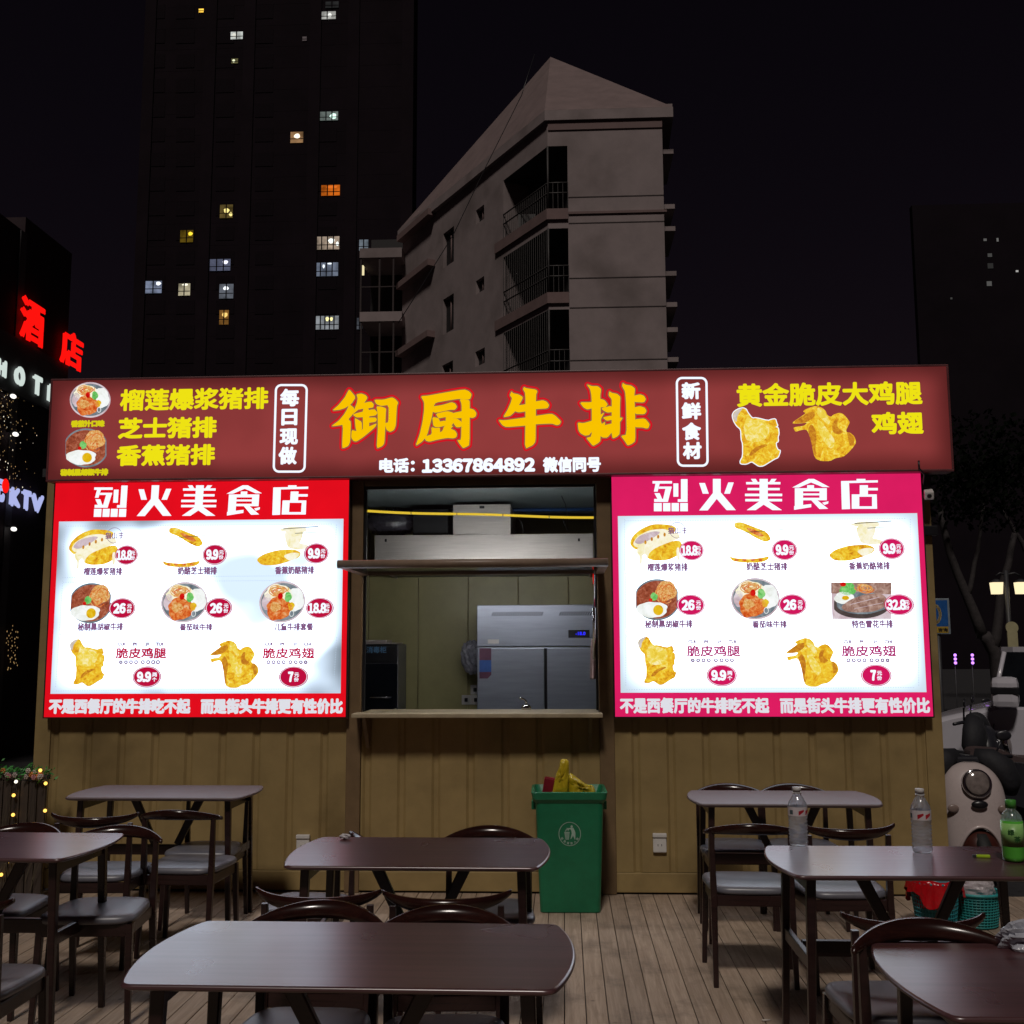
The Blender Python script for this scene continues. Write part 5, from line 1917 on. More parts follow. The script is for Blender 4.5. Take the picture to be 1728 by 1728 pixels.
bag = thing('rubbish_bag', 'crumpled yellow rubbish bag sticking out of the green bin', 'bag', (bx, by - .05, 0))
m_ = MB()
pillow(m_, cropz([(820, 420), (980, 545), (1130, 655), (1230, 650), (1275, 780), (1300, 960), (780, 960), (790, 600)], by - .03), .055, 4)
m_.build('film', M_bagy, bag)
m_ = MB()
pillow(m_, cropz([(670, 203), (765, 200), (818, 240), (805, 600), (785, 960), (490, 960), (540, 720), (590, 460), (648, 350)], by - .07), .034, 7)
o = m_.build('knotted_ear', M_bagy, bag)
o.location = (0, -.055, 0)
m_ = MB()
m_.bbox((-.036, -.028, 0), (.036, .028, .15), .012, M=Matrix.Rotation(R(10), 4, 'Y'))
m_.bbox((-.037, -.029, .0), (.037, .029, .05), .012, 1, M=Matrix.Rotation(R(10), 4, 'Y'))
o = m_.build('snack_packet', [pmat('dark_red_packet', (0.20, 0.008, 0.02), 0.3), pmat('grey_packet_end', (0.24, 0.22, 0.25), 0.3)])
o.location = (bx - .140, by - .06, bh - .075)
tag(o, 'dark red packet in the green bin left of the yellow bag', 'packet')

# ------------------------------------------------------------------ bottles
def petmat(name, col=(.97, .985, 1), milk=.36):
    m, nt, out = new_mat(name)
    t = nt.nodes.new('ShaderNodeBsdfTransparent')
    t.inputs[0].default_value = lin(col)
    g = nt.nodes.new('ShaderNodeBsdfGlossy')
    g.inputs['Roughness'].default_value = .06
    d = nt.nodes.new('ShaderNodeBsdfTranslucent')
    d.inputs[0].default_value = (.8, .82, .86, 1)
    lw = nt.nodes.new('ShaderNodeLayerWeight')
    lw.inputs[0].default_value = .18
    mrr = nt.nodes.new('ShaderNodeMapRange')
    mrr.inputs[3].default_value = .07
    mrr.inputs[4].default_value = .45
    nt.links.new(lw.outputs['Fresnel'], mrr.inputs[0])
    m0 = nt.nodes.new('ShaderNodeMixShader')
    m0.inputs[0].default_value = milk
    nt.links.new(t.outputs[0], m0.inputs[1])
    nt.links.new(d.outputs[0], m0.inputs[2])
    m1 = nt.nodes.new('ShaderNodeMixShader')
    nt.links.new(mrr.outputs[0], m1.inputs[0])
    nt.links.new(m0.outputs[0], m1.inputs[1])
    nt.links.new(g.outputs[0], m1.inputs[2])
    nt.links.new(m1.outputs[0], out.inputs[0])
    return m


M_pet = petmat('clear_pet')
M_lab = pmat('white_label_film', (0.62, 0.56, 0.58), 0.4, var=.1, scale=30)
M_labr = pmat('red_label_print', (0.50, 0.012, 0.03), 0.4)
M_labg = pmat('dark_label_print', (0.08, 0.12, 0.13), 0.4)
M_cap = pmat('white_cap', (0.55, 0.53, 0.52), 0.45, var=.05)


def water_bottle(px, py, label, rot, sz=.9):
    p = fl(px, py, .7505)
    t_ = thing('water_bottle', label, 'bottle', (p.x, p.y, .7505), rot, 'clear water bottles on the right table')
    t_.scale = (1.22, 1.22, sz)
    prof = [(.024, 0), (.031, .006), (.033, .016)]
    for k in range(7):
        z = .025 + k * .0155
        prof += [(.0335, z), (.0300, z + .006), (.0335, z + .012)]
    prof += [(.0335, .142), (.0335, .185), (.031, .200), (.020, .226), (.0135, .240), (.0125, .252)]
    m_ = MB()
    m_.lathe(prof, 28)
    m_.build('body', M_pet, t_)
    m_ = MB()
    m_.lathe([(.0150, .2525), (.0150, .272), (.0135, .2735)], 24)
    m_.lathe([(.0160, .2445), (.0160, .2495)], 24)
    m_.build('cap', M_cap, t_)
    m_ = MB()
    n = 32
    for (z0, z1, r, k0, k1, mi) in ((.143, .184, .0339, 0, 32, 0), (.146, .166, .0342, 23, 26, 1), (.146, .166, .0342, 27, 30, 1), (.150, .170, .0342, 18, 20, 2)):
        for k in range(k0, k1):
            a, b_ = 2 * math.pi * k / n, 2 * math.pi * (k + 1) / n
            sh = .006 if mi == 1 else 0
            m_.add([(r * math.cos(a), r * math.sin(a), z0 + sh * (k - k0)), (r * math.cos(b_), r * math.sin(b_), z0 + sh * (k + 1 - k0)), (r * math.cos(b_), r * math.sin(b_), z1 + sh * .4 * (k + 1 - k0)), (r * math.cos(a), r * math.sin(a), z1 + sh * .4 * (k - k0))], [(0, 1, 2, 3)], mi, True)
    m_.build('label', [M_lab, M_labr, M_labg], t_)
    return t_


water_bottle(1348, 1427, 'clear water bottle nearest the table end, left of the other bottles', R(5))
water_bottle(1557, 1439, 'clear water bottle standing between the other water bottle and the green tea', R(-25), .95)
p = fl(1711, 1453, .7505)
tea = thing('tea_bottle', 'green tea bottle with bright green cap at the right edge', 'bottle', (p.x, p.y, .7505), R(-8))
tea.scale = (1.2, 1.2, 1.0)
m_ = MB()
m_.lathe([(.026, 0), (.033, .006), (.0345, .02), (.0345, .045), (.0345, .150), (.0335, .160), (.030, .178), (.022, .192), (.0145, .200), (.0145, .206)], 28)
m_.build('body', M_pet, tea)
m_ = MB()
m_.lathe([(.0262, -.0002), (.0332, .006), (.0348, .02), (.0348, .09), (.0348, .158)], 24)
m_.build('tea', pmat('green_tea', (0.10, 0.46, 0.05), 0.25, var=.1), tea)
m_ = MB()
m_.lathe([(.0352, .060), (.0352, .1495)], 32)
m_.build('label', pmat('pale_green_label', (0.30, 0.60, 0.18), 0.4, var=.30, scale=12), tea)
m_ = MB()
m_.lathe([(.0172, .2065), (.0172, .236), (.0155, .238)], 24)
m_.build('cap', pmat('green_cap', (0.06, 0.28, 0.04), 0.4), tea)
m_ = MB()
def FT(X, Z, d):
    a = -PI / 2 + X / .0355
    return ((.0356 + d) * math.cos(a), (.0356 + d) * math.sin(a), Z)
text_on(m_, '绿', -.022, -.002, .105, .128, .0004, FT, .0008)
text_on(m_, '茶', -.004, .018, .078, .102, .0004, FT, .0008)
m_.build('lettering', pmat('dark_green_ink', (0.02, 0.10, 0.02), 0.5), tea)
p = fl(1661, 1444, .758)
lg = thing('lighter', 'small lime green lighter lying on the table beside the tea', 'lighter', (p.x, p.y, .7505), R(-6))
m_ = MB()
m_.bbox((-.032, -.007, .0), (.022, .007, .012), .004)
m_.build('body', pmat('lime_plastic', (0.42, 0.62, 0.03), 0.3), lg)
m_ = MB()
m_.bbox((-.046, -.006, .001), (-.0325, .006, .011), .002)
m_.build('metal_head', M_dark, lg)
# tissue on the middle table
crumple('paper_tissue', (fl(582, 1413, .76).x, fl(582, 1414, .76).y + .02, .763), (.024, .018, .011), pmat('white_tissue', (.6, .58, .6), .8),
        'small crumpled white tissue at the rear edge of the middle table', 'tissue', 12, None, 3, .3)

# ------------------------------------------------------------------ teal baskets behind the right table
M_teal = pmat('teal_plastic', (0.02, 0.22, 0.26), 0.4, var=.15, scale=20)
M_teal2 = pmat('light_teal_plastic', (0.03, 0.30, 0.30), 0.4, var=.15, scale=20)


def basket(c, r0, r1, h, mat, label, grp):
    t_ = thing('mesh_basket', label, 'basket', (c[0], c[1], 0), 0, grp)
    m_ = MB()
    n = 40
    for k in range(n):
        a = 2 * PI * k / n
        m_.tube([(r0 * math.cos(a), r0 * math.sin(a), .01), (r1 * math.cos(a), r1 * math.sin(a), h)], .0032, 4, caps=False)
    for j in range(12):
        z = .012 + (h - .02) * j / 11
        r = r0 + (r1 - r0) * z / h
        ring = [(r * math.cos(2 * PI * k / 40), r * math.sin(2 * PI * k / 40), z) for k in range(41)]
        m_.tube(ring, .0034, 4, caps=False)
    m_.lathe([(r0 - .004, .002), (r0 - .004, .010)], 30)
    m_.lathe([(r0 - .006, .012), (r1 - .008, h - .012)], 40)
    m_.build('mesh_wall', mat, t_)
    m_ = MB()
    ring = [((r1 + .004) * math.cos(2 * PI * k / 48), (r1 + .004) * math.sin(2 * PI * k / 48), h) for k in range(49)]
    m_.tube(ring, .0085, 8, caps=False)
    m_.build('rim', mat, t_)
    return t_


b1 = fl(1594, 1578, 0)
b1.y += .13
basket((b1.x, b1.y), .105, .135, .27, M_teal, 'teal mesh basket lined with a red bag behind the right table', 'teal baskets by the scooter')
b2 = fl(1664, 1572, 0)
b2.y += .14
basket((b2.x, b2.y), .115, .140, .19, M_teal2, 'low teal mesh basket holding a white bag behind the right table', 'teal baskets by the scooter')


def linerfn(d, p):
    if d.z > 0:
        return Vector((p.x, p.y, .03 * math.sin(d.x * 9) * (1 - d.z) + .012 - .05 * d.z))
    return Vector((p.x * (1 + .10 * -d.z), p.y * (1 + .1 * -d.z), p.z * (1.0 + .45 * math.sin(d.x * 4 + 1))))


M_redbag = pmat('red_bag_film', (0.50, 0.004, 0.010), 0.20, var=.15, scale=20, bump=.7, bscale=25, spec=.7)
bm = bmesh.new()
rr = random.Random(4)
nseg, rows = 72, 10
vsx = []
for j in range(rows + 1):
    for k in range(nseg):
        a = 2 * PI * k / nseg
        if j < 4:       # inside, going down
            r, z = .128 - .004 * (3 - j), .275 - .05 * (3 - j) + .0
        else:
            u = (j - 4) / (rows - 4)
            drop = .105 * u * (1 + .45 * math.sin(3 * a + 1.0) + .15 * math.sin(8 * a))
            r = .146 + .012 * u + .007 * math.sin(17 * a + 2 * u) * u + .004 * math.sin(29 * a)
            z = .290 - drop
        vsx.append((r * math.cos(a), r * math.sin(a), z + .006 * math.sin(5 * a)))
m_ = MB()
m_.add(vsx, [(j * nseg + k, j * nseg + (k + 1) % nseg, (j + 1) * nseg + (k + 1) % nseg, (j + 1) * nseg + k) for j in range(rows) for k in range(nseg)], 0, True)
bm.free()
o = m_.build('bin_liner', M_redbag)
o.location = (b1.x, b1.y, 0)
tag(o, 'shiny red bin liner folded over the teal basket rim', 'bin liner')
crumple('rubbish_bag', (b2.x + .0, b2.y, .205), (.105, .10, .105), pmat('white_bag_film', (.42, .38, .40), .4, var=.15, bump=.5, bscale=30),
        'crumpled whitish bag heaped in the low teal basket', 'bag', 8, None, 4, .12)
p = fl(1722, 1592, .77)
crumple('plastic_bag', (p.x + .055, p.y + .02, .775), (.10, .05, .055), pmat('translucent_white_bag', (.45, .46, .52), .2, var=.2, bump=.6, bscale=25),
        'white plastic bag over the chair back at the right edge', 'bag', 21, None, 4, .2)
# cigarette end on the deck
p = fl(1293, 1722, 0.004)
m_ = MB()
m_.tube([(-.018, 0, .0045), (.018, 0.004, .0045)], .004, 8)
o = m_.build('cigarette_end', pmat('cigarette_paper', (.6, .55, .5), .8))
o.location = (p.x, p.y, 0)
tag(o, 'white cigarette end lying on the deck near the bottom edge', 'cigarette end')

# ================================================================== planter with garland and bulbs at the left
M_slat = woodmat('dark_fence_wood', (0.022, 0.015, 0.012), (0.06, 0.042, 0.032), .6, 1.0, 'Z')
pl_y = -.30
plx1 = at(77, 1340, pl_y).x
plz = at(40, 1308, pl_y).z
plan = thing('planter', 'dark slatted wooden planter at the left edge of the deck', 'planter', (0, 0, 0))
m_ = MB()
xx = plx1
while xx > plx1 - 1.6:
    m_.bbox((xx - .055, pl_y, .0), (xx - .004, pl_y + .02, plz - .03 + random.uniform(-.01, .01)), .003)
    xx -= .057
m_.bbox((plx1 - 1.6, pl_y - .004, plz - .03), (plx1 + .005, pl_y + .05, plz), .004)
m_.build('slat_front', M_slat, plan)
M_leaf = pmat('garland_leaf', (0.05, 0.26, 0.045), .5, var=.5, scale=40)
M_flow = [pmat('pink_flower', (.50, .22, .23), .6), pmat('orange_flower', (.60, .22, .05), .6), pmat('cream_flower', (.45, .38, .33), .6)]
m_ = MB()
rr = random.Random(2)
for k in range(1400):
    u = rr.random()
    c = Vector((plx1 - 1.6 * u + .01, pl_y + .02 + rr.gauss(0, .035), plz + .015 + rr.gauss(0, .022)))
    if u < .045:
        c.z -= rr.uniform(0, .02)
    n = Vector((rr.gauss(0, 1), rr.gauss(0, 1), rr.gauss(0, 1))).normalized()
    a = n.orthogonal().normalized()
    b_ = n.cross(a)
    s = rr.uniform(.010, .022)
    m_.add([c - a * s, c + b_ * s * .4, c + a * s, c - b_ * s * .4], [(0, 1, 2, 3)])
gar = m_.build('leaf_garland', M_leaf)
tag(gar, 'green leaf garland with small flowers along the planter top', 'garland')
for q in range(3):
    for k in range(10):
        m_ = MB()
        u = rr.uniform(.01, .6)
        c = Vector((plx1 - 1.6 * u, pl_y - .03 + rr.uniform(-.02, .02), plz + .01 + rr.uniform(-.02, .03)))
        for j in range(6):
            a = j * 1.047
            m_.ball((c.x + .011 * math.cos(a), c.y, c.z + .011 * math.sin(a)), .008, 6)
        m_.ball((c.x, c.y - .006, c.z), .006, 6)
        m_.build('flower', M_flow[q], gar)
sl = thing('string_lights', 'string of warm yellow bulbs hung on the planter corner', 'string lights', (0, 0, 0))
M_bulb = emat('warm_bulb', (1.0, .55, .10), 2.2, True)
M_bulbw = emat('pale_bulb', (1.0, .92, .75), 1.6, True)
pts = []
for px, py in ((68, 1300), (77, 1322), (76, 1368), (23, 1342), (22, 1375), (15, 1453), (27, 1319), (2, 1476)):
    p = at(px, py, pl_y - .03)
    m_ = MB()
    m_.ball(p, .0115, 10)
    m_.build('bulb', M_bulbw if py in (1319,) else M_bulb, sl)
    pts.append(p)
m_ = MB()
m_.tube([pts[0] + Vector((0, .012, .01)), pts[1] + Vector((0.004, .012, 0)), pts[2] + Vector((0, .012, 0))], .002, 5)
m_.tube([pts[6] + Vector((0, .012, .06)), pts[6] + Vector((0, .012, 0)), pts[3] + Vector((0, .012, 0)), pts[4] + Vector((0, .012, 0)), pts[5] + Vector((0, .012, 0)), pts[7] + Vector((0, .012, 0))], .002, 5)
m_.build('wire', M_black, sl)
# dry grass inside the planter
m_ = MB()
rr = random.Random(31)
for k in range(130):
    x0 = plx1 - rr.uniform(.05, 1.2)
    h = rr.uniform(.25, .55)
    y0 = pl_y + rr.uniform(-.03, -.01)
    lean = rr.uniform(-.05, .16)
    z0 = rr.uniform(.02, .35)
    m_.add([(x0, y0, z0), (x0 + .004, y0, z0), (x0 + lean + .002, y0 - rr.uniform(0, .03), z0 + h)], [(0, 1, 2)])
tag(m_.build('dry_grass', pmat('straw', (.10, .08, .05), .8)), 'thin dry grass stalks against the planter slats', 'grass', None, 'stuff')

# ================================================================== right side: scooters, car, lamps
M_scw = pmat('cream_white_paint', (.52, .44, .43), .28, var=.06, coat=.4)
M_scd = pmat('dark_scooter_plastic', (.018, .018, .024), .35, var=.2)
M_muff = pmat('black_quilted_cloth', (.010, .010, .014), .75, var=.3, bump=.5, bscale=25)
M_lens = pmat('frosted_lens', (.20, .165, .155), .10, var=.3, scale=25, spec=.8)
M_brown = pmat('red_brown_fender', (.055, .014, .010), .35, var=.2)
M_amber = pmat('amber_lens', (.26, .19, .17), .3)
M_seatb = pmat('brown_seat_vinyl', (.075, .050, .050), .5, var=.2)


def scooter(label, paint, loc, rz, muff=True, grp='electric scooters parked beside the kiosk'):
    """front faces -Y; about 1.65 m long"""
    t_ = thing('electric_scooter', label, 'scooter', loc, rz, grp)
    # front shield: egg-shaped shell
    m_ = MB()
    rows, cols = 90, 80
    vs = []
    for j in range(rows + 1):
        v = j / rows
        z = .12 + .76 * v
        w = .225 * max(1e-4, 1 - (max(0, z - .56) / .322) ** 2.9) ** .52 if z > .56 else .225 - .022 * ((.56 - z) / .44) ** 2
        w = max(.012, w)
        for i in range(cols + 1):
            a = -PI * .5 + PI * i / cols
            vs.append((w * math.sin(a), -.57 - .13 * (w / .225) ** .8 * math.cos(a) + .10 * v * v, z))
    fs = []
    for j in range(rows):
        for i in range(cols):
            q = (j * (cols + 1) + i, j * (cols + 1) + i + 1, (j + 1) * (cols + 1) + i + 1, (j + 1) * (cols + 1) + i)
            xc = sum(vs[k][0] for k in q) / 4
            zc = sum(vs[k][2] for k in q) / 4
            if (xc / .172) ** 2 + ((zc - .10) / .345) ** 2 > 1:
                fs.append(q)
    m_.add(vs, fs, 0, True)
    sh = m_.build('front_shield', paint, t_)
    md = sh.modifiers.new('thick', 'SOLIDIFY')
    md.thickness = .010
    m_ = MB()
    arch = []
    for k in range(33):
        tt = PI * k / 32
        xa, za = .172 * math.cos(tt), .10 + .345 * math.sin(tt)
        va = (za - .12) / .76
        wa = .225 - .022 * ((.56 - za) / .44) ** 2
        aa = math.asin(max(-1, min(1, xa / wa)))
        arch.append((xa, -.57 - .13 * (wa / .225) ** .8 * math.cos(aa) + .10 * va * va, za))
    m_.tube(arch, .011, 8)
    m_.build('arch_edge', paint, t_)
    m_ = MB()
    Mh = Matrix.Translation((0, -.640, .740)) @ Matrix.Rotation(R(80), 4, 'X')
    m_.lathe([(.100, -.05), (.102, .015), (.096, .024), (.088, .020)], 32, M=Mh)
    hl = m_.build('headlight', M_chrome, t_)
    m_ = MB()
    m_.lathe([(.087, .0205), (.074, .028), (.048, .036), (.015, .040)], 32, M=Mh)
    m_.build('lens', M_lens, hl)
    m_ = MB()
    m_.lathe([(.080, .004), (.060, -.002), (.035, .000)], 24, M=Mh)
    m_.lathe([(.020, .004), (.020, .012), (.004, .018)], 16, M=Mh)
    m_.build('reflector', M_steel, hl)
    m_ = MB()
    m_.ball((0, -.683, .600), 1, 16, sc=(.058, .022, .030))
    m_.build('nose_vent', M_black, t_)
    for sx in (-1, 1):
        m_ = MB()
        m_.ball((sx * .172, -.645, .565), 1, 16, sc=(.040, .012, .030))
        m_.build('indicator', M_amber, t_)
    # fender + front wheel
    m_ = MB()
    m_.ball((0, -.585, .27), 1, 20, sc=(.155, .17, .165))
    m_.ball((0, -.62, .20), 1, 16, sc=(.10, .24, .17))
    m_.build('front_fender', M_brown, t_)
    for yw in (-.60, .62):
        m_ = MB()
        Mw = Matrix.Translation((0, yw, .21)) @ Matrix.Rotation(R(90), 4, 'Y')
        m_.lathe([(.125, -.045), (.18, -.05), (.208, -.03), (.21, 0), (.208, .03), (.18, .05), (.125, .045)], 36, M=Mw)
        wh = m_.build('wheel', M_rubber, t_)
        m_ = MB()
        m_.lathe([(.03, -.052), (.12, -.047), (.124, .0), (.12, .047), (.03, .052)], 30, M=Mw)
        m_.build('rim', M_dark, wh)
    m_ = MB()
    m_.tube([(0, -.60, .21), (0, -.50, .55), (0, -.42, .84)], .028, 10)
    m_.build('steering_column', M_dark, t_)
    # deck, body, seat
    m_ = MB()
    m_.bbox((-.14, -.46, .24), (.14, .12, .31), .02)
    m_.build('footboard', M_scd, t_)
    m_ = MB()
    prof = [(.10, .26), (.14, .50), (.22, .60), (.80, .64), (.93, .56), (.86, .42), (.45, .30)]
    Mx = Matrix(((0, 0, 1, 0), (1, 0, 0, 0), (0, 1, 0, 0), (0, 0, 0, 1)))
    m_.prism(chaikin(prof, 2), -.125, .125, M=Mx)
    m_.build('rear_body', paint, t_)
    m_ = MB()
    m_.prism(chaikin([(.14, .61), (.30, .665), (.55, .67), (.62, .72), (.86, .73), (.88, .66), (.5, .635)], 2), -.12, .12, M=Mx)
    m_.build('saddle', M_seatb, t_)
    m_ = MB()
    m_.tube([(-.17, .78, .66), (-.15, .98, .69), (.15, .98, .69), (.17, .78, .66)], .014, 8)
    m_.build('grab_rail', M_dark, t_)
    m_ = MB()
    m_.ball((0, .95, .52), 1, 12, sc=(.07, .03, .035))
    m_.build('tail_light', M_brown, t_)
    # bars, grips, muffs, mirrors
    m_ = MB()
    m_.tube([(-.36, -.30, .90), (-.24, -.36, .91), (-.08, -.42, .87), (.08, -.42, .87), (.24, -.36, .91), (.36, -.30, .90)], .013, 8)
    m_.bbox((-.10, -.46, .855), (.10, -.37, .915), .02)
    m_.build('handlebar', M_scd, t_)
    for sx in (-1, 1):
        if muff:
            m_ = MB()
            m_.tube([(sx * .06, -.40, .925), (sx * .16, -.43, .90), (sx * .25, -.44, .83), (sx * .30, -.43, .72), (sx * .30, -.42, .64)], [.05, .085, .105, .10, .05], 16, flat=.75)
            m_.build('hand_muff', M_muff, t_)
        m_ = MB()
        m_.tube([(sx * .22, -.36, .91), (sx * .27, -.37, 1.02)], .007, 6)
        m_.ball((sx * .285, -.38, 1.06), 1, 12, sc=(.058, .012, .038))
        m_.build('mirror', M_scd, t_)
    return t_


sp = at(1656, 1300, .75)
scooter('white electric scooter with a round chrome headlight facing the deck', M_scw, (sp.x, .75 + .62, -.12 + .0), R(-4))
s2 = scooter('black electric scooter parked sideways between the white scooter and the white van', M_scd, (4.40, 2.10, -.12), R(80), True)
s2.scale = (1.12, 1.12, 1.18)
s4 = scooter('black electric scooter behind the white scooter with its bars before the van bonnet', M_scd, (3.30, 3.02, -.12), R(64), True)
s4.scale = (1.12, 1.12, 1.15)
M_cream = pmat('cream_paint', (.48, .42, .22), .35, var=.1, dirt=.5)
s3 = scooter('cream electric scooter half hidden behind the bonnet of the white van', M_cream, (5.25, 6.4, -.12), R(10), False)
m_ = MB()
m_.ball((0, -.50, 1.22), 1, 20, sc=(.20, .10, .26))
m_.build('wind_shield', M_cream, s3)

# --- white car, side-on, bonnet towards the kiosk
M_carw = pmat('white_car_paint', (.58, .56, .62), .22, var=.04, coat=.6)
M_cargl = pmat('dark_car_glass', (.006, .008, .010), .05, spec=.8)
car = thing('parked_van', 'white van parked side on behind the scooters at the right edge', 'car', (4.12, 3.35, -.12), R(-24))
# side profile (x from the A pillar base; bonnet to the left), z above road
body = [(-.92, .32), (-.98, .58), (-.92, .84), (-.62, 1.00), (-.12, 1.12), (.0, 1.15), (2.75, 1.15), (2.90, 1.0), (2.95, .60), (2.88, .32), (2.45, .27), (-.6, .27)]
def carsec(m_, prof, y0, y1, mi=0, inset=0.0):
    P = chaikin(prof, 2)
    n = len(P)
    cx_ = sum(p[0] for p in P) / n
    cz_ = sum(p[1] for p in P) / n
    secs = []
    for yy, s in ((y0, .93), (y0 + .05, .985), (y0 + .14, 1.0), (y1 - .14, 1.0), (y1 - .05, .985), (y1, .93)):
        secs.append([(cx_ + (x - cx_) * s, yy, cz_ + (z - cz_) * s) for x, z in P])
    vs = [p for s_ in secs for p in s_]
    fs = []
    for i in range(len(secs) - 1):
        fs += [(i * n + k, i * n + (k + 1) % n, (i + 1) * n + (k + 1) % n, (i + 1) * n + k) for k in range(n)]
    m_.add(vs, fs, mi, True)
    m_.add(secs[0], [tuple(range(n))], mi)
    m_.add(secs[-1], [tuple(range(n - 1, -1, -1))], mi)
m_ = MB()
carsec(m_, body, 0, 1.72)
m_.build('body', M_carw, car)
# cabin: glasshouse tapering to the roof
def cab(m_, pts_lo, pts_hi, y0l, y1l, y0h, y1h, mi=0):
    n = len(pts_lo)
    vs = [(x, y0l, z) for x, z in pts_lo] + [(x, y0h, z) for x, z in pts_hi] + [(x, y1l, z) for x, z in pts_lo] + [(x, y1h, z) for x, z in pts_hi]
    return vs
rz_ = 1.70
m_ = MB()
lo0, lo1 = (-.03, 1.12), (2.74, 1.12)
hi0, hi1 = (.10, rz_ - .04), (2.45, rz_ - .04)
vs = [(lo0[0], .05, lo0[1]), (lo1[0], .05, lo1[1]), (hi1[0], .20, hi1[1]), (hi0[0], .20, hi0[1]), (lo0[0], 1.67, lo0[1]), (lo1[0], 1.67, lo1[1]), (hi1[0], 1.52, hi1[1]), (hi0[0], 1.52, hi0[1])]
m_.add(vs, [(0, 1, 2, 3), (5, 4, 7, 6), (4, 0, 3, 7), (1, 5, 6, 2), (3, 2, 6, 7)])
m_.build('window_glass', M_cargl, car)
m_ = MB()
m_.prism(chaikin([(.09, .17), (2.48, .17), (2.56, .86), (2.48, 1.55), (.09, 1.55), (.02, .86)], 2), rz_ - .045, rz_ + .01)
for (a, b) in ((0, 3), (1, 2), (4, 7), (5, 6)):
    m_.tube([vs[a], vs[b]], .022, 8)
m_.tube([(1.25, .05, 1.12), (1.2, .195, rz_ - .04)], .035, 6)
m_.tube([(1.25, 1.67, 1.12), (1.2, 1.525, rz_ - .04)], .035, 6)
m_.build('roof', M_carw, car)
for yy in (-.12, 1.84):
    m_ = MB()
    m_.bbox((-.02, yy - .09, 1.14), (.22, yy + .09, 1.43), .06)
    mi_ = m_.build('wing_mirror', M_carw, car)
    m_ = MB()
    m_.bbox((-.023, yy - .093, 1.265), (.223, yy + .093, 1.335), .01)
    m_.build('mirror_band', M_black, mi_)
for xx in (-.02, 1.25):
    m_ = MB()
    m_.tube([(xx, -.0015, .98), (xx - .05, -.0015, .6), (xx, -.0015, .33)], .004, 5)
    m_.build('door_seam', M_black, car)
m_ = MB()
m_.bbox((.95, -.02, .92), (1.15, -.003, .95), .006)
m_.build('door_handle', M_chrome, car)
for xw in (-.35, 2.15):
    for yw in (.10, 1.62):
        m_ = MB()
        Mw = Matrix.Translation((xw, yw, .31)) @ Matrix.Rotation(R(90), 4, 'X')
        m_.lathe([(.20, -.115), (.29, -.118), (.312, -.09), (.312, .09), (.29, .118), (.20, .115)], 36, M=Mw)
        wh = m_.build('wheel', M_rubber, car)
        m_ = MB()
        m_.lathe([(.05, -.10), (.195, -.116), (.198, 0), (.195, .116), (.05, .10)], 24, M=Mw)
        m_.build('rim', M_steel, wh)
for yy in (.22, 1.50):
    m_ = MB()
    m_.ball((-.93, yy, .74), 1, 14, sc=(.08, .16, .08))
    m_.build('headlight', M_lens, car)

# lamp post with two lit lanterns
ly_ = 15.0
lp = at(1703, 1060, ly_)
lamp = thing('street_lamp', 'short street lamp with two lit square lanterns at the right edge', 'street lamp', (lp.x, ly_, -.12))
ztop = at(1703, 975, ly_).z + .12
m_ = MB()
m_.tube([(0, 0, 0), (0, 0, .12), (0, 0, ztop + .15)], [.09, .055, .045], 12)
m_.build('post', M_dark, lamp)
M_lant = emat('lantern_glow', (1.0, .83, .50), 1.15, True)
for px in (1682, 1723):
    dx_ = at(px, 995, ly_).x - lp.x
    m_ = MB()
    m_.tube([(0, 0, ztop + .06), (dx_ * .6, 0, ztop + .10), (dx_, 0, ztop + .04)], .02, 8)
    ar = m_.build('arm', M_dark, lamp)
    h = .235
    z1 = at(1682, 983, ly_).z + .12
    m_ = MB()
    frustum(m_, z1 - h, z1, .185, .185, .215, .215, .03, cap1=True)
    for i, v in enumerate(m_.v):
        m_.v[i] = (v[0] + dx_, v[1], v[2])
    m_.build('lantern', M_lant, lamp)
    m_ = MB()
    m_.lathe([(.13, 0), (.11, .03), (.03, .07)], 12, c=(dx_, 0, z1 + .001))
    m_.build('lantern_cap', M_dark, lamp)
# round-topped board on the post
pb = at(1708, 1070, 12.0)
bz0, bz1 = at(1708, 1092, 12.).z, at(1708, 1049, 12.).z
rd = thing('notice_board', 'pale keyhole shaped board with a round top in front of the lamp post', 'sign board', (pb.x, 12.0, -.12))
m_ = MB()
w_ = .098
Pk = []
r_ = .108
cz_ = bz1 - r_ + .12
for k in range(23):
    a = R(-40 + 260 * k / 22)
    Pk.append((r_ * math.cos(a), cz_ + r_ * math.sin(a)))
Pk = [(.088, bz0 - .3 + .12)] + [(.088, cz_ - .09)] + Pk + [(-.088, cz_ - .09), (-.088, bz0 - .3 + .12)]
m_.prism(Pk, -.015, .015, M=Matrix(((1, 0, 0, 0), (0, 0, -1, 0), (0, 1, 0, 0), (0, 0, 0, 1))))
m_.build('board', pmat('pale_yellow_board', (.42, .38, .22), .6, var=.1), rd)
m_ = MB()
m_.tube([(0, .03, 0), (0, .03, bz0 + .1)], .03, 10)
m_.build('post', M_dark, rd)

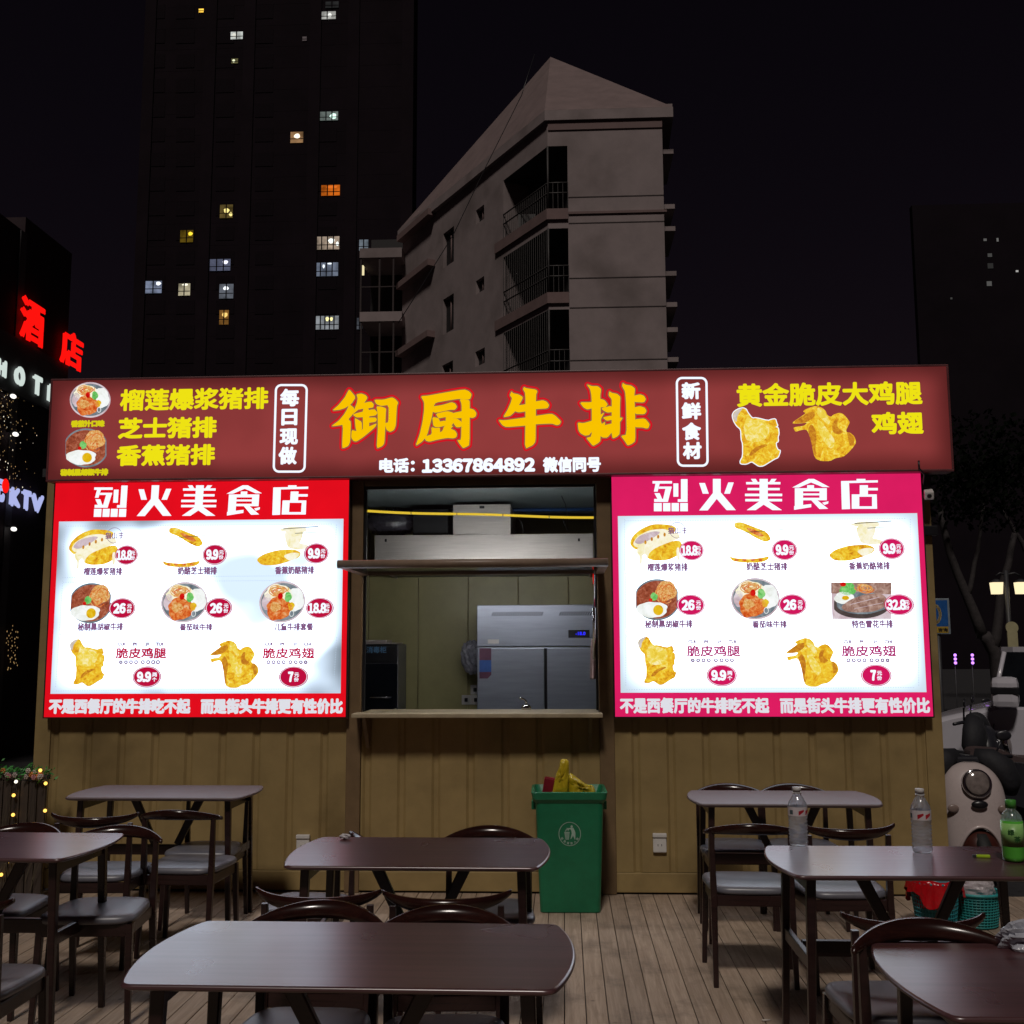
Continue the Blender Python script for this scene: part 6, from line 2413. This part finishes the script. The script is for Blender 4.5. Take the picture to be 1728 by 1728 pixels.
# blue sign partly hidden by the kiosk
by_ = 5.2
q0, q1 = at(1560, 1010, by_), at(1603, 1070, by_)
bs = thing('street_sign', 'blue street sign with a yellow strip peeking out behind the kiosk corner', 'sign', (q0.x, by_, -.12), R(-6))
W_s, H_s = q1.x - q0.x, q0.z - q1.z
zb = q1.z + .12
m_ = MB()
m_.bbox((0, -.012, zb), (W_s, .012, zb + H_s), .004)
m_.build('plate', pmat('pale_sign_edge', (.20, .24, .27), .5), bs)
m_ = MB()
m_.box((.012, -.014, zb + .012), (W_s - .022, -.0125, zb + H_s - .022))
bl_ = m_.build('blue_face', pmat('blue_sign_paint', (.010, .085, .30), .4), bs)
m_ = MB()
m_.box((.014, -.0155, zb + .014), (W_s - .024, -.0142, zb + H_s * .21))
m_.build('yellow_strip', pmat('yellow_sign_paint', (.42, .27, .035), .4), bs)
m_ = MB()
FBs = lambda X, Z, d: (X, -.0142 - d, Z)
rc = W_s * .36
ring = [(W_s * .38 + rc * .62 * math.cos(k * .2618), zb + H_s * .56 + rc * 1.05 * math.sin(k * .2618)) for k in range(24)]
ribbon(m_, ring, [(k, (k + 1) % 24) for k in range(24)], .016, .001, FBs)
m_.build('ring_mark', pmat('sand_sign_print', (.42, .33, .16), .5), bs)
m_ = MB()
text_on(m_, '咨询', W_s * .48, W_s * .88, zb + H_s * .06, zb + H_s * .17, .0025, FBs, .002)
m_.build('lettering', M_black, bs)
m_ = MB()
m_.tube([(W_s * .5, .03, 0), (W_s * .5, .03, zb + .1)], .028, 10)
m_.build('post', M_dark, bs)

# violet LED strips
for px, lb in ((1611, 'short strip of violet lights left of the other above the dark scooters'), (1640, 'short strip of violet lights nearer the white van')):
    p = at(px, 1112, 8.5)
    v_ = thing('violet_light_strip', lb, 'light strip', (p.x, 8.5, -.12), 0, 'violet light strips by the car')
    for j in range(3):
        m_ = MB()
        m_.ball((0, -.025, p.z + .12 + .055 - j * .055), .022, 10)
        m_.build('light', emat('violet_led', (.55, .22, 1.0), 2.2), v_)
    m_ = MB()
    m_.tube([(0, 0, 0), (0, 0, p.z + .20)], .008, 8)
    m_.build('stand', M_dark, v_)


# ================================================================== trees at the right
M_bark = pmat('dark_bark', (.032, .026, .027), .85, var=.4, scale=12, bump=.6, bscale=30)
M_fol = pmat('night_foliage', (.004, .0055, .0035), .9, var=.5, spec=.02, scale=3)


def tree(label, base, limbs, crowns, seed):
    t_ = thing('street_tree', label, 'tree', base, 0, 'dark street trees on the right')
    m_ = MB()
    for pts_, r0, r1 in limbs:
        n = 8
        P = []
        for i in range(n + 1):
            s = i / n * (len(pts_) - 1)
            k = min(int(s), len(pts_) - 2)
            P.append(Vector(pts_[k]).lerp(Vector(pts_[k + 1]), s - k) + Vector((random.uniform(-.02, .02), random.uniform(-.02, .02), 0)))
        m_.tube(P, [r0 + (r1 - r0) * i / n for i in range(n + 1)], 10)
    m_.build('trunk', M_bark, t_)
    rr = random.Random(seed)
    m_ = MB()
    for (cx, cy, cz, rx, rz) in crowns:
        for k in range(700):
            while True:
                d = Vector((rr.uniform(-1, 1), rr.uniform(-1, 1), rr.uniform(-1, 1)))
                if .25 < d.length < 1:
                    break
            c = Vector((cx + d.x * rx, cy + d.y * rx, cz + d.z * rz))
            n = Vector((rr.gauss(0, 1), rr.gauss(0, 1), rr.gauss(0, 1))).normalized()
            a = n.orthogonal().normalized()
            b_ = n.cross(a)
            s = rr.uniform(.05, .11)
            m_.add([c - a * s, c + b_ * s * .5, c + a * s, c - b_ * s * .5], [(0, 1, 2, 3)])
    m_.build('crown', M_fol, t_)
    return t_


ty = 17.0
tb = at(1683, 1130, ty)
T_ = lambda px, py: Vector((at(px, py, ty).x - tb.x, 0, at(px, py, ty).z + .12))
tree('dark leaning street tree behind the white van', (tb.x, ty, -.12),
     [([(0, 0, 0), T_(1683, 1110), T_(1660, 1070)], .17, .13), ([T_(1660, 1075), T_(1632, 1010), T_(1600, 925), T_(1585, 860)], .125, .06),
      ([T_(1676, 1100), T_(1690, 1000), T_(1712, 900)], .12, .06), ([T_(1632, 1010), T_(1650, 930), T_(1660, 850)], .06, .03)],
     [(T_(1590, 830).x, 0, T_(1590, 830).z, 1.3, .8), (T_(1700, 850).x, .3, T_(1700, 830).z, 1.3, .9), (T_(1650, 760).x, 0, T_(1650, 760).z, 1.4, .9)], 5)
ty = 26.0
tb = at(1760, 1130, ty)
tree('dark street tree at the right edge behind the street lamp', (tb.x, ty, -.12),
     [([(0, 0, 0), T_(1760, 1000), T_(1740, 880)], .2, .10), ([T_(1745, 950), T_(1690, 860)], .09, .04)],
     [(T_(1700, 800).x, 0, T_(1700, 800).z, 1.8, 1.2), (T_(1760, 780).x, 0, T_(1760, 780).z, 2.0, 1.5)], 9)

# ================================================================== gable apartment block behind the kiosk
M_apw = pmat('dingy_pink_render', (.275, .222, .222), .85, var=.12, scale=1.2, bump=.15, bscale=12, dirt=.55)
M_apt = pmat('red_brown_trim', (.185, .122, .118), .85, var=.12, scale=2)
M_roof = pmat('brown_roof_sheet', (.185, .134, .132), .85, var=.15, scale=1.5)
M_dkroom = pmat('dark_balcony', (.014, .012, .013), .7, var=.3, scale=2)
M_line = pmat('wall_joint', (.045, .033, .033), .9)
BY = 31.7
P0 = at(927, 600, BY)
P1 = at(1126, 600, BY)
EZ = at(950, 205, BY).z              # eaves underside
P2 = Vector((-7.83, CAM.y + 50.5, 0))
P0 = Vector((P0.x, BY, 0))
P1 = Vector((P1.x, BY, 0))
P3 = Vector((P1.x + .4, CAM.y + 53, 0))
ap = thing('apartment_block', 'pale pink gabled apartment block with dark corner balconies behind the kiosk', 'building', (0, 0, 0))
dl = (P2 - P0).normalized()
nl = Vector((dl.y, -dl.x, 0))
if nl.dot(CAM - P0) < 0:
    nl = -nl
Ll = (P2 - P0).length
def uz(px, py):
    p = on_plane(px, py, P0, nl)
    return (p - P0).dot(dl), p.z
def fz(px, py):
    p = at(px, py, BY)
    return p.x - P0.x, p.z
# openings: left flank
ub = uz(850, 500)[0]
floors = []
for (yt, yb) in ((246, 353), (385, 494), (522, 640)):
    floors.append((at(958, yb, BY).z, at(958, yt, BY).z))
xb = fz(959, 400)[0]
holesL = [(-.001, ub, z0, z1) for z0, z1 in floors]
for px0, px1, py0, py1 in ((748, 766, 388, 447), (748, 766, 500, 560), (747, 765, 612, 650), (803, 817, 350, 374), (803, 817, 470, 493), (802, 818, 590, 616)):
    pc_x = (px0 + px1) / 2
    u0, u1 = sorted((uz(px0, 400)[0], uz(px1, 400)[0]))
    zc0, zc1 = uz(pc_x, py1)[1], uz(pc_x, py0)[1]
    holesL.append((u0, u1, zc0, zc1))
recs = []
for py0, py1 in ((388, 402), (470, 489), (586, 598)):
    u0, u1 = sorted((uz(735, 400)[0], uz(682, 400)[0]))
    recs.append((u0, u1, uz(708, py1 + 8)[1], uz(708, py0 - 12)[1]))
FL = lambda u, z: P0 + dl * u + Vector((0, 0, z))
mb = grid_wall([0, Ll], [-.12, EZ], holesL, FL)
for (u0, u1, z0, z1) in holesL:
    dp = -1.3 if u0 < 0 else -.25
    A = [FL(max(u0, 0) if u0 >= 0 else 0, z0), FL(u1, z0), FL(u1, z1), FL(max(u0, 0), z1)]
    B_ = [p + nl * dp for p in A]
    mb.add(A + B_, [(1, 2, 6, 5), (2, 3, 7, 6), (0, 1, 5, 4)])
hl_w = mb
FFr = lambda x, z: P0 + Vector((x, 0, z))
XR = P1.x - P0.x
mb2 = grid_wall([0, XR], [-.12, EZ], [(-.001, xb, z0, z1) for z0, z1 in floors], FFr)
for z0, z1 in floors:
    A = [FFr(xb, z0), FFr(xb, z1)]
    B_ = [p + Vector((0, 1.3, 0)) for p in A]
    mb2.add(A + B_, [(0, 1, 3, 2)])
hl_w.add(mb2.v, mb2.f)
# far sides
hl_w.add([P1 + Vector((0, 0, -.12)), P3 + Vector((0, 0, -.12)), P3 + Vector((0, 0, EZ)), P1 + Vector((0, 0, EZ))], [(0, 1, 2, 3)])
hl_w.add([P2 + Vector((0, 0, -.12)), P3 + Vector((0, 0, -.12)), P3 + Vector((0, 0, EZ)), P2 + Vector((0, 0, EZ))], [(3, 2, 1, 0)])
hl_w.build('wall', M_apw, ap)
# dark interiors of the corner balconies and windows
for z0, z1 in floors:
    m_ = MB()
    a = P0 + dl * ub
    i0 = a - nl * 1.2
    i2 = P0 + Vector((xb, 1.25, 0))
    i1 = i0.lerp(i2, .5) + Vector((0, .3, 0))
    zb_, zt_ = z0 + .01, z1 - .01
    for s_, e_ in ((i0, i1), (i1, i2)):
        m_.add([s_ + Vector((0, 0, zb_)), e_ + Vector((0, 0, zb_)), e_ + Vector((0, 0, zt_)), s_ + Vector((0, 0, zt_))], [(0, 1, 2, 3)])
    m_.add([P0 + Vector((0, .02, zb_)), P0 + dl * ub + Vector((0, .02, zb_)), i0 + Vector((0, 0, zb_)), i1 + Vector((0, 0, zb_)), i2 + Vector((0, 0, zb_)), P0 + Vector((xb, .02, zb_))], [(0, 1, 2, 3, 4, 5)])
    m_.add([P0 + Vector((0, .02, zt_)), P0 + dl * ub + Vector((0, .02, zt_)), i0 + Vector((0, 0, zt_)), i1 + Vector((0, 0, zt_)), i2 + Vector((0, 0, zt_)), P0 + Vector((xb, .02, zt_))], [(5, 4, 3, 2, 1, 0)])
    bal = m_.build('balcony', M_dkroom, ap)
    m_ = MB()
    hh = (z1 - z0) * .42
    for u in [ub * k / 22 for k in range(23)]:
        p = FL(u, z0) + nl * .0
        m_.tube([p, p + Vector((0, 0, (z1 - z0) if z0 < 18 and k % 2 == 0 else hh))], .018, 4, caps=False)
    for k in range(5):
        p = FFr(xb * k / 4.0, z0)
        m_.tube([p, p + Vector((0, 0, hh))], .018, 4, caps=False)
    for zz in (hh, hh * .62):
        m_.tube([FL(ub, z0 + zz), FL(0, z0 + zz), FFr(xb, z0 + zz)], .03, 5)
    m_.tube([FL(0, z0), FL(0, z1)], .04, 5)
    m_.build('railing', pmat('dark_railing', (.05, .045, .045), .6), bal)
# balcony slab noses, string courses
for (z0, z1) in floors:
    m_ = MB()
    for (zz0, zz1, out_) in ((z0 - .42, z0, .10),):
        A = [P0 + dl * (ub + .6) + nl * .0, P0 + dl * (ub + .6) + nl * out_, P0 + (nl + Vector((0, -1, 0))).normalized() * out_ * 1.15, P0 + Vector((xb + .0, -out_, 0)), P0 + Vector((xb, 0, 0))]
        n = len(A)
        m_.add([p + Vector((0, 0, zz0)) for p in A] + [p + Vector((0, 0, zz1)) for p in A], [tuple(range(n)), tuple(range(2 * n - 1, n - 1, -1))] + [(k, n + k, n + (k + 1) % n, (k + 1) % n) for k in range(n)])
    m_.build('balcony_slab', M_apt, ap)
m_ = MB()
for py in (331, 375, 468, 518, 607):
    zz = fz(1050, py)[1]
    m_.box((P0.x + xb + .02, BY - .012, zz - .02), (P1.x, BY - .002, zz + .02))
m_.build('wall_joint', M_line, ap)
m_ = MB()
zz0, zz1 = fz(1050, 360)[1], fz(1050, 356)[1]
m_.box((P0.x + xb + .02, BY - .06, zz0), (P1.x + .1, BY - .003, zz1))
a0, a1 = FL(ub + .6, uz(840, 425)[1]), FL(Ll * .98, uz(735, 480)[1])
m_.build('string_course', M_apt, ap)
# eaves and hip roof
Cc = (P0 + P1 + P2 + P3) / 4
def outw(p, d):
    v = (p - Cc)
    v.z = 0
    return p + v.normalized() * d
EV = [P2 + Vector((-.25, -.10, 0)), P0 + Vector((-.10, -.14, 0)), P1 + Vector((.42, -.14, 0)), P3 + Vector((.5, .4, 0))]
e0, e1 = EZ, at(950, 190, BY - .5).z + .0
eh = .40
m_ = MB()
n = 4
m_.add([p + Vector((0, 0, EZ)) for p in EV] + [p + Vector((0, 0, EZ + eh)) for p in EV], [(0, 1, 2, 3), (0, 4, 5, 1), (1, 5, 6, 2), (2, 6, 7, 3), (3, 7, 4, 0)])
m_.build('eaves', M_apw, ap)
apx = at(929, 96, 39.0)
m_ = MB()
T0 = [p + Vector((0, 0, EZ + eh + .002)) for p in EV]
ridge2 = Vector((-1.0, 44.5, apx.z - .5))
m_.add(T0 + [apx], [(0, 1, 4), (1, 2, 4), (2, 3, 4), (3, 0, 4)])
m_.build('roof', M_roof, ap)
# trim band under the eaves on the front
m_ = MB()
m_.box((P0.x + .02, BY - .05, EZ - .36), (P1.x, BY - .003, EZ - .01))
m_.build('eaves_band', M_apt, ap)
# window panes on the flank
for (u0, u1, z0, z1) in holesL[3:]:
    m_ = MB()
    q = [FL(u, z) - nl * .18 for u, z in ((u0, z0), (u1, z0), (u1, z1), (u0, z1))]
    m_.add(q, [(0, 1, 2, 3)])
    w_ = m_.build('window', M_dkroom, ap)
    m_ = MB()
    m_.tube([(q[0] + q[1]) / 2 + nl * .03, (q[2] + q[3]) / 2 + nl * .03], .04, 4)
    m_.build('frame', M_apt, w_)
# sloping canopies on the flank (they throw wedge shadows)
for (u0, u1, z0, z1) in recs:
    m_ = MB()
    a, b_ = FL(u0, z1), FL(u1, z0 + .35)
    m_.add([a, FL(u1, z1 - .1), FL(u1, z1 - .1) + nl * .4, a + nl * .4, a - Vector((0, 0, .3)), FL(u1, z1 - .4), FL(u1, z1 - .4) + nl * .4, a - Vector((0, 0, .3)) + nl * .4],
           [(0, 1, 2, 3), (7, 6, 5, 4), (3, 2, 6, 7), (1, 5, 6, 2), (0, 3, 7, 4)])
    m_.build('ledge', M_apt, ap)
# balconies stacked at the far left end
for (yt, yb) in ((428, 445), (534, 551), (645, 660)):
    m_ = MB()
    a, b_ = at(672, yt, 42.8), at(612, yb, 42.8)
    m_.box((b_.x, 42.0, b_.z), (a.x + .3, 44.5, a.z))
    sb_ = m_.build('balcony', M_apw, ap)
    m_ = MB()
    h_ = at(640, yb, 42.8).z - at(640, 534 if yb == 445 else 645, 42.8).z
    for px in (614, 645, 668):
        xx = at(px, yb + 20, 42.8).x
        m_.box((xx - .04, 42.05, b_.z - max(.5, h_)), (xx + .04, 42.12, b_.z - .003))
    m_.box((b_.x + .02, 42.06, b_.z - max(.5, h_) * .55), (a.x, 42.10, b_.z - max(.5, h_) * .53))
    m_.build('railing', M_line, sb_)
m_ = MB()
a, b_ = at(668, 405, 44.6), at(614, 640, 44.6)
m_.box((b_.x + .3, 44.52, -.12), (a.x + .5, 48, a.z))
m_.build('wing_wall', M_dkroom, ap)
p = at(613, 457, 43.6)
m_ = MB()
m_.box((p.x - .06, 43.5, p.z - .25), (p.x + .06, 43.56, p.z + .25))
m_.build('balcony_lamp', emat('warm_strip', (1, .86, .5), .9), ap)
# bay-window ledges on the right flank
for py in (186, 201, 262, 354, 391, 466, 518, 560, 610):
    z_ = at(1135, py, BY + 1).z
    m_ = MB()
    m_.box((P1.x + .002, BY + .6, z_ - .12), (P1.x + .48, BY + 3.4, z_ + .06))
    m_.build('ledge', M_apw, ap)
# air conditioner on the top balcony
z0, z1 = floors[0]
m_ = MB()
p = FL(ub * .62, z0) - nl * .35
m_.box((p.x - .35, p.y - .2, z0 + .02), (p.x + .35, p.y + .2, z0 + .6))
m_.build('air_conditioner', pmat('grey_unit', (.06, .055, .055), .6), ap)

# loose cable crossing in front of the block
cb = MB()
P_ = [at(px, py, 24.0) for px, py in ((902, 92), (880, 160), (820, 280), (765, 395), (700, 500), (672, 545))]
for i in range(1, len(P_) - 1):
    P_[i] = P_[i] + Vector((0, 0, -.02))
E_ = P_[0] + (P_[0] - P_[1]) * .0
cb.tube(P_, .014, 6)
tag(cb.build('overhead_cable', M_black), 'thin dark overhead cable slanting in front of the pink apartment block', 'cable')

# ================================================================== dark tower with lit windows
TY = 115.0
M_tw = pmat('night_dimmed_tower_render', (.0125, .0085, .0115), .8, var=.25, spec=0.03, scale=.15)  # tower stands beyond street light: its darkness is put into these base colours
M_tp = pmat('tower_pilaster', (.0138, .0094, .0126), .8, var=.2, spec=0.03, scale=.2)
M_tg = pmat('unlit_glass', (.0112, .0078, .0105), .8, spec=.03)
tw = thing('apartment_tower', 'dark high rise apartment tower with scattered lit windows on the left', 'building', (0, 0, 0))
tx0, tx1 = at(236, 400, TY).x, at(696, 400, TY).x
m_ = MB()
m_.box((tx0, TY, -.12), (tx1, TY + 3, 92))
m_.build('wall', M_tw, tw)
for px in (240, 345, 412, 526, 592, 686):
    xx = at(px, 400, TY).x
    m_ = MB()
    m_.box((xx - .7, TY - .25, -.12), (xx + .7, TY - .003, 91))
    m_.build('pilaster', M_tp, tw)
def room(px0, px1, py0, py1, room_col, rs, lamp_px, lamp_col, ls, bars=1, spec=None):
    a, b_ = at(px0, py0, TY - .2), at(px1, py1, TY - .2)
    m_ = MB()
    m_.add([(a.x, TY - .10, b_.z), (b_.x, TY - .10, b_.z), (b_.x, TY - .10, a.z), (a.x, TY - .10, a.z)], [(0, 1, 2, 3)], 0)
    for lx, ly, lw, lh in lamp_px:
        c_ = at(lx, ly, TY - .2)
        k = 122. / 1800
        P = ell(c_.x, c_.z, lw * k / 2, lh * k / 2, 14, .15, int(lx))
        m_.add([(x, TY - .13, z) for x, z in P], [tuple(range(14))], 1)
    for i in range(bars):
        xx = a.x + (b_.x - a.x) * (i + 1) / (bars + 1)
        m_.box((xx - .07, TY - .17, b_.z), (xx + .07, TY - .145, a.z), 2)
    zz = b_.z + (a.z - b_.z) * .34
    m_.box((a.x, TY - .18, zz - .05), (b_.x, TY - .172, zz + .05), 2)
    m_.build('lit_window', [emat('lit_room', srgb(*room_col)[:3], rs * 1.5, var=.55, scale=.9), emat('room_lamp', srgb(*lamp_col)[:3], ls * 1.3), M_tg], tw)
CW, CY, CO, CB = (200, 200, 190), (230, 200, 110), (190, 90, 20), (150, 160, 185)
room(335, 343, 14, 20, (240, 190, 70), .9, [], CW, 1, 0)
room(389, 409, 53, 65, (200, 205, 200), .55, [(395, 59, 8, 9)], CW, 1.0)
room(390, 401, 98, 106, (110, 105, 70), .35, [(394, 102, 5, 6)], (235, 240, 200), 1.0, 0)
room(538, 566, 19, 31, (165, 165, 160), .55, [(556, 25, 8, 8)], (225, 225, 220), 1.0)
room(549, 571, 2, 12, (80, 80, 80), .15, [], CW, 1)
room(510, 517, 61, 68, (90, 80, 80), .4, [], CW, 1, 0)
room(540, 570, 188, 202, (120, 130, 125), .4, [(562, 195.5, 12, 11)], (220, 255, 240), 1.1, 2)
room(490, 511, 222, 240, (170, 130, 90), .42, [(501, 229, 11, 9)], (255, 240, 210), 1.3, 0)
room(542, 573, 312, 329, (200, 98, 24), .55, [(560, 315, 20, 5)], (240, 120, 40), .7, 2)
room(371, 392, 345, 367, (130, 110, 60), .25, [(382, 355, 10, 9), (389, 361, 6, 8)], (245, 225, 140), 1.0)
room(304, 325, 388, 408, (130, 105, 30), .25, [(321, 394, 8, 7)], (255, 215, 60), 1.1, 1)
room(533, 572, 399, 420, (190, 170, 150), .42, [(559, 406, 11, 9), (569, 411, 5, 8)], (245, 255, 250), 1.1, 3)
room(606, 621, 404, 422, (120, 130, 140), .38, [], CW, 1, 1)
room(354, 388, 437, 456, (110, 115, 140), .3, [(380, 442, 10, 7)], (235, 235, 255), 1.1, 2)
room(531, 570, 443, 465, (130, 140, 160), .32, [(556, 444.5, 8, 3), (546, 449, 4, 7)], (240, 250, 255), 1.0, 3)
room(244, 272, 474, 494, (130, 140, 165), .42, [(267, 478, 9, 7)], (240, 245, 255), 1.1, 1)
room(301, 320, 478, 498, (190, 180, 150), .5, [(312, 480, 11, 4)], (255, 250, 225), 1.0, 1)
room(370, 393, 479, 503, (110, 115, 125), .35, [(381, 486, 10, 7)], (245, 250, 255), 1.15, 1)
room(370, 385, 523, 547, (150, 105, 50), .35, [(379, 531, 10, 9)], (255, 210, 120), .9, 1)
room(533, 571, 533, 555, (150, 155, 160), .4, [(552, 538, 6, 8), (559, 538, 5, 7)], (250, 240, 170), 1.0, 4)
room(602, 611, 536, 555, (110, 115, 125), .3, [], CW, 1, 1)
# unlit windows in the same bays
m_ = MB()
uw = 0
for bx_ in (262, 312, 379, 445, 552, 640):
    for fl_ in range(17):
        if uw >= 78:
            break
        py = 600 - fl_ * 41.6
        if 230 < 0:
            continue
        a, b_ = at(bx_ - 15, py - 10, TY - .2), at(bx_ + 15, py + 12, TY - .2)
        zz = a.z
        m_ = MB()
        m_.box((a.x, TY - .06, b_.z), (b_.x, TY - .004, a.z))
        m_.build('window', M_tg, tw)
        uw += 1
m_ = MB()
for fl_ in range(30):
    zz = 2.0 + fl_ * 2.83
    m_.box((tx0 + .8, TY - .012, zz), (tx1 - .8, TY - .003, zz + .18))
m_.build('floor_bands', M_tw, tw)

# dark block at the right
RYB = 75.0
rb_ = thing('office_block', 'office block darkened for night rising behind the trees on the right', 'building', (0, 0, 0))
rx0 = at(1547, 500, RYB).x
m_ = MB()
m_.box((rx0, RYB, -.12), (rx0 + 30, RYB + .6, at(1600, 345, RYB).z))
m_.build('wall', pmat('night_dimmed_office_wall', (.0120, .0088, .0120), .8, var=.2, spec=0.03, scale=.2), rb_)  # the block's lack of light is put into a near-black wall colour
for px, py, w, h, s in ((1663, 404, 5, 4, .12), (1684, 404, 3, 6, .16), (1671, 430, 7, 6, .07), (1670, 478, 8, 8, .10), (1717, 457, 4, 3, .5), (1606, 503, 3, 3, .06), (1672, 448, 9, 9, .03)):
    p = at(px, py, RYB - .1)
    k = 82 / 1800.
    m_ = MB()
    m_.box((p.x - w * k / 2, RYB - .05, p.z - h * k / 2), (p.x + w * k / 2, RYB - .003, p.z + h * k / 2))
    m_.build('lit_window', emat('dim_window', (.8, .78, .75), s), rb_)

# ================================================================== hotel at the left
HX = -9.0
M_hot = pmat('night_dimmed_hotel_cladding', (.050, .036, .040), .7, var=.25, spec=.03, scale=.6)  # unlit look of the hotel is put into this dark colour
M_hotb = pmat('grey_hotel_fascia', (.050, .044, .048), .7, var=.2, scale=2)
ho = thing('hotel_building', 'dark hotel building at the left edge carrying red and white sign letters', 'building', (0, 0, 0))
def hx(px, py, o=0.0):
    d = _ray(px, py)
    return CAM + d * ((HX + o - CAM.x) / d.x)
hy1 = hx(42, 392).y
ztop = hx(42, 392).z
m_ = MB()
m_.box((HX - 14, -4, -.12), (HX, hy1, ztop))
m_.build('front_block', M_hot, ho)
hy2 = hx(118, 500).y
m_ = MB()
m_.box((HX - 14, hy1 + .01, -.12), (HX - .002, hy2, hx(80, 395).z))
m_.build('rear_block', M_hot, ho)
m_ = MB()
a, b_ = hx(20, 591), hx(20, 640)
m_.box((HX + .003, -2, a.z - .72), (HX + .06, hy2 - .05, a.z + .22))
m_.build('fascia', M_hotb, ho)
m_ = MB()
m_.box((HX + .002, hy1 - .15, .0), (HX + .02, hy1 + .05, ztop - .02))
m_.build('pilaster', M_hotb, ho)
FH = lambda Y, Z, d: (HX + .06 + d, Y, Z)
def hotel_text(name, body, px0, px1, pyt, pyb, mat, bold, label, cat, dep=.12):
    """letters fixed to the flank: extent given at their left and right ends"""
    of = .06 + dep
    y0, y1 = hx(px0, (pyt + pyb) / 2, of).y, hx(px1, (pyt + pyb) / 2, of).y
    pm = (px0 + px1) / 2
    zt, zb_ = hx(pm, pyt, of).z, hx(pm, pyb, of).z
    m_ = MB()
    text_on(m_, body, y0, y1, zb_, zt, dep, FH, bold)
    # side walls of the channel letter
    vs, fs, ed = text_raw(body)
    ax, bx_ = min(v[0] for v in vs), max(v[0] for v in vs)
    az, bz = min(v[1] for v in vs), max(v[1] for v in vs)
    for a, b in ed:
        q = []
        for i_ in (a, b):
            q.append((y0 + bold + (vs[i_][0] - ax) / (bx_ - ax) * (y1 - y0 - 2 * bold), zb_ + bold + (vs[i_][1] - az) / (bz - az) * (zt - zb_ - 2 * bold)))
        m_.add([FH(q[0][0], q[0][1], dep - .001), FH(q[1][0], q[1][1], dep - .001), FH(q[1][0], q[1][1], dep - .045), FH(q[0][0], q[0][1], dep - .045)], [(0, 1, 2, 3)])
    o_ = m_.build(name, mat)
    return tag(o_, label, cat)
M_nred = emat('red_neon', (1.0, .006, .004), 1.1, True)
M_nwh = emat('white_neon', srgb(212, 226, 220)[:3], .95, True)
M_nbl = emat('blue_white_neon', srgb(178, 186, 240)[:3], .95, True)
hotel_text('sign_character', '酒', 36, 76, 506, 580, M_nred, .022, 'glowing red first character of the hotel sign, higher and nearer', 'sign letter', .05)
hotel_text('sign_character', '店', 104, 141, 560, 622, M_nred, .022, 'glowing red second character of the hotel sign, nearer the kiosk sign', 'sign letter', .05)
for ch, p0, p1, yt, yb, lb in (('H', -4, 12, 606, 636, 'white letter H of the hotel sign at the photo edge'), ('O', 26, 43, 618, 652, 'white letter O of the hotel sign'),
                               ('T', 57, 72, 634, 668, 'white letter T of the hotel sign'), ('E', 82, 97, 650, 681, 'white letter E of the hotel sign beside the kiosk sign')):
    hotel_text('sign_letter', ch, p0, p1, yt, yb, M_nwh, .028, lb, 'sign letter', .05)
for ch, p0, p1, yt, yb, lb in (('K', 18, 35, 823, 856, 'bluish white letter K of the lower sign'), ('T', 38, 53, 827, 862, 'bluish white letter T of the lower sign'),
                               ('V', 54, 74, 834, 866, 'bluish white letter V of the lower sign')):
    hotel_text('sign_letter', ch, p0, p1, yt, yb, M_nbl, .032, lb, 'sign letter', .05)
hotel_text('sign_character', '元', -19, 9, 806, 846, M_nbl, .028, 'bluish white character cut by the left edge before KTV', 'sign letter', .02)
m_ = MB()
p = hx(-3, 820)
m_.ball((HX + .12, p.y, p.z), 1, 10, sc=(.03, .10, .12))
tag(m_.build('neon_dot', M_nred), 'small red neon mark beside the lower sign at the left edge', 'sign mark')
# curtain of tiny golden lights
m_ = MB()
rr = random.Random(17)
for k in range(320):
    px, py = rr.uniform(-30, 70), 0
    u = rr.random()
    ytop = 662 + (px) * .45
    py = ytop + (830 - ytop) * u ** 1.15
    if px > 18 and rr.random() < .35 + px / 90:
        continue
    p = hx(px, py)
    s = rr.uniform(.006, .015)
    m_.add([(HX + .10, p.y - s, p.z), (HX + .10, p.y, p.z - s), (HX + .10, p.y + s, p.z), (HX + .10, p.y, p.z + s)], [(0, 1, 2, 3)], 0 if rr.random() < .8 else 1)
for k in range(45):
    p = hx(rr.uniform(0, 20), rr.uniform(1055, 1130))
    s = rr.uniform(.008, .018)
    m_.add([(HX + .10, p.y - s, p.z), (HX + .10, p.y, p.z - s), (HX + .10, p.y + s, p.z), (HX + .10, p.y, p.z + s)], [(0, 1, 2, 3)], 0)
tag(m_.build('fairy_light_curtain', [emat('golden_sparkle', (1, .62, .25), .34), emat('bright_sparkle', (1, .9, .7), 1.2)]),
    'curtain of tiny golden fairy lights on the hotel wall under the white letters', 'fairy lights', None, 'stuff')
for px, py, lb in ((8, 669, 'small bright spotlight under the white hotel letters'), (12, 733, 'small spotlight amid the golden fairy lights'), (9, 893, 'bright downlight below the KTV letters at the left edge')):
    p = hx(px, py)
    t_ = thing('spotlight', lb, 'light', (HX + .14, p.y, p.z), 0, 'spotlights on the hotel wall')
    m_ = MB()
    m_.ball((0, 0, 0), 1, 12, sc=(.04, .07, .035))
    m_.build('lamp', emat('spot_glow', (1, .97, .9), 1.6), t_)
    m_ = MB()
    m_.bbox((-.13, -.04, .03), (.03, .04, .06), .01)
    m_.build('housing', M_dark, t_)
